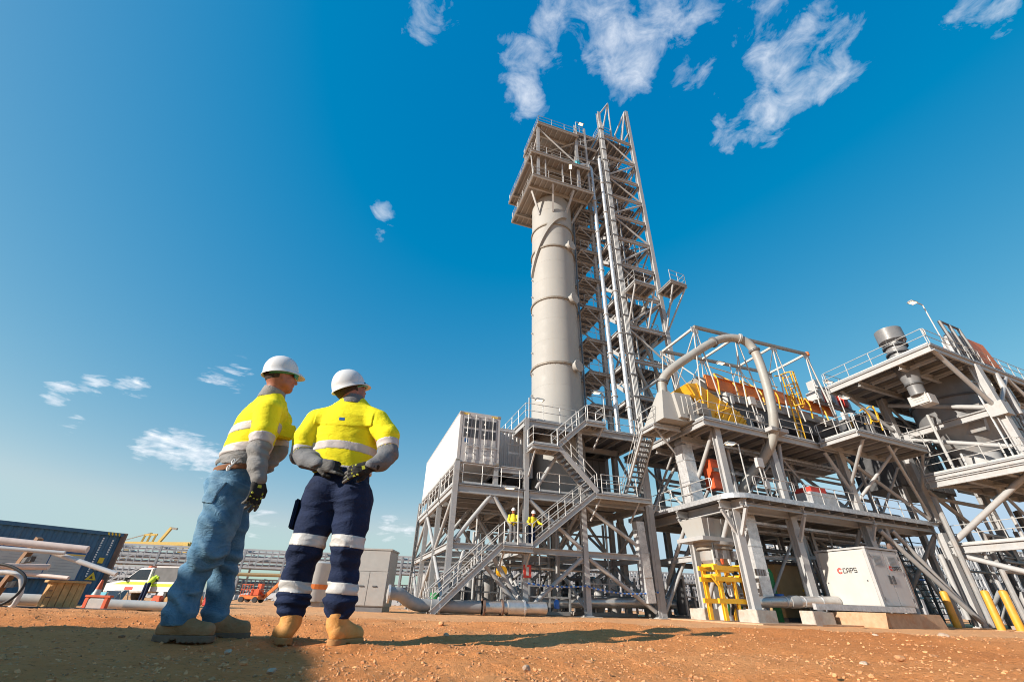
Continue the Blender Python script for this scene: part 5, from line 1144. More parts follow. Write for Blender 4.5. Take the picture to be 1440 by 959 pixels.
# ---------------------------------------------------------------- things at ground level below and beside the plant
t = thing('low_pipeline', 'silver clad pipeline lying along the ground below the left stair', 'pipe', W(3.5,24.2,.2), 'silver clad ground pipes')
MB().tube(smooth_path([W(2.0,22.6,.52), W(2.5,22.7,.5), W(2.9,22.9,.30), W(3.4,23.0,.12), W(4.2,23.0,.10), W(6.3,22.95,.10)], 6), .26, 18).build('pipe_run', M['mgrey'], t, smooth=True)
MB().tube([W(6.5,22.95,.10), W(9.6,22.95,.12)], .27, 18).build('pipe_run', M['insul'], t, smooth=True)
for b in (1.98, 4.3, 6.4, 7.3, 8.4): MB().lathe(W(b,22.97 if b > 3 else 22.6,.5 if b < 3 else .1), [(.27,0),(.36,0),(.36,.09),(.27,.09)], 18, cap=False, ax=BDIR).build('pipe_flange', M['brown'] if 6 < b < 8 else M['galv'], t)
MB().lathe(W(7.6,22.95,.1), [(.33,0),(.33,.8)], 18, ax=BDIR).build('pipe_sleeve', M['insul'], t, smooth=True)
t = thing('long_pipeline', 'second clad pipeline running deeper below the two modules', 'pipe', W(10,26,.5), 'silver clad ground pipes')
MB().tube([W(9.8,26,.35), W(17.8,24.6,.55), W(18.0,24.5,.6)], .26, 14).build('pipe_run', M['insul'], t, smooth=True); MB().tube([W(17.2,26.6,.45), W(22.5,23.4,.55)], .24, 14).build('pipe_run', M['insul'], t, smooth=True)
for k in (.25, .5, .8): MB().lathe(W(17.2,26.6,.45).lerp(W(22.5,23.4,.55), k), [(.25,0),(.27,0),(.27,.3),(.25,.3)], 14, cap=False, ax=W(22.5,23.4,.55)-W(17.2,26.6,.45)).build('cladding_band', M['mgrey'], t)
# pump skids and process gear seen dark between the lower columns
def skid(b, a, w, d, h, label, seed):
    r = random.Random(seed); t = thing('process_skid', label, 'skid', W(b,a,GP), 'process skids below the decks')
    MB().pbox(b, b+w, a, a+d, GP+.03, GP+.2).build('base_frame', M['steel2'], t)
    for k in range(int(w/1.0)):
        x = b+.35+k*1.0; m = M[r.choice(['dgrey','mgrey','insul','wgrey','dark','lgrey'])]
        if r.random() < .55: MB().lathe(W(x,a+d*.4,GP+.2), [(.3,0),(.33,.2),(.33,h*r.uniform(.4,.8)),(.2,h*.85)], 14).build('vessel_pot', m, t, smooth=True)
        else: MB().pbox(x-.3, x+.35, a+.2, a+d*.7, GP+.2, GP+h*r.uniform(.4,.9)).build('machine_box', m, t)
        MB().tube([W(x+.4,a+.1,GP+.2), W(x+.4,a+.1,GP+h*r.uniform(.6,1)), W(x+.9,a+.15,GP+h*r.uniform(.6,1))], .05, 6).build('pipe_run', M[r.choice(['insul','steel','dgrey'])], t)
    for z in (.5, .8): member(t, 'rail', W(b,a,GP+h*z), W(b+w,a,GP+h*z), .07, .07, 'box', M[r.choice(['steel','dgrey'])])
    for x in (b, b+w/2, b+w): member(t, 'post', W(x,a+.02,GP+.2), W(x,a+.02,GP+h), .1, .1, 'ibeam', M['steel'])
for i, (b, a, w, d, h, lab) in enumerate([(5.4,26,3.0,2,2.0,'process skid in the shade behind the lowest stair'), (9.6,25.2,2.4,2,1.7,'process skid behind the post with the red sign'), (13.0,25.5,3.4,2,2.0,'process skid left of the lattice tower foot'), (12.8,29.5,4,2,2.4,'process skid deep below the tall column'),
        (18.8,24,3.2,2,2.2,'process skid behind the discharge hopper'), (24,24.6,4,2,2.0,'process skid deep behind the tan enclosure'), (29.2,20.6,4.6,2,2.2,'process skid right of the dusty plinth in shade'), (32.5,23.5,6,2.2,2.6,'process skid far back below the right frame'), (35.2,14.5,5,2,1.9,'process skid behind the right edge bollard'), (6.0,33.0,5,2,2.2,'process skid at the back of the left frame')]): skid(b, a, w, d, h, lab, 30+i)
# pipe bundles crossing behind the right-hand decks
t = thing('pipe_bundle', 'bundle of horizontal pipes and trays crossing below the right hand frames', 'pipes', W(30,24,2))
for k in range(9):
    z = 1.4+.42*k; a = 24+.3*(k % 3); MB().tube([W(29.5,a,z), W(44,a,z+.1)], .07+.04*(k % 3), 8).build('pipe_run', M[['insul','lgrey','dgrey','blue','insul','white'][k % 6]], t)
for b in (30, 33, 36, 39, 42): member(t, 'pipe_stand', W(b,24.9,GP), W(b,24.9,5.4), .2, .2, 'ibeam', M['steel'])
for b0, b1 in ((30,33),(33,36),(36,39),(39,42)): member(t, 'brace', W(b0,24.9,.2), W(b1,24.9,4.8), .12, .12, 'tube', M['steel'])
stairs('stair_flight', 'dark steel stair far back below the right hand silo frame', W(38.5,20.5,GP), W(36,20.5,4.2), .9, 13, ADIR)
stairs('stair_flight', 'dark steel stair in shade between the two right hand columns', W(36.5,23,3.9), W(39,23,7.4), .9, 12, ADIR)
# tape, sign, fire hose box, water bottle
t = thing('barrier_tape', 'blue and white rope barrier strung between the left frame columns', 'barrier', W(8.8,23.45,1.15))
n = 60; f = lambda x: 1.18-.10*math.sin((x-8.8)/3.5*math.pi) if x < 12.3 else 1.12-.18*math.sin((x-12.3)/4.3*math.pi)-.02*(x-12.3)
MB().tube([W(8.8+k*7.8/n,23.45,f(8.8+k*7.8/n)) for k in range(n+1)], .034, 6).build('white_rope', M['white'], t)
for k in range(30):
    x0 = 8.85+k*.26; MB().tube([W(x0,23.45,f(x0)), W(x0+.13,23.45,f(x0+.13))], .048, 6).build('blue_band', M['blue'], t)
t = thing('warning_sign', 'red framed sign with a white panel on the front left post', 'sign', W(8.75,23.4,1.4)); MB().pbox(8.6, 9.02, 23.38, 23.42, 1.42, 2.0).build('sign_plate', M['red'], t); MB().pbox(8.74, 8.88, 23.372, 23.378, 1.52, 1.9).build('sign_panel', M['white'], t)
t = thing('water_bottle', 'blue bottle hanging below the rope barrier', 'bottle', W(10.4,23.4,.15)); MB().lathe(W(10.4,23.4,.12), [(.13,0),(.14,.03),(.14,.3),(.06,.4)], 12).build('bottle_body', M['blue'], t, smooth=True); MB().lathe(W(10.4,23.4,.53), [(.05,0),(.05,.07)], 8).build('cap', M['white'], t)
t = thing('hose_reel', 'yellow hose reel behind the lower stair', 'reel', W(8.0,25.5,1.2)); MB().lathe(W(8.0,25.0,1.75), [(.26,0),(.26,.08),(.2,.09),(.2,.3),(.26,.31),(.26,.39)], 20, ax=ADIR).build('drum', M['yellow'], t); member(t, 'stand', W(8.0,25.1,GP), W(8.0,25.1,1.7), .1, .1, 'box', M['steel'])
o = MB().lathe(W(4.9,27.0,GP), [(.3,0),(.3,.85),(.26,.9)], 16).build('waste_bin', M['green'], smooth=True, loc=W(4.9,27,GP)); tag(o, 'green bin at the foot of the left frame legs', 'bin')
t = thing('ladder', 'black ladder on the rear corner of the left frame', 'ladder', W(4.6,36.2,GP))
for a in (35.2, 35.75): member(t, 'side_rail', W(4.55,a,GP), W(4.55,a,5.4), .09, .09, 'box', M['dark'])
for k in range(16): member(t, 'rung', W(4.55,35.2,.1+k*.33), W(4.55,35.75,.1+k*.33), .05, .05, 'box', M['dark'])
# grey cabinet left of the stair
def grey_cabinet():
    x0, x1, y0, y1 = -7.75, -5.42, 23.0, 24.6; g = gh(-6.5, 23)
    t = thing('electrical_cabinet', 'tall plain grey electrical cabinet with two doors left of the stair', 'cabinet', (x0, y0, g))
    MB().box(x0, x1, y0, y1, g+.22, g+2.5).build('body', M['capgrey'], t); MB().box(x0+.05, x1-.05, y0+.05, y1-.05, g-.02, g+.217).build('plinth', M['dgrey'], t); MB().box(x0-.04, x1+.04, y0-.05, y1+.04, g+2.503, g+2.57).build('roof', M['capgrey'], t)
    MB().box(x0+.03, x1-.03, y0-.02, y0-.001, g+1.62, g+2.47).build('top_panel', M['capgrey'], t)
    for a, b, hx in ((x0+.03, -6.28, x0+1.2), (-6.25, x1-.03, -5.95)):
        d = MB().box(a, b, y0-.025, y0-.001, g+.25, g+1.585).build('door', M['capgrey'], t); MB().box(hx-.1, hx+.1, y0-.06, y0-.026, g+.98, g+1.03).build('handle', M['dark'], d)
    MB().lathe((x0+.95, y0-.026, g+.98), [(.05,0),(.03,.03)], 10, ax=(0,-1,0)).build('lock', M['galv'], t)
grey_cabinet()
t = thing('white_tank', 'white round tank with an orange band seen between the workers legs', 'tank', (-12.0, 32, GP)); MB().lathe((-12.0,32,GP+.3), [(.85,0),(.85,2.1),(.7,2.2)], 24).build('tank_body', M['white'], t, smooth=True); MB().lathe((-12.0,32,GP+.95), [(.86,0),(.87,.01),(.87,.26),(.86,.27)], 24, cap=False).build('orange_band', M['orange'], t); MB().box(-12.7,-11.3,31.5,32.5,GP,GP+.29).build('base_frame', M['mgrey'], t)
# far fence panels right of the cabinet
t = thing('mesh_fence', 'row of pale temporary fence panels right of the grey cabinet', 'fence', (-5.2, 30, GP))
for k in range(5):
    x = -5.6+k*.95; p = MB().tube([(x,30,GP),(x,30,GP+1.9),(x+.85,30,GP+1.9),(x+.85,30,GP)], .03, 6).build('fence_panel', M['rail'], t)
    mb = MB()
    for j in range(1, 8): mb.tube([(x+j*.107,30,GP+.1),(x+j*.107,30,GP+1.88)], .012, 4)
    mb.build('wires', M['rail'], p)
o = MB().box(-4.6,-1.2,33,36,GP,GP+2.1).build('plant_cabin', M['lgrey'], bevel=.03, loc=(-4.6,33,GP)); tag(o, 'pale grey plant cabin behind the fence and the left frame legs', 'cabin')
o = MB().pbox(6.2,9.6,40,43,GP,GP+2.4).build('plant_cabin', M['lgrey'], bevel=.03, loc=W(6.2,40,GP)); tag(o, 'pale cabin far back seen through the left frame', 'cabin')
# ---------------------------------------------------------------- far pipe rack, crane, boom lift, tanks
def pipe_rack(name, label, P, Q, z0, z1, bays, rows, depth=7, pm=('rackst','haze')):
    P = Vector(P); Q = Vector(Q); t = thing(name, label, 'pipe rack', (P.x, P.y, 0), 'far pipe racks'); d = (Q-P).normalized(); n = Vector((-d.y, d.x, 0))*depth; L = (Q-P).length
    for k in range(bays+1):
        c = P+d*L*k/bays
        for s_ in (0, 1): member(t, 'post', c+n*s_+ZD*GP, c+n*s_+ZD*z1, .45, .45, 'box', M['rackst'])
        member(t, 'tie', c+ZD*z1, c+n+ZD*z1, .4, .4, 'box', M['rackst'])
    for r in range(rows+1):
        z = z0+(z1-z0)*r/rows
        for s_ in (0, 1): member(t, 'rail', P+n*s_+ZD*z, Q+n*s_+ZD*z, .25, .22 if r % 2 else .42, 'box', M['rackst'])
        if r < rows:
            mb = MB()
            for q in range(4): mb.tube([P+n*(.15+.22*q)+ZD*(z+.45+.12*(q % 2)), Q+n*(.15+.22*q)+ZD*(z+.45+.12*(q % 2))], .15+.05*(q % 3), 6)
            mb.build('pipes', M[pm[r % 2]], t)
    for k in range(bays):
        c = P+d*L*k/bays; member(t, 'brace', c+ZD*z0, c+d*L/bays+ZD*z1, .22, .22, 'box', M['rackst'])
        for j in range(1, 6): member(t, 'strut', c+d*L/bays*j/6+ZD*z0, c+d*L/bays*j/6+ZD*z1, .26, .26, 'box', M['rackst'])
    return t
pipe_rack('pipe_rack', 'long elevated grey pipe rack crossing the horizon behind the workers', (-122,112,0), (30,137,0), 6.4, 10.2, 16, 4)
pipe_rack('pipe_rack', 'nearer lower grey pipe rack behind the parked utility vehicle', (-110,92,0), (-64,97,0), 1.2, 4.6, 7, 4, 5)
pipe_rack('pipe_rack', 'low far pipe rack on the horizon between the workers', (-75,128,0), (-20,140,0), .6, 4.0, 9, 3, 5)
o = MB().tube([(-72,104,4.1),(-30,112,4.5)], .35, 8).build('far_pipe', M['tan'], loc=(-72,104,4.1)); tag(o, 'long tan pipe on the horizon behind the boom lift', 'pipe')
t = thing('gantry_crane', 'yellow gantry crane with a raised jib above the far pipe rack', 'crane', (-92,128,0))
for P, Q, w in (((-101,127,11.3),(-92,127,11.5),.7), ((-92,127,11.4),(-83,127,11.6),.8), ((-84,127,11.6),(-83.2,127,9.5),1.2)): member(t, 'girder', P, Q, w, w, 'box', M['crane'])
member(t, 'jib', (-91.5,127,11.6), (-89.6,127,15.4), .6, .6, 'box', M['crane']); member(t, 'jib_head', (-89.8,127,15.3), (-88.0,127,15.1), .5, .5, 'box', M['ring'])
for x in (-96, -94.6, -93.2): member(t, 'cab_post', (x,127,11.5), (x+.3,127,14.0-.3*abs(x+94.6)), .4, .4, 'box', M['crane'])
member(t, 'cab_beam', (-96,127,13.4), (-92.6,127,13.6), .4, .4, 'box', M['crane']); member(t, 'stay', (-101,127,11.9), (-94.6,127,13.9), .2, .2, 'box', M['ring'])
for x in (-99, -85): member(t, 'leg', (x,127,GP), (x,127,11), .9, .9, 'box', M['crane'])
def boom_lift():
    c = Vector((-22.3,45,GP)); t = thing('boom_lift', 'orange boom lift with a red cage parked far behind the workers', 'boom lift', c); X = lambda x, y, z: c+Vector((x, y, z))
    MB().obox(X(0,0,.38), Vector((.85,0,0)), Vector((0,.6,0)), ZD*.14).build('chassis', M['orange'], t, bevel=.04); MB().obox(X(.35,0,.78), Vector((.38,0,0)), Vector((0,.45,0)), ZD*.25).build('turret', M['redor'], t, bevel=.04)
    for x in (-.6, .6):
        for y in (-.68, .45): MB().lathe(X(x,y,.22), [(.22,0),(.22,.22)], 16, ax=(0,1,0)).build('wheel', M['black'], t)
    member(t, 'boom', X(.5,0,.9), X(1.1,0,.45), .2, .24, 'box', M['redor']); member(t, 'boom_extension', X(1.0,0,.35), X(2.7,0,2.1), .2, .26, 'box', M['orange'])
    for z in (.55, .95, 1.35): MB().tube([X(-.85,-.5,z), X(.1,-.5,z)], .03, 6).build('cage_rail', M['redor'], t)
    for k in range(5): MB().tube([X(-.85+k*.24,-.5,.5), X(-.85+k*.24,-.5,1.35)], .025, 6).build('cage_post', M['redor'], t)
    MB().obox(X(.55,0,1.25), Vector((.16,0,0)), Vector((0,.3,0)), ZD*.2).build('engine_cover', M['redor'], t)
boom_lift()
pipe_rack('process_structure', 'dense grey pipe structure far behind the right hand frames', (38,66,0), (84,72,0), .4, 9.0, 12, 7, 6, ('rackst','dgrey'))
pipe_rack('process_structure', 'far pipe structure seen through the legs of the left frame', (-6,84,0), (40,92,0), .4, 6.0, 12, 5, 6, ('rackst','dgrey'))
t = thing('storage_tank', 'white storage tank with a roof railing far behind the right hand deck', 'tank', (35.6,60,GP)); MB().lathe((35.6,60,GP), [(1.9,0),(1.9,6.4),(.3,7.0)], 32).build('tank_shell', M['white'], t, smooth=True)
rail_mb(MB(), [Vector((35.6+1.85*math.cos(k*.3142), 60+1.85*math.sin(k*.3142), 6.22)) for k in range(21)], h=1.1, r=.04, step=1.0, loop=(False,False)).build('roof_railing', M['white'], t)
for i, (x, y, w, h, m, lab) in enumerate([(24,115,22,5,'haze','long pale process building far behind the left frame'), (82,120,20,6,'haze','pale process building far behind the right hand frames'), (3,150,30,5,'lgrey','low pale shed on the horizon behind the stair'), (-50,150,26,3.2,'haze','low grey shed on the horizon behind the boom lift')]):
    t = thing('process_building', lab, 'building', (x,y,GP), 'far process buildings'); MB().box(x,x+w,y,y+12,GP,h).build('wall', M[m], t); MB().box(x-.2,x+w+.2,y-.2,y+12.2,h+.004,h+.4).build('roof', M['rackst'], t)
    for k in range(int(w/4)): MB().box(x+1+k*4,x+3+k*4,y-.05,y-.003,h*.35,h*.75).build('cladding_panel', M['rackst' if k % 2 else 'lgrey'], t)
rr_ = random.Random(5)
# scrap heap / stockpile behind boom lift
o = MB(); 
for k in range(160):
    x = -44+rr_.random()*34; y = 58+rr_.random()*20; s = .15+.4*rr_.random(); c = Vector((x, y, GP+s*.6+.5*max(0, 1-abs(x+27)/9)*rr_.random()))
    o.obox(c, Vector((s, 0, .2*s)), Vector((0, s, 0)), ZD*s*.6)
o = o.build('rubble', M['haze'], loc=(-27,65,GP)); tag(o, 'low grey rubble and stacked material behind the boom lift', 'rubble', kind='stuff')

# ---------------------------------------------------------------- left foreground yard
U = Vector((-.597,-.802,0)); V_ = Vector((-.802,.597,0)); C0 = Vector((-16.1,20.3,GP+.02))     # container: long side along U, depth along V_
def navy_container():
    L, D, Hh = 6.06, 2.44, 2.57; n = -V_
    t = thing('shipping_container', 'navy blue corrugated shipping container at the left edge', 'container', C0)
    MB().hexa([C0+U*.06-n*.05+ZD*.05, C0+U*(L-.06)-n*.05+ZD*.05, C0+U*(L-.06)-n*(D-.05)+ZD*.05, C0+U*.06-n*(D-.05)+ZD*.05, C0+U*.06-n*.05+ZD*(Hh-.04), C0+U*(L-.06)-n*.05+ZD*(Hh-.04), C0+U*(L-.06)-n*(D-.05)+ZD*(Hh-.04), C0+U*.06-n*(D-.05)+ZD*(Hh-.04)]).build('body', M['navy'], t)
    corrugated(MB(), C0+U*.14-n*.045+ZD*.15, U, ZD, n, L-.28, Hh-.28, .278, .036).build('side_wall', M['navy'], t)
    MB().bar(C0+ZD*.075, C0+U*L+ZD*.075, .12, .15).build('bottom_rail', M['navy'], t); MB().bar(C0+ZD*(Hh-.07), C0+U*L+ZD*(Hh-.07), .1, .13).build('top_rail', M['navy'], t)
    for p in (C0+U*.05, C0+U*(L-.05)): MB().bar(p+ZD*0, p+ZD*Hh, .16, .14).build('corner_post', M['brown'], t)
    MB().bar(C0-n*.05+ZD*.02-U*.03, C0-n*D+ZD*.02-U*.03, .1, .1).build('end_sill', M['brown'], t)
    for k in range(2): MB().obox(C0-n*(.65+1.16*k)-U*.02+ZD*(Hh/2), U*.03, n*.56, ZD*(Hh/2-.15)).build('end_door', M['brown'], t)
    for k in range(4): MB().tube([C0-n*(.35+.58*k)-U*.08+ZD*.1, C0-n*(.35+.58*k)-U*.08+ZD*(Hh-.1)], .022, 6).build('lock_rod', M['galv'], t)
    pr = lambda s, z, w, h, m, nm: MB().obox(C0+U*s+n*.012+ZD*z, U*w/2, n*.004, ZD*h/2).build(nm, M[m], t)
    n_ = n
    flat = C0+n*.0
    # printed marks on flat plates near the end: short vertical lines of lettering, square, shield and triangle signs
    for k, (s, z0_, cnt) in enumerate(((.70,.95,17),(.36,1.75,7))):
        for j in range(cnt): MB().obox(C0+U*s+n*.012+ZD*(z0_+j*.085), U*.028, n*.003, ZD*.026).build('stencil_letter', M['inkwhite'], t)
    pr(.46,1.52,.17,.20,'inkyel','hazard_label'); pr(.47,1.25,.17,.18,'inkgrey','shield_label')
    MB().prism([C0+U*.70+n*.012+ZD*.82, C0+U*.34+n*.012+ZD*.82, C0+U*.52+n*.012+ZD*1.10], n*.005).build('warning_triangle', M['inkyel'], t)
    MB().prism([C0+U*.58+n*.018+ZD*.87, C0+U*.46+n*.018+ZD*.87, C0+U*.52+n*.018+ZD*.98], n*.003).build('triangle_symbol', M['ink'], t)
    for k in range(4): MB().obox(C0+U*(.25+.12*k)+n*.055+ZD*(Hh-.07), U*.035+ZD*.03, n*.004, ZD*.04).build('hazard_stripe', M['inkyel'], t)
    return t
navy_container()
def site_board():
    n = -V_; O = C0+U*1.02+n*.2+ZD*.78; w, h = 4.0, 1.08
    t = thing('site_notice_board', 'wide white site notice board with navy and yellow header in front of the container', 'sign', C0+U*2+n*.35)
    bd = MB().obox(O+U*w/2+ZD*h/2, U*w/2, n*.015, ZD*h/2).build('board', M['white'], t)
    for k in range(3): member(t, 'post', C0+U*(1.2+1.7*k)+n*.155, C0+U*(1.2+1.7*k)+n*.155+ZD*1.8, .06, .06, 'box', M['wood2'])
    fr_ = lambda s, z, w_, h_, m, nm, e=.017: MB().obox(O+U*s+ZD*z+n*e, U*w_/2, n*.002, ZD*h_/2).build(nm, M[m], bd)
    for s in (0.01, 1.05, 2.5, 3.99): fr_(s, h/2, .03, h, 'inkblue', 'panel_border', .020)
    for z in (.012, h-.012): fr_(w/2, z, w, .025, 'inkblue', 'panel_border', .0205)
    for s, w_ in ((.53,.98),(1.78,1.35),(3.25,1.4)): fr_(s, h-.12, w_, .16, 'inkblue', 'panel_header'); fr_(s, h-.23, w_, .035, 'inkyel', 'header_line')
    for s, w_ in ((.53,.8),(1.78,1.15),(3.25,1.2)):
        for j in range(8): fr_(s, h-.34-.095*j, w_*(.95 if j % 3 else .7), .02, 'inkgrey', 'print_line')
    return t
site_board()
def gp(x, y, z=0): return Vector((x, y, gh(x, y)+z))
# pipe rack of timber with pale pipes
def pipe_stand():
    t = thing('pipe_trestle', 'leaning timber and steel trestle holding pale pipes at the left edge', 'trestle', gp(-12.3,12.4))
    member(t, 'post', gp(-12.5,12.5,-.02), gp(-11.95,12.35,1.55), .13, .13, 'box', M['wood2']); member(t, 'post', gp(-13.9,11.2,-.02), gp(-13.5,11.1,1.5), .13, .13, 'box', M['wood2'])
    member(t, 'arm', gp(-12.2,12.45,1.02), gp(-11.6,12.1,1.05), .09, .12, 'box', M['dark']); member(t, 'arm', gp(-13.7,11.2,1.02), gp(-13.1,10.9,1.05), .09, .12, 'box', M['dark']); member(t, 'arm', gp(-12.3,12.5,.5), gp(-11.7,12.15,.52), .09, .12, 'box', M['dark'])
    for k in range(4): MB().obox(gp(-12.6+.9*k,12.6,.02), Vector((.35,.1,0)), Vector((-.03,.1,0)), ZD*.05).build('foot', M['dark'], t)
pipe_stand()
PIPES = [('thick pale pipe lying along the top arm of the trestle', (-14.2,11.2,1.34), (-10.6,12.35,1.14), .085, 'pvcpink'), ('second pale pipe on the trestle just below the top one', (-14.2,11.0,1.14), (-10.9,12.1,1.03), .045, 'pvc'),
         ('pale pipe slanting down from the trestle towards the traffic cone', (-11.7,12.1,1.16), (-9.65,12.4,.62), .055, 'pvc'), ('pale pipe lying on the lower arm of the trestle', (-13.9,11.4,.66), (-11.2,12.2,.72), .065, 'pvcpink'), ('dusty thin pipe slanting to the cable drum', (-12.6,12.1,.62), (-10.6,12.2,.50), .045, 'pvcpink')]
for lab, P, Q, r, m in PIPES:
    o = MB().tube([Vector(P), Vector(Q)], r, 14).build('loose_pipe', M[m], smooth=True, loc=P); tag(o, lab, 'pipe', 'loose pale pipes in the yard')
for lab, P, Q, r in (('large white pipe lying on the ground left of the cable drum', (-14.5,12.3,.06), (-11.35,13.3,.0), .13), ('white pipe lying on the ground behind the cable drum', (-11.6,14.6,-.06), (-10.2,15,-.08), .13), ('short white pipe lying right of the red barrier', (-10.75,14.6,-.06), (-9.6,14.9,-.08), .11)):
    o = MB().tube([Vector(P), Vector(Q)], r, 18).build('ground_pipe', M['white'], smooth=True, loc=P); tag(o, lab, 'pipe', 'white pipes on the ground')
o = MB().tube(smooth_path([gp(-12.4,11.1,.6), gp(-11.5,11.2,.85), gp(-10.85,11.3,.66), gp(-10.75,11.3,.32), gp(-11.0,11.2,.05), gp(-11.9,11.2,.03), gp(-12.6,11.0,.03)], 7), .03, 8).build('cable_hose', M['black'], smooth=True, loc=gp(-11.9,11.2)); tag(o, 'black hose looping down beside the trestle', 'hose')
o = MB().tube(smooth_path([gp(-12.5,11.3,.6), gp(-11.3,11.45,.7), gp(-10.95,11.5,.45), gp(-10.95,11.55,.1), gp(-11.1,11.6,-.0)], 7), .05, 10).build('bent_pipe', M['pvc'], smooth=True, loc=gp(-11.3,11.45)); tag(o, 'pale bent pipe curving down inside the black hose loop', 'pipe')
def cable_drum():
    c = gp(-11.25, 13, 0); t = thing('cable_drum', 'pale timber cable drum standing between the white pipes and the cone', 'cable drum', c)
    for z0 in (.0, .60): MB().lathe(c, [(.46,z0),(.46,z0+.05)], 26).build('flange', M['wood'], t)
    for k in range(16):
        a = k*2*math.pi/16; d = Vector((math.cos(a), math.sin(a), 0)); e = Vector((-d.y, d.x, 0)); MB().obox(c+d*.36+ZD*.322, d*.015, e*.066, ZD*.275).build('slat', M['wood'], t)
    for k in range(2): MB().obox(c+Vector((.0,-.377,.28+.14*k)), Vector((.06-.02*k,0,0)), Vector((0,.002,0)), ZD*.012).build('stamp', M['brown'], t)
cable_drum()
def cone(x, y, label, h=.72):
    c = gp(x, y); t = thing('traffic_cone', label, 'traffic cone', c)
    MB().obox(c+ZD*.02, Vector((.19,0,0)), Vector((0,.19,0)), ZD*.02).build('base', M['black'], t); MB().lathe(c+ZD*.041, [(.15,0),(.11,h*.36)], 20).build('cone_body', M['redor'], t, smooth=True)
    MB().lathe(c+ZD*.041, [(.112,h*.362),(.075,h*.66)], 20).build('reflective_sleeve', M['white'], t, smooth=True); MB().lathe(c+ZD*.041, [(.075,h*.662),(.03,h),(.02,h*1.01)], 20).build('cone_tip', M['redor'], t, smooth=True)
cone(-12.0, 15, 'orange and white traffic cone behind the cable drum')
def red_barrier():
    c = gp(-11.1, 14.0); t = thing('road_barrier', 'red and white road barrier board right of the traffic cone', 'barrier', c); R_ = M['redor']
    MB().obox(c+Vector((.0,0,.16)), Vector((.22,0,0)), Vector((0,.05,.04)), ZD*.15).build('panel', M['white'], t)
    for dx in (-.26, .26): MB().obox(c+Vector((dx,0,.16)), Vector((.045,0,0)), Vector((0,.06,.04)), ZD*.17).build('side_frame', R_, t)
    MB().obox(c+Vector((0,.02,.345)), Vector((.34,0,0)), Vector((0,.07,0)), ZD*.025).build('top_rail', R_, t); MB().obox(c+Vector((.1,-.02,-.0)), Vector((.42,0,0)), Vector((0,.2,0)), ZD*.02).build('foot', R_, t)
red_barrier()
def a_frame(x, y, w, h, m, label):
    c = gp(x, y); t = thing('frame_sign', label, 'sign', c)
    MB().hexa([c+Vector((-w/2,-.25,0)), c+Vector((w/2,-.25,0)), c+Vector((w/2,-.22,0)), c+Vector((-w/2,-.22,0)), c+Vector((-w/2,0,h)), c+Vector((w/2,0,h)), c+Vector((w/2,.03,h)), c+Vector((-w/2,.03,h))]).build('panel', M[m], t)
    MB().tube([c+Vector((-w/2,.25,0)), c+Vector((-w/2,.02,h))], .02, 6).build('back_leg', M['galv'], t); MB().tube([c+Vector((w/2,.25,0)), c+Vector((w/2,.02,h))], .02, 6).build('back_leg', M['galv'], t)
a_frame(-15.0, 19.5, .5, .5, 'mgrey', 'grey leaning sign board behind the barrier'); a_frame(-16.9, 22.4, .6, .55, 'lgrey', 'pale leaning sign board left of the utility vehicle'); a_frame(-14.3, 18.0, .5, .45, 'teal', 'small blue grey leaning board beside the barrier')
for i, (x, y, m, s, lab) in enumerate([(-17.6,26,'redor',.25,'red plastic block under the utility vehicle door'), (-17.1,26.1,'wood',.22,'pale timber block beside the red plastic block'), (-14.8,24.5,'yellow',.3,'yellow hard case right of the utility vehicle wheel'), (-14.1,24.6,'red',.3,'red gas can right of the yellow hard case'), (-13.5,24.6,'red',.28,'second red gas can nearest the worker leg'), (-12.2,19.5,'orange',.22,'orange board lying behind the white short pipe')]):
    c = gp(x, y); o = MB().hexa([c+Vector((-s,-s*.7,0)), c+Vector((s,-s*.7,0)), c+Vector((s,s*.7,0)), c+Vector((-s,s*.7,0)), c+Vector((-s*.8,-s*.6,s*1.5)), c+Vector((s*.7,-s*.6,s*1.5)), c+Vector((s*.7,s*.6,s*1.5)), c+Vector((-s*.8,s*.6,s*1.5))]).build(['plastic_block','timber_block','hard_case','gas_can','gas_can','board'][i], M[m], bevel=.04, loc=c); tag(o, lab, ['block','block','case','can','can','board'][i])
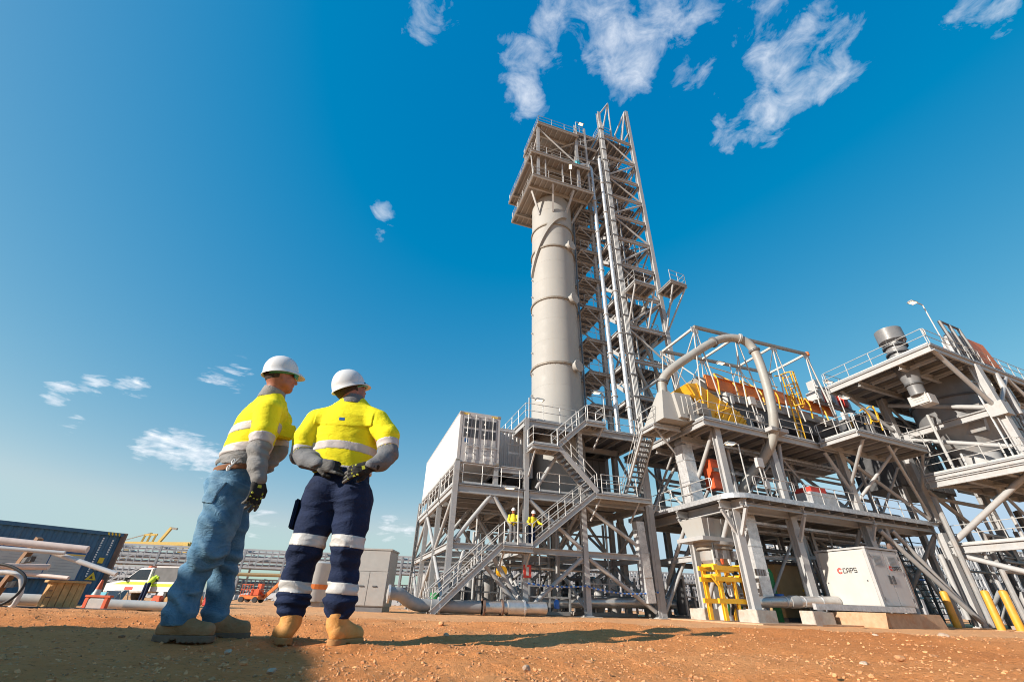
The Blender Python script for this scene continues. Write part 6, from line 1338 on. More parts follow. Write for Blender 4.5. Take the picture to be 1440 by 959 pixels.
def utility_vehicle():
    c = Vector((-21.7, 31, GP)); fx = Vector((-.97,.24,0)); sx = Vector((-.24,-.97,0))   # front towards the left, near flank towards the camera
    t = thing('utility_vehicle', 'white utility vehicle with dark rear box and lime stripe, a person leaning on it', 'vehicle', c)
    P = lambda f, s, z: c+fx*f+sx*s+ZD*z
    def ext(prof, s0, s1, nm, m, **k): return MB().prism([P(f, s0, z) for f, z in prof], sx*(s1-s0)).build(nm, m, t, **k)
    ext([(2.5,.45),(2.55,.9),(1.2,1.12),(.35,1.75),(-.7,1.8),(-.75,.5),(2.0,.42)], -.88, .88, 'cab', M['cwhite'], bevel=.05)
    for s in (-.886, .882): ext([(1.02,1.14),(.36,1.66),(-.55,1.7),(-.55,1.12)], s, s+.004, 'side_glass', M['glass'])
    MB().hexa([P(1.22,-.75,1.15),P(1.22,.75,1.15),P(1.25,.75,1.15),P(1.25,-.75,1.15),P(.42,-.7,1.7),P(.42,.7,1.7),P(.46,.7,1.7),P(.46,-.7,1.7)]).build('windscreen', M['glass'], t)
    ext([(-.8,.55),(-.8,1.05),(-3.0,1.05),(-3.0,.55)], -.9, .9, 'tray', M['cwhite']); ext([(-.85,1.054),(-.85,1.8),(-2.9,1.8),(-2.9,1.054)], -.85, .85, 'canopy_box', M['dark'])
    ext([(-.85,1.804),(-.85,1.88),(-2.9,1.88),(-2.9,1.804)], -.86, .86, 'canopy_lid', M['wgrey']); ext([(1.9,.88),(-.7,.88),(-.7,1.02),(1.2,1.02)], .884, .889, 'side_stripe', M['hivis']); ext([(-.85,.8),(-2.95,.8),(-2.95,.95),(-.85,.95)], .903, .908, 'side_stripe', M['hivis'])
    ext([(.9,.6),(.3,.6),(.3,.75),(.9,.75)], .883, .888, 'door_print', M['inkred'])
    for f in (1.65, -1.9):
        for s in (-.85, .62):
            w = MB().lathe(P(f,s,.4), [(.2,0),(.38,.02),(.40,.06),(.40,.19),(.38,.23),(.2,.25)], 24, ax=sx).build('wheel', M['black'], t, smooth=True); MB().lathe(P(f,s+(.252 if s > 0 else -.01),.4), [(.21,0),(.1,.01)], 16, ax=sx).build('rim', M['galv'], w)
    MB().obox(P(2.5,.6,.8), fx*.06, sx*.2, ZD*.08).build('headlight', M['lgrey'], t); MB().obox(P(-3.0,.75,.8), fx*.02, sx*.08, ZD*.12).build('tail_light', M['red'], t)
    MB().obox(P(.1,0,1.86), fx*.1, sx*.5, ZD*.05).build('light_bar', M['redor'], t); MB().obox(P(1.0,.98,1.15), fx*.06, sx*.1, ZD*.09).build('mirror', M['dark'], t)
utility_vehicle()
# unseen block added outside the frame on the left, shaped to shade the lower left
t = thing('shade_block', 'unseen grey block added out of view left of the workers to cast shade', 'building', (-13,-2,0))
MB().prism([(-16,.75,-.1),(-6.85,.75,-.1),(-5.9,-1.5,-.1),(-5.9,-6,-.1),(-16,-6,-.1)], ZD*2.65).build('wall', M['lgrey'], t); MB().prism([(-16.1,.9,2.554),(-6.75,.9,2.554),(-5.75,-1.5,2.554),(-5.75,-6.1,2.554),(-16.1,-6.1,2.554)], ZD*.15).build('roof', M['mgrey'], t)
for k in range(3): f = MB().box(-13.5+2.2*k,-12.2+2.2*k,0.752,0.80,1.0,1.9).build('window', M['white'], t); MB().box(-13.4+2.2*k,-12.3+2.2*k,0.802,0.81,1.07,1.83).build('pane', M['glass'], f)
# ---------------------------------------------------------------- people: implicit surfaces meshed with surface nets
def surface_nets(f, lo, hi, h):
    lo = np.array(lo, float); n = np.ceil((np.array(hi)-lo)/h).astype(int)+1
    ax = [lo[k]+np.arange(n[k])*h for k in range(3)]
    X = np.stack(np.meshgrid(*ax, indexing='ij'), -1).reshape(-1, 3)
    c4 = 4; nb = [-(-int(k)//c4) for k in n]; cx = [lo[k]+(np.arange(nb[k])*c4+(c4-1)/2)*h for k in range(3)]
    VC = f(np.stack(np.meshgrid(*cx, indexing='ij'), -1).reshape(-1, 3)).reshape(nb)   # coarse pass: only blocks near the surface are refined
    VF = VC.repeat(c4, 0).repeat(c4, 1).repeat(c4, 2)[:n[0], :n[1], :n[2]].ravel().copy(); near = np.abs(VF) < c4*h*.9+.035
    VF[near] = f(X[near]); V = VF.reshape(n); ins = V < 0
    acc = np.zeros((n[0]-1, n[1]-1, n[2]-1, 3)); cnt = np.zeros((n[0]-1, n[1]-1, n[2]-1))
    offs = [(0,0,0),(1,0,0),(0,1,0),(1,1,0),(0,0,1),(1,0,1),(0,1,1),(1,1,1)]
    def cs(o): return tuple(slice(o[k], n[k]-1+o[k]) for k in range(3))
    for i, a in enumerate(offs):
        for j, b in enumerate(offs):
            if j <= i or sum(abs(a[k]-b[k]) for k in range(3)) != 1: continue
            va, vb = V[cs(a)], V[cs(b)]; m = (va < 0) != (vb < 0); den = np.where(m, va-vb, 1); t = np.where(m, va/den, 0)
            for k in range(3): acc[..., k] += np.where(m, a[k]+t*(b[k]-a[k]), 0)
            cnt += m
    act = cnt > 0; idx = -np.ones(act.shape, int); idx[act] = np.arange(act.sum())
    cell = np.stack(np.nonzero(act), 1); P = lo+(cell+acc[act]/cnt[act][:, None])*h
    F = []
    for k in range(3):
        u, v = (k+1) % 3, (k+2) % 3
        s0 = [slice(None)]*3; s1 = [slice(None)]*3; s0[k] = slice(0, n[k]-1); s1[k] = slice(1, n[k])
        a = ins[tuple(s0)]; b = ins[tuple(s1)]; m = a != b; e = np.stack(np.nonzero(m), 1)
        e = e[(e[:, u] > 0) & (e[:, v] > 0) & (e[:, u] < n[u]-1) & (e[:, v] < n[v]-1)]
        if not len(e): continue
        q = []
        for du, dv in ((1,1),(0,1),(0,0),(1,0)):
            c = e.copy(); c[:, u] -= du; c[:, v] -= dv; q.append(idx[c[:, 0], c[:, 1], c[:, 2]])
        q = np.stack(q, 1); fl = a[e[:, 0], e[:, 1], e[:, 2]]; q[~fl] = q[~fl][:, ::-1]; F.append(q)
    return P, np.concatenate(F)
def cone_sd(X, a, b, ra, rb, sq=None, k=1.0):
    a = np.asarray(a, float); b = np.asarray(b, float); ab = b-a; t = np.clip((X-a)@ab/max(1e-9, ab@ab), 0, 1)
    d = X-(a+t[:, None]*ab)
    if sq is not None: s = np.asarray(sq, float); d = d+((k-1)*(d@s))[:, None]*s
    return np.linalg.norm(d, axis=1)-(ra+(rb-ra)*t), t
def smin(a, b, k): h = np.clip(.5+.5*(b-a)/k, 0, 1); return b+(a-b)*h-k*h*(1-h)
def chain(X, pts, k=.03, sq=None, kk=1.0):
    """smooth union of tapered capsules through (x, y, z, r) points"""
    d = None
    for p, q in zip(pts, pts[1:]):
        e, _ = cone_sd(X, p[:3], q[:3], p[3], q[3], sq, kk); d = e if d is None else smin(d, e, k)
    return d
def chain_param(X, pts):
    """arc-length position 0..1 along the chain"""
    L = [np.linalg.norm(np.array(q[:3])-np.array(p[:3])) for p, q in zip(pts, pts[1:])]; S = np.cumsum([0]+L); best = None; par = None
    for i, (p, q) in enumerate(zip(pts, pts[1:])):
        d, t = cone_sd(X, p[:3], q[:3], p[3], q[3]); s = (S[i]+t*L[i])/S[-1]
        if best is None: best, par = d, s
        else: m = d < best; best = np.where(m, d, best); par = np.where(m, s, par)
    return par
def sdf_obj(name, f, pts, h, m, parent, pad=.06, matf=None, smooth=2):
    P = np.array([p[:3] for p in pts]); r = max(p[3] for p in pts)+pad
    V, F = surface_nets(f, P.min(0)-r, P.max(0)+r, h)
    me = bpy.data.meshes.new(name); org = np.array(ORIG[parent]); me.from_pydata((V-org).tolist(), [], F.tolist())
    for x in (m if isinstance(m, (list, tuple)) else [m]): me.materials.append(x)
    if matf is not None:
        C = V[F].mean(1); me.polygons.foreach_set('material_index', matf(C).astype(int))
    me.polygons.foreach_set('use_smooth', [True]*len(F)); me.update()
    o = bpy.data.objects.new(name, me); COL.objects.link(o); o.parent = parent; ORIG[o] = ORIG[parent]; return o
def cloth(name, col, var=.1, fold=.35, weave=900, rough=.85, fade=None, sheen=0.0):
    m = bpy.data.materials.new(name); m.use_nodes = True; t = NT(m.node_tree); b = t.n['Principled BSDF']; geo = t.new('ShaderNodeNewGeometry'); P = geo.outputs['Position']
    n = t.noise(P, 9, 5, .6, .4); c = t.ramp(n, [(.3, tuple(x*(1-var) for x in col)), (.7, tuple(min(1, x*(1+var)) for x in col))])
    if fade: c = t.mix(t.math('MULTIPLY', t.maprange(t.noise(P, 5.5, 6, .65, .6), .42, .66), fade[3]), c, fade[:3])
    if fade: c = t.mix(t.math('MULTIPLY', t.maprange(geo.outputs['Pointiness'], .50, .56), .55), c, tuple(min(1, x*1.25) for x in fade[:3])); c = t.mix(t.math('MULTIPLY', t.maprange(geo.outputs['Pointiness'], .49, .44), .5), c, tuple(x*.5 for x in col))  # worn ridges paler; crease shade put into the colour
    t.link(c, b.inputs['Base Color']); b.inputs['Roughness'].default_value = rough; b.inputs['Specular IOR Level'].default_value = .25; b.inputs['Sheen Weight'].default_value = sheen
    bp = t.new('ShaderNodeBump'); bp.inputs['Strength'].default_value = fold*.55; bp.inputs['Distance'].default_value = .013
    mp = t.new('ShaderNodeMapping'); mp.inputs['Scale'].default_value = (1, 1, 1.8); t.link(P, mp.inputs[0])
    rid = t.math('ABSOLUTE', t.math('SUBTRACT', t.noise(mp.outputs[0], 13, 3, .5, .9), .5)); rid2 = t.math('ABSOLUTE', t.math('SUBTRACT', t.noise(mp.outputs[0], 27, 2, .5, .6), .5)); hgt = t.math('ADD', t.math('ADD', t.math('MULTIPLY', t.math('MINIMUM', rid, .12), 5.0), t.math('MULTIPLY', t.math('MINIMUM', rid2, .1), 2.2)), t.math('MULTIPLY', t.noise(P, weave, 2, .5), .05)); t.link(hgt, bp.inputs['Height']); t.link(bp.outputs[0], b.inputs['Normal'])
    return m
CL = dict(yel=cloth('hi_vis_shirt_yellow', (.80,.70,.015), .06), gry=cloth('grey_sleeve_cloth', (.15,.152,.162), .15, .5), lgry=cloth('light_grey_cloth', (.24,.23,.225), .12, .5), band=cloth('reflective_tape', (.52,.47,.46), .08, .2, rough=.5),
          navy=cloth('navy_drill_trousers', (.009,.018,.054), .25, .5), tband=cloth('trouser_reflective_tape', (.52,.50,.485), .07, .25, rough=.45), jeans=cloth('blue_denim', (.06,.15,.25), .3, .55, fade=(.22,.35,.45,.5)),
          boot=cloth('tan_boot_leather', (.58,.25,.06), .15, .4, 60, .7, fade=(.66,.36,.14,.6)), bootd=cloth('brown_boot_leather', (.30,.165,.075), .2, .4, 60, .75, fade=(.40,.26,.15,.6)), sole=cloth('boot_sole', (.38,.20,.08), .2, .3, 80, .9), soled=cloth('dark_boot_sole', (.17,.125,.09), .2, .3, 80, .9),
          glove=cloth('black_work_glove', (.022,.022,.022), .3, .5, 300, .75), gpalm=cloth('grey_glove_palm', (.13,.125,.12), .2, .4, 300, .8), glime=mat('glove_lime_print', (.55,.55,.04), .6), belt=cloth('brown_belt', (.23,.10,.05), .2, .2))
SLIME = mat('safety_lens', (.05,.30,.22), .15, var=.1, spec=.8)
def folds(X, amp, f, seed):
    """soft cloth wrinkles, mostly across the limb"""
    w = X+.05*np.stack([vnoise(X*7+seed), vnoise(X*7+seed+9), vnoise(X*7+seed+19)], 1)
    a = vnoise(w*np.array([f*.45, f*.45, f])+seed); r1 = 1-2.4*np.abs(vnoise(w*np.array([f*.55, f*.55, f*1.35])+seed*2)); r2 = 1-2.4*np.abs(vnoise(w*np.array([f*.9, f*.9, f*.6])+seed*5+3))
    return amp*(.6*a-.70*np.maximum(r1, 0)**2-.18*np.maximum(r2, 0)**2+.18*vnoise(w*f*1.9+seed*3))
def helmet_mesh(parent, c, up, fwd, w=.110, l=.126, hgt=.140):
    """hard hat: dome with centre ridge, rim and front peak"""
    up = Vector(up).normalized(); fwd = Vector(fwd); fwd = (fwd-up*fwd.dot(up)).normalized(); rt = fwd.cross(up).normalized(); c = Vector(c); n = 48; vs = []; rows = []
    for i in range(13):
        th = i/12*math.pi/2
        for k in range(n):
            a = 2*math.pi*k/n; x = math.cos(a)*w; y = math.sin(a)*l; s = math.sin(th)**.92 if i else 0; hh = math.cos(th)**.85*hgt
            ridge = .007*math.exp(-(math.cos(a)*math.sin(th)*3.2)**2)*max(0, math.sin(min(1, i/3)*math.pi/2))*(1-i/12)**.4+.003*math.exp(-((abs(x*s)-.055)/.012)**2)*(1-i/12)
            vs.append(c+rt*x*s+fwd*y*s+up*(hh+ridge))
    m0 = len(vs)
    for r_, zz in ((1.02,-.004),(1.06,-.012),(1.065,-.019),(1.03,-.019),(.95,-.010)):
        for k in range(n):
            a = 2*math.pi*k/n; pk = max(0, math.sin(a))**2.5; ext_ = 1+.0*pk; x = math.cos(a)*w*r_; y = math.sin(a)*l*r_+(.045*pk if 1.05 < r_ else .03*pk if r_ > 1 else 0); vs.append(c+rt*x+fwd*y+up*(zz-.014*pk*(r_ > 1.02)))
    fs = [(i*n+k, i*n+(k+1) % n, (i+1)*n+(k+1) % n, (i+1)*n+k) for i in range(17) for k in range(n)]
    mb = MB(); mb.add(vs, fs); o = mb.build('hard_hat', M['helmet'], parent, smooth=True)
    return o
def head_sdf(c, up, fwd):
    """head with brow, nose, jaw, ears; c = centre of the skull"""
    up = np.array(Vector(up).normalized()); fwd = Vector(fwd); fwd = np.array((fwd-Vector(up)*fwd.dot(Vector(up))).normalized()); rt = np.cross(fwd, up); c = np.array(c)
    def at_(r, f, u): return c+rt*r+fwd*f+up*u
    def f(X):
        d, _ = cone_sd(X, at_(0,-.022,.02), at_(0,.012,.02), .086, .082)
        j, _ = cone_sd(X, at_(0,.035,-.03), at_(0,.058,-.085), .062, .036); d = smin(d, j, .035)
        ch, _ = cone_sd(X, at_(-.045,.03,-.06), at_(.045,.03,-.06), .034, .034); d = smin(d, ch, .03)
        nz, _ = cone_sd(X, at_(0,.092,.005), at_(0,.112,-.032), .010, .014); d = smin(d, nz, .015)
        ck, _ = cone_sd(X, at_(-.04,.065,-.02), at_(.04,.065,-.02), .028, .028); d = smin(d, ck, .02)
        lp, _ = cone_sd(X, at_(-.016,.091,-.058), at_(.016,.091,-.058), .010, .010); d = smin(d, lp, .012)
        br, _ = cone_sd(X, at_(-.03,.083,.022), at_(.03,.083,.022), .013, .013); d = smin(d, br, .015)
        for s in (-1, 1):
            e, _ = cone_sd(X, at_(s*.083,-.005,.018), at_(s*.080,.003,-.028), .017, .010, rt, 2.0); d = smin(d, e, .008)
            e, _ = cone_sd(X, at_(s*.034,.088,.0), at_(s*.034,.088,.0), .013, .013); d = np.maximum(d, -(e+.004))
            e, _ = cone_sd(X, at_(s*.034,.080,.0), at_(s*.034,.080,.0), .0125, .0125); d = np.minimum(d, e)
        return d
    return f, at_
def hand_sdf(w, pal, n, curl, spread=.011, thumb_side=1, flen=1.0):
    """glove: wrist point, palm direction, palm normal (towards the viewer of the back of the hand); curl = per finger bend in degrees towards -n"""
    w = Vector(w); pal = Vector(pal).normalized(); n = Vector(n); n = (n-pal*n.dot(pal)).normalized(); s = pal.cross(n).normalized()*thumb_side
    K = w+pal*.085; fingers = []
    for i in range(4):
        base = K+s*(.030-.020*i)+pal*(.006-.004*abs(i-1.2)); d = pal; a = R(curl[i]); L = (.044, .049, .045, .036)[i]*flen; pts = [base]; ang = 0
        for j, fr_ in enumerate((1, .72, .58)):
            ang += a*(.7, 1.0, .8)[j]; dd = (pal*math.cos(ang)-n*math.sin(ang)+s*(.10-.07*i)).normalized(); pts.append(pts[-1]+dd*L*fr_)
        fingers.append(pts)
    tb = w+pal*.030+s*.036; th = [tb, tb+(pal*.75+s*.55-n*.25).normalized()*.038, tb+(pal*.75+s*.55-n*.25).normalized()*.038+(pal*.95+s*.1-n*.35).normalized()*.034]
    pn = np.array(n)
    def f(X):
        d, _ = cone_sd(X, w-pal*.02, w+pal*.02, .031, .034, pn, 1.35)
        p, _ = cone_sd(X, w+pal*.03, K-pal*.012, .038, .040, pn, 1.9); d = smin(d, p, .02)
        for o_ in (-.018, .018): p, _ = cone_sd(X, w+pal*.035+s*o_, K-pal*.004+s*o_, .020, .019); d = smin(d, p, .015)
        for fi, pts in enumerate(fingers):
            e = None
            for j, (p_, q_) in enumerate(zip(pts, pts[1:])): c_, _ = cone_sd(X, p_, q_, (.0125,.0115,.0105)[j], (.0115,.0105,.0092)[j]); e = c_ if e is None else smin(e, c_, .004)
            d = smin(d, e, .006)
        e = None
        for j, (p_, q_) in enumerate(zip(th, th[1:])): c_, _ = cone_sd(X, p_, q_, (.016,.0135)[j], (.0135,.0115)[j]); e = c_ if e is None else smin(e, c_, .005)
        d = smin(d, e, .012); cu, _ = cone_sd(X, w-pal*.03, w-pal*.005, .037, .037, pn, 1.25); return smin(d, cu, .006)
    pts = [(*w, .06), (*K, .06)]+[(*p, .03) for fg in fingers for p in fg]
    return f, pts, dict(K=K, s=s, n=n, pal=pal, w=w, fingers=fingers)
def glove(parent, w, pal, n, curl, ts, h=.0042, knuckles=True, palm_mat=False):
    f, pts, G = hand_sdf(w, pal, n, curl, thumb_side=ts); nn = np.array(G['n']); K = np.array(G['K']); 
    g = sdf_obj('glove', f, pts, h, [CL['glove'], CL['gpalm']], parent, .01, matf=lambda C: (((C-K)@nn) > .004).astype(int) if palm_mat else (((C-K)@nn) < -.012).astype(int))
    mb = MB()
    if knuckles:
        for fi in range(4):
            p = G['fingers'][fi][0]+G['n']*.0125; mb.lathe(p, [(.0085,0),(.0075,.004),(.003,.006)], 10, ax=G['n'])
            q = (G['fingers'][fi][0]+G['fingers'][fi][1])*.5+G['n']*.010; mb.obox(q, G['s']*.005, G['pal']*.008, G['n']*.003)
            q = (G['fingers'][fi][1]+G['fingers'][fi][2])*.5+G['n']*.008; mb.obox(q, G['s']*.005, G['pal']*.006, G['n']*.003)
        mb.obox(G['w']+G['pal']*.045+G['n']*.022, G['s']*.012, G['pal']*.009, G['n']*.003)
        mb.build('glove_print', M['inkyel'] if False else CL['glime'], g)
    MB().obox(G['w']-G['pal']*.012+G['n']*.031, G['s']*.022, G['pal']*.012, G['n']*.004).build('cuff_tab', M['ink'], g)
    return g
def boot(parent, ankle, heel, toe, m, ms, h=.006, shaft=.11, w=1.0):
    """work boot from ground points heel and toe, ankle centre above"""
    heel = np.array(heel); toe = np.array(toe); ankle = np.array(ankle); d = toe-heel; L = np.linalg.norm(d); d /= L; up = np.array((0, 0, 1.0)); sd = np.cross(d, up); g = heel[2]
    hp = heel+d*.042
    def f(X):
        a, _ = cone_sd(X, hp+up*.062, ankle+up*.0, .040*w, .048*w, sd, 1.05); b, _ = cone_sd(X, ankle, ankle+up*.04, .050*w, .055*w); a = smin(a, b, .02)
        v, _ = cone_sd(X, hp+up*.052+d*.02, heel+d*(L-.055)+up*.046, .038*w, .043*w, up, .95); a = smin(a, v, .03)
        ins_, _ = cone_sd(X, ankle+d*.01+up*.01, heel+d*(L*.62)+up*.055, .044*w, .036*w); a = smin(a, ins_, .03)
        a = np.maximum(a, (g+.030)-X[:, 2]); return a+folds(X, .0022, 28, 4)
    u = sdf_obj('boot', f, [(*heel, .08), (*toe, .08), (*(ankle+up*.05), .07)], h, m, parent, .01)
    def fs(X):
        Y = X.copy(); Y[:, 2] = g
        a, _ = cone_sd(Y, hp*np.array((1,1,0))+up*g, (heel+d*(L-.052))*np.array((1,1,0))+up*g, .042*w, .048*w); 
        wst, _ = cone_sd(Y, heel*np.array((1,1,0))+d*L*.45*np.array((1,1,0))+up*g, heel*np.array((1,1,0))+d*L*.5*np.array((1,1,0))+up*g, .03, .03)
        t = (X-heel)@d/L; zlo = g-.004+np.where((t > .32) & (t < .44), .012, 0); tread = .004*(np.sin((X-heel)@d*2*math.pi/.03) > .2)
        return np.maximum(np.maximum(a, X[:, 2]-(g+.031)), zlo+tread-X[:, 2])
    sdf_obj('boot_sole', fs, [(*heel, .07), (*toe, .07)], h*.8, ms, u, .01)
    return u
def up_frame(up, fwd):
    up = Vector(up).normalized(); fwd = Vector(fwd); fwd = (fwd-up*fwd.dot(up)).normalized(); return up, fwd, fwd.cross(up).normalized()
def worker_back():
    """right hand worker, seen from behind, hands clasped behind the back, head turned to the right"""
    base = (-1.14, 3.0, gh(-1.14, 3.0)); t = thing('person', 'worker in yellow shirt and navy trousers with reflective bands, hands clasped behind the back', 'person', base)
    g = base[2]; fw = Vector((-.22, .975, 0)); rt = Vector((.975, .22, 0)); nf = np.array(fw)
    shL = (-1.425,3.02,1.335,.088); elL = (-1.462,2.985,1.085,.064); wrL = (-1.270,2.86,.985,.044); shR = (-1.000,3.03,1.350,.088); elR = (-.862,2.98,1.100,.062); wrR = (-.935,2.87,.985,.044)
    neck = (-1.208,3.03,1.50,.062)
    tor = [(-1.205,3.05,1.395,.150), (-1.200,3.05,1.27,.205), (-1.19,3.05,1.13,.196), (-1.175,3.05,.98,.192)]
    hipc = [(-1.170,3.05,.97,.176), (-1.165,3.05,.86,.192)]
    legL = [(-1.255,3.05,.80,.126), (-1.268,3.02,.66,.108), (-1.276,3.0,.50,.093), (-1.300,3.03,.35,.078), (-1.285,3.03,.225,.084), (-1.272,3.03,.150,.058)]
    legR = [(-1.055,3.05,.80,.126), (-1.032,3.02,.66,.106), (-1.020,3.0,.51,.091), (-1.014,3.03,.35,.080), (-1.004,3.03,.225,.085), (-1.000,3.03,.155,.058)]
    ftL, toL = (-1.245,2.955,g), (-1.395,3.20,g); ftR, toR = (-.995,2.955,g), (-.905,3.225,g)
    hc = (-1.250, 3.045, 1.592); hup = (-.40, -.30, 1); hfw = (.62, .74, .45)
    hf, hat = head_sdf(hc, hup, hfw)
    # one continuous body under the clothes
    def body(X):
        d = hf(X); n, _ = cone_sd(X, (-1.232,3.03,1.55), neck[:3], .060, .064); d = smin(d, n, .03)
        for c in (tor, hipc): d = smin(d, chain(X, [(*p[:3], p[3]-.035) for p in c], .05, nf, 1.55), .05)
        for c in (legL, legR): d = smin(d, chain(X, [(*p[:3], max(.03, p[3]-.03)) for p in c], .03), .03)
        for c in ((shL, elL, wrL), (shR, elR, wrR)): d = smin(d, chain(X, [(*p[:3], max(.026, p[3]-.022)) for p in c], .02), .03)
        return d
    sdf_obj('body', body, [(*hc, .14), shL, shR, elL, elR, legL[-1], legR[-1]], .008, M['skin'], t, .05)
    def torso(X):
        d = chain(X, tor, .05, nf, 1.62)
        y, _ = cone_sd(X, (shL[0]+.05, shL[1], shL[2]+.03), (shR[0]-.05, shR[1], shR[2]+.035), .070, .070); d = smin(d, y, .06)
        s, _ = cone_sd(X, (neck[0],neck[1],neck[2]-.03), tor[0][:3], .075, .13, nf, 1.3); return smin(d, s, .05)
    arms = [[shL, (elL[0]-.004,elL[1]+.01,elL[2]+.12,.078), elL, (-1.37,2.93,1.02,.058), wrL], [shR, (elR[0]-.03,elR[1]+.02,elR[2]+.13,.077), elR, (-.885,2.93,1.03,.056), wrR]]
    def shirt(X):
        d = torso(X)
        for a in arms: d = smin(d, chain(X, a, .02), .022)
        d = np.maximum(d, .972-X[:, 2]+.012*np.sin(X[:, 0]*30))
        fl = (X[:, 1] < 3.0) & (np.abs(X[:, 0]+1.205) < .20); d = d-.009*sstep(1.283, 1.289, X[:, 2]+.012*np.cos((X[:, 0]+1.2)*9))*(1-sstep(1.33, 1.44, X[:, 2]))*fl
        return d+folds(X, .0055, 10, 3)+.004*np.sin((X[:, 0]+X[:, 2]*.8+.06*vnoise(X*9))*55)*sstep(1.0, 1.12, X[:, 2])*(1-sstep(1.12, 1.25, X[:, 2]))
    def shirt_mat(C):
        tt = torso(C); out = np.zeros(len(C))
        for a in arms:
            da = chain(C, a, .02); s = chain_param(C, a); on = (da < tt+.01); out = np.where(on & (s > .53), 1, out)
        return out
    sh = sdf_obj('shirt', shirt, [(*hc[:2], 1.5, .1), shL, shR, elL, elR, wrL, wrR], .0065, [CL['yel'], CL['gry']], t, .05, shirt_mat)
    def bandf(sel):
        def f(X): return np.maximum(shirt(X)-.0035, sel(X))
        return f
    tsel = lambda X: np.maximum(np.abs(X[:, 2]-(1.128+.015*np.cos((X[:, 0]+1.2)*7)))-.030, torso(X)-.012)
    sdf_obj('reflective_band', bandf(tsel), [(*p[:3], p[3]) for p in tor], .006, CL['band'], sh, .03)
    tsel2 = lambda X: np.maximum(np.abs(X[:, 2]-.992)-.016, torso(X)-.012); sdf_obj('reflective_band', bandf(tsel2), [(*p[:3], p[3]) for p in tor[2:]], .006, CL['band'], sh, .03)
    for a in arms:
        def asel(X, a=a):
            s = chain_param(X, a); return np.maximum((np.abs(s-.475)-.055)*.55, chain(X, a, .02)-.014)
        sdf_obj('reflective_band', bandf(asel), a[:4], .006, CL['band'], sh, .02)
    # yoke flap edge and small blue tag
    MB().obox((-1.185,2.848,1.297), Vector((.017,.003,0)), Vector((0,.006,0)), ZD*.009).build('blue_tag', M['blue'], sh)
    cf = lambda X: np.maximum(np.maximum(cone_sd(X, (-1.215,3.035,1.535), (-1.206,3.035,1.46), .076, .094, nf, 1.1)[0], X[:, 2]-1.545), 1.47-X[:, 2]-.02*0)+folds(X, .003, 20, 8)
    sdf_obj('collar', cf, [(-1.21,3.03,1.5,.1)], .006, CL['gry'], sh, .03)
    # trousers
    def trou(X):
        d = chain(X, hipc, .05, nf, 1.45)
        for c in (legL, legR): d = smin(d, chain(X, c, .03), .022)
        for s_, c in ((-1, legL), (1, legR)):
            b, _ = cone_sd(X, (c[0][0], 2.985, .83), (c[0][0]+.01*s_, 2.985, .80), .10, .09); d = smin(d, b, .05)
        d = np.maximum(d, X[:, 2]-.985); d = np.maximum(d, .135-X[:, 2])
        low = 1-sstep(.22, .45, X[:, 2])
        return d+folds(X, .008, 10, 21)+.006*low*np.sin(X[:, 2]*95+6*vnoise(X*6))+.004*np.sin(X[:, 2]*70+5*vnoise(X*5+4))*sstep(.35, .42, X[:, 2])*(1-sstep(.5, .56, X[:, 2]))
    tr = sdf_obj('trousers', trou, [hipc[0], legL[0], legR[0], legL[-1], legR[-1]], .0065, CL['navy'], t, .06)
    for c in (legL, legR):
        for z, hh in ((.545, .035), (.295, .031)):
            sdf_obj('reflective_band', lambda X, z=z, hh=hh, c=c: np.maximum(trou(X)-.003, np.maximum(np.abs(X[:, 2]-z+.05*(X[:, 0]-c[2][0]))-hh, chain(X, c, .03)-.03)), [p for p in c if abs(p[2]-z) < .2], .006, CL['tband'], tr, .03)
    MB().obox((-1.395,3.03,.70), Vector((.012,.0,0)), Vector((0,.07,0)), ZD*.09).build('cargo_pocket', CL['navy'], tr, bevel=.008)
    boot(t, (-1.266,3.02,g+.10), ftL, toL, CL['boot'], CL['sole'], w=1.04); boot(t, (-1.002,3.02,g+.10), ftR, toR, CL['boot'], CL['sole'], w=1.04)
    glove(t, wrL[:3], (.94,-.10,-.12), (-.05,-.95,.1), (8,40,48,52), 1, palm_mat=True, knuckles=False); glove(t, wrR[:3], (-.86,-.30,-.38), (-.1,-.92,-.1), (18,30,34,38), -1)
    u, f_, r_ = up_frame(hup, hfw); H = Vector(hc)
    helmet_mesh(t, H+u*.030-f_*.005, u, f_)
    hair = lambda X: np.maximum(np.maximum(hf(X)-.006, (X-np.array(hc))@np.array(f_)-.004), np.maximum((X-np.array(hc))@np.array(u)-.045, -.075-(X-np.array(hc))@np.array(u)))
    sdf_obj('hair', hair, [(*hc, .12)], .0055, M['hairm'], t, .02)
    MB().tube(smooth_path([H+u*.022+r_*s_*.093+f_*ff for s_, ff in ((1,.075),(1,.03),(1,-.03),(.75,-.08))]+[H+u*.014-f_*.108], 4), .008, 6).build('hat_strap', M['black'], t)
    MB().tube(smooth_path([H+u*.004+r_*.084+f_*.0, H+u*.008+r_*.085+f_*.07, H+u*.004+r_*.05+f_*.115, H+u*.002+f_*.122], 4), .007, 6).build('glasses', SLIME, t)
    return t
worker_back().location.x += .035
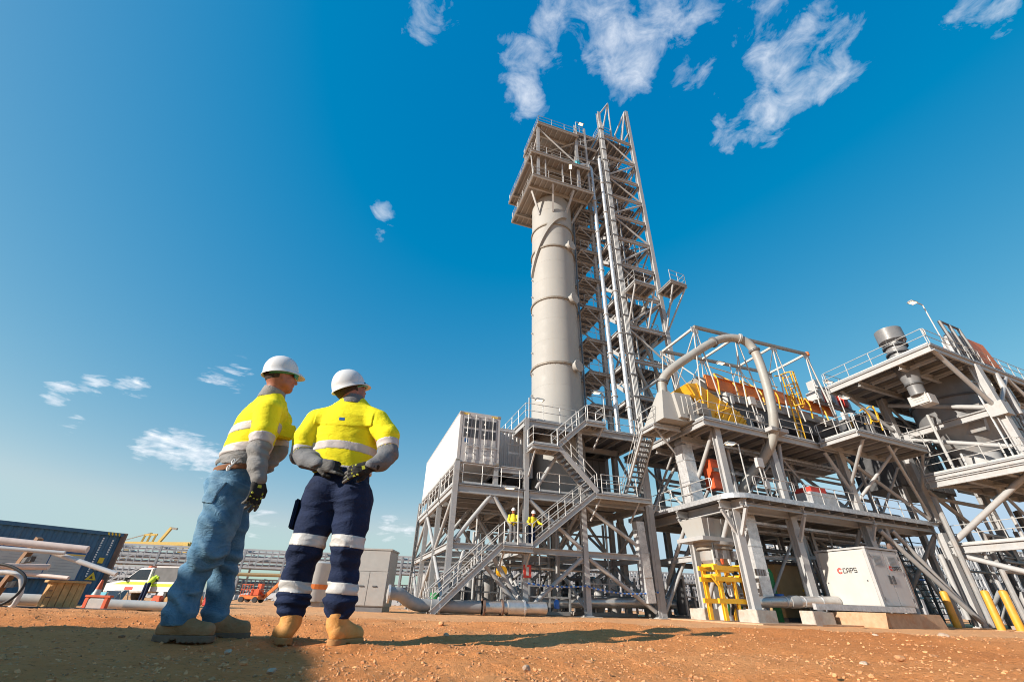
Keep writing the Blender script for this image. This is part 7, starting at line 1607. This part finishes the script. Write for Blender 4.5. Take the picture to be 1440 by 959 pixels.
def worker_side():
    """left hand worker, in jeans, seen from behind his right side, leaning a little forward"""
    base = (-1.80, 3.03, gh(-1.8, 3.0)); t = thing('person', 'worker in yellow shirt and faded blue jeans leaning forward, one gloved hand hanging', 'person', base)
    g = base[2]; fw = Vector((.55, .83, 0)).normalized(); rt = Vector((.83, -.55, 0)).normalized(); nf = np.array(fw)
    shR = (-1.700,2.935,1.365,.088); elR = (-1.640,2.875,1.060,.063); faR = (-1.600,2.855,.955,.055); wrR = (-1.562,2.845,.880,.044)
    shL = (-1.765,3.24,1.41,.084); elL = (-1.720,3.26,1.18,.066); wrL = (-1.760,3.20,.97,.045)
    tor = [(-1.785,3.075,1.45,.110), (-1.815,3.075,1.32,.165), (-1.830,3.07,1.18,.160), (-1.842,3.06,1.035,.152), (-1.848,3.05,.97,.150)]
    hipc = [(-1.842,3.05,1.00,.138), (-1.838,3.05,.86,.142)]
    legN = [(-1.815,2.985,.80,.118), (-1.788,2.965,.62,.108), (-1.775,2.945,.47,.096), (-1.825,2.955,.345,.074), (-1.828,2.95,.245,.078), (-1.825,2.95,.165,.077), (-1.818,2.955,.115,.080)]
    legF = [(-1.845,3.14,.80,.112), (-1.828,3.16,.62,.100), (-1.790,3.17,.475,.082), (-1.790,3.20,.345,.070), (-1.775,3.20,.255,.070), (-1.762,3.20,.165,.068), (-1.755,3.20,.12,.066)]
    neck = (-1.782,3.065,1.56,.066); hc = (-1.762, 3.055, 1.688); hup = (-.14, -.12, 1); hfw = (.80, .58, .10)
    hf, hat = head_sdf(hc, hup, hfw)
    def body(X):
        d = hf(X); n, _ = cone_sd(X, (-1.768,3.045,1.64), neck[:3], .062, .068); d = smin(d, n, .03)
        for c in (tor, hipc): d = smin(d, chain(X, [(*p[:3], p[3]-.035) for p in c], .05, nf, 1.15), .05)
        for c in (legN, legF): d = smin(d, chain(X, [(*p[:3], max(.03, p[3]-.03)) for p in c], .03), .03)
        for c in ((shR, elR, faR, wrR), (shL, elL, wrL)): d = smin(d, chain(X, [(*p[:3], max(.027, p[3]-.022)) for p in c], .02), .03)
        return d
    sdf_obj('body', body, [(*hc, .14), shL, shR, elL, elR, legN[-1], legF[-1]], .008, M['skin'], t, .05)
    armR = [shR, (-1.66,2.90,1.20,.076), elR, faR, (wrR[0],wrR[1],wrR[2]+.005,.047)]; armL = [shL, (-1.740,3.25,1.29,.074), elL, (-1.745,3.22,1.06,.056)]
    def torso(X):
        d = chain(X, tor, .05, nf, 1.22); y, _ = cone_sd(X, (shL[0],shL[1]-.05,shL[2]+.03), (shR[0]-.02,shR[1]+.05,shR[2]+.04), .070, .072); d = smin(d, y, .06)
        s, _ = cone_sd(X, (neck[0],neck[1],neck[2]-.03), tor[0][:3], .076, .11); return smin(d, s, .05)
    arms = [armR, armL]
    def shirt(X):
        d = torso(X)
        for a in arms: d = smin(d, chain(X, a, .02), .018)
        d = np.maximum(d, .995-X[:, 2]+.014*np.sin(X[:, 0]*26+X[:, 1]*31)*0+np.where(chain(X, armR, .02) < .02, -1, 0))
        el = np.exp(-((X[:, 2]-1.05)/.07)**2)
        return d+folds(X, .0055, 10, 43)+.006*el*np.sin((X[:, 2]+.3*X[:, 0])*85+5*vnoise(X*7))+.006*np.sin(X[:, 2]*90+4*vnoise(X*8))*(1-sstep(.99, 1.06, X[:, 2]))*(torso(X) < .03)
    axis = np.array((.115, .02, 1.0)); axis /= np.linalg.norm(axis)   # bands follow the leaning trunk
    def hcoord(X): return X[:, 2]-.16*(X[:, 0]+1.83)-.05*(X[:, 1]-3.05)
    def shirt_mat(C):
        tt = torso(C); out = np.where(hcoord(C) < 1.085, 1, 0)
        for a in arms:
            da = chain(C, a, .02); s = chain_param(C, a); out = np.where(da < tt+.008, np.where(s > .50, 1, 0), out)
        return out
    sh = sdf_obj('shirt', shirt, [(*hc[:2], 1.54, .1), shL, shR, elL, elR, faR, wrR, tor[-1]], .0065, [CL['yel'], CL['lgry']], t, .05, shirt_mat)
    for z in (1.262, 1.110):
        sdf_obj('reflective_band', lambda X, z=z: np.maximum(shirt(X)-.0035, np.maximum(np.abs(hcoord(X)-z)-.033, np.maximum(torso(X)-.012, .012-chain(X, armR, .02)*1.0))), [(*p[:3], p[3]) for p in tor], .006, CL['band'], sh, .03)
    for a, s0 in ((armR, .455), (armL, .52)):
        sdf_obj('reflective_band', lambda X, a=a, s0=s0: np.maximum(shirt(X)-.0035, np.maximum((np.abs(chain_param(X, a)-s0)-.062)*.5, chain(X, a, .02)-.014)), a[:4], .006, CL['band'], sh, .02)
    MB().obox((-1.655,3.16,1.30), Vector((.02,-.02,0)), Vector((.045,.045,0)), ZD*.055).build('chest_pocket', CL['yel'], sh, bevel=.01)
    cf = lambda X: np.maximum(np.maximum(cone_sd(X, (-1.778,3.06,1.60), (-1.788,3.07,1.52), .076, .094)[0], X[:, 2]-1.592+.25*(X[:, 0]+1.78)), 1.51-X[:, 2])+folds(X, .003, 20, 8)
    sdf_obj('collar', cf, [(-1.78,3.06,1.55,.1)], .006, CL['lgry'], sh, .03)
    def trou(X):
        d = chain(X, hipc, .05, nf, 1.1)
        for c in (legN, legF): d = smin(d, chain(X, c, .03), .03)
        b, _ = cone_sd(X, (-1.895,3.0,.87), (-1.885,3.06,.83), .080, .080); d = smin(d, b, .06)
        d = np.maximum(d, X[:, 2]-1.0); d = np.maximum(d, .090+.18*(X[:, 0]+1.81)*0-X[:, 2])
        kn = np.exp(-((X[:, 2]-.42)/.10)**2)+.8*np.exp(-((X[:, 2]-.20)/.07)**2)
        return d+folds(X, .006, 8, 61)+.0085*kn*np.sin((X[:, 2]+.5*(X[:, 0]+1.8))*62+6*vnoise(X*6))+.005*np.sin((X[:, 2]+.9*X[:, 0])*48+5*vnoise(X*5))*sstep(.55, .62, X[:, 2])*(1-sstep(.85, .95, X[:, 2]))
    tr = sdf_obj('jeans', trou, [hipc[0], legN[0], legF[0], legN[-1], legF[-1]], .0062, CL['jeans'], t, .07)
    # belt, back pocket, seam, key clip
    sdf_obj('belt', lambda X: np.maximum(chain(X, hipc, .05, nf, 1.1)-.012, np.abs(hcoord(X)-.975)-.020), [hipc[0]], .006, CL['belt'], t, .06)
    pk = lambda X: np.maximum(trou(X)-.010, np.maximum(np.abs((X[:, 2]-.80)+.12*(X[:, 0]+1.85))-.070, np.maximum(np.abs((X[:, 0]+1.845)-.22*(X[:, 2]-.8))-.052, X[:, 1]-2.97)))
    sdf_obj('back_pocket', pk, [(-1.845,2.92,.80,.09)], .005, CL['jeans'], tr, .05)
    mb = MB(); mb.tube(arc((-1.785,2.855,.945), (.7,-.3,0), (0,0,1), .018, 0, 360, 14), .0045, 6); mb.tube(arc((-1.765,2.850,.985), (.7,-.3,0), (0,0,1), .016, 0, 360, 14), .0045, 6); mb.tube([(-1.79,2.855,.93), (-1.72,2.83,1.0)], .006, 6); mb.build('key_clip', M['galv'], t)
    boot(t, (-1.815,2.955,g+.085), (-1.905,2.925,g), (-1.60,2.985,g), CL['bootd'], CL['soled'], w=1.06); boot(t, (-1.752,3.20,g+.085), (-1.80,3.17,g), (-1.57,3.33,g), CL['bootd'], CL['soled'], w=1.06)
    glove(t, (wrR[0]+.002,wrR[1],wrR[2]-.008), (.14,-.03,-1), (.80,-.55,.05), (22,26,30,34), -1); glove(t, (wrL[0],wrL[1],wrL[2]), (.08,0,-1), (.6,.75,0), (22,26,30,34), 1)
    u, f_, r_ = up_frame(hup, hfw); H = Vector(hc)
    helmet_mesh(t, H+u*.036-f_*.002, u, f_)
    hair = lambda X: np.maximum(np.maximum(hf(X)-.003, (X-np.array(hc))@np.array(f_)+.02), np.maximum((X-np.array(hc))@np.array(u)-.045, -.03-(X-np.array(hc))@np.array(u)))
    sdf_obj('hair', hair, [(*hc, .12)], .0055, M['hairm'], t, .02)
    MB().tube(smooth_path([H+u*.012-f_*.104]+[H+u*.016+r_*s_*.092+f_*ff for s_, ff in ((.8,-.07),(1,-.02),(1,.03),(.98,.075))]+[H+u*.010+r_*.055+f_*.11], 4), .010, 6).build('glasses_strap', mat('green_strap', (.05,.22,.12), .5), t)
    MB().obox(H+u*.002+r_*.062+f_*.098, r_*.026-f_*.016, f_*.004+r_*.004, u*.018).build('glasses', SLIME, t, bevel=.003)
    return t
worker_side().location.x -= .02
def small_worker(label, P, face, tcol, arms, bend=0.0, shirt_m=None, helm=True, h=.02, group=None):
    """distant worker: same build at a coarser grain; arms = two lists of (r, f, z, radius) in body axes"""
    P = Vector(P); t = thing('person', label, 'person', P, group); f = Vector(face).normalized(); r = f.cross(ZD); nf = np.array(f)
    q = lambda a, b, z, rad: (*(P+r*a+f*(b+bend*max(0, z-.85))+ZD*(z-.25*bend*max(0, z-.85))), rad)
    tor = [q(0,0,1.38,.12), q(0,0,1.2,.16), q(0,0,.98,.14)]; legs = [[q(s*.09,0,.92,.105), q(s*.11,.03,.5,.08), q(s*.12,0,.1,.065)] for s in (-1, 1)]; A = [[q(*p) for p in a] for a in arms]; hc = q(0,.03,1.62,.09)
    def body(X):
        d, _ = cone_sd(X, hc[:3], q(0,.03,1.57,0)[:3], .088, .075); n, _ = cone_sd(X, q(0,.01,1.52,0)[:3], q(0,0,1.42,0)[:3], .055, .06); d = smin(d, n, .02)
        nz, _ = cone_sd(X, q(0,.115,1.60,0)[:3], q(0,.12,1.585,0)[:3], .015, .015); d = smin(d, nz, .02)
        d = smin(d, chain(X, [(*p[:3], p[3]-.03) for p in tor], .04, nf, 1.3), .03)
        for c in legs: d = smin(d, chain(X, [(*p[:3], p[3]-.02) for p in c], .03), .03)
        for c in A: d = smin(d, chain(X, [(*p[:3], p[3]-(.015 if i < len(c)-1 else 0)) for i, p in enumerate(c)], .02), .02)
        return d
    allp = [hc]+tor+[p for c in legs+A for p in c]
    sdf_obj('body', body, allp, h, M['skin'], t)
    sdf_obj('shirt', lambda X: np.minimum(chain(X, tor, .04, nf, 1.3), np.minimum(chain(X, A[0][:-1], .02), chain(X, A[1][:-1], .02)))+folds(X, .01, 8, 2), tor+[p for c in A for p in c], h, shirt_m or M['hy'], t)
    tb = P+f*bend*.2+ZD*(1.12-.06*bend)
    sdf_obj('trousers', lambda X: np.maximum(np.minimum(chain(X, legs[0], .03), chain(X, legs[1], .03)), X[:, 2]-(P.z+1.02))+folds(X, .008, 8, 5), [p for c in legs for p in c]+[tor[-1]], h, tcol, t)
    for c in legs: p = Vector(c[-1][:3]); MB().obox(p+f*.05+ZD*-.05, f*.14, r*.05, ZD*.05).build('boot', CL['boot'], t, bevel=.02)
    for c in A: 
        p = Vector(c[-1][:3]); e = (p-Vector(c[-2][:3])).normalized(); mb = MB()
        for k in range(4): mb.tube([p+r*(.012*(k-1.5)), p+e*.07+r*(.014*(k-1.5)), p+e*.09-ZD*.02+r*(.014*(k-1.5))], [.012,.010,.008], 6)
        mb.tube([p+f*.02, p+f*.045+e*.03, p+f*.04+e*.06], [.014,.012,.009], 6); mb.lathe(p-e*.03, [(.03,0),(.042,.03),(.04,.07)], 10, ax=e); mb.build('glove', CL['glove'], t, smooth=True)
    if helm: helmet_mesh(t, Vector(hc[:3])+ZD*.03, (0,0,1) if not bend else tuple(f*.3*bend+ZD), f)
    return t
to_cam = Vector((0,-1,0))
small_worker('small worker on the stair landing in yellow shirt and grey trousers, left of the post', W(7.85,23.0,2.84), to_cam+BDIR*.1, CL['gry'], [[(-.2,0,1.38,.07),(-.26,.02,1.12,.06),(-.14,.18,1.02,.05),(-.08,.25,1.02,.042)], [(.2,0,1.38,.07),(.26,.02,1.12,.06),(.14,.18,1.02,.05),(.08,.25,1.02,.042)]], h=.018)
small_worker('small worker on the stair landing in yellow shirt and navy trousers, leaning on the rail', W(8.95,23.15,2.84), to_cam+BDIR*.35, CL['navy'], [[(-.2,0,1.36,.07),(-.34,.10,1.15,.06),(-.45,.26,1.08,.05),(-.55,.34,1.06,.042)], [(.2,0,1.36,.07),(.30,.05,1.13,.06),(.22,.24,1.04,.05),(.18,.32,1.04,.042)]], bend=.25, h=.018)
small_worker('person in a lime shirt and dark trousers bending over the side of the utility vehicle', gp(-21.0,29.6), (.35,1,0), CL['navy'], [[(-.2,0,1.36,.075),(-.26,.2,1.2,.062),(-.2,.42,1.15,.05),(-.2,.52,1.15,.042)], [(.2,0,1.36,.075),(.26,.2,1.2,.062),(.2,.42,1.15,.05),(.2,.52,1.15,.042)]], bend=.7, shirt_m=M['hivis'], h=.022)
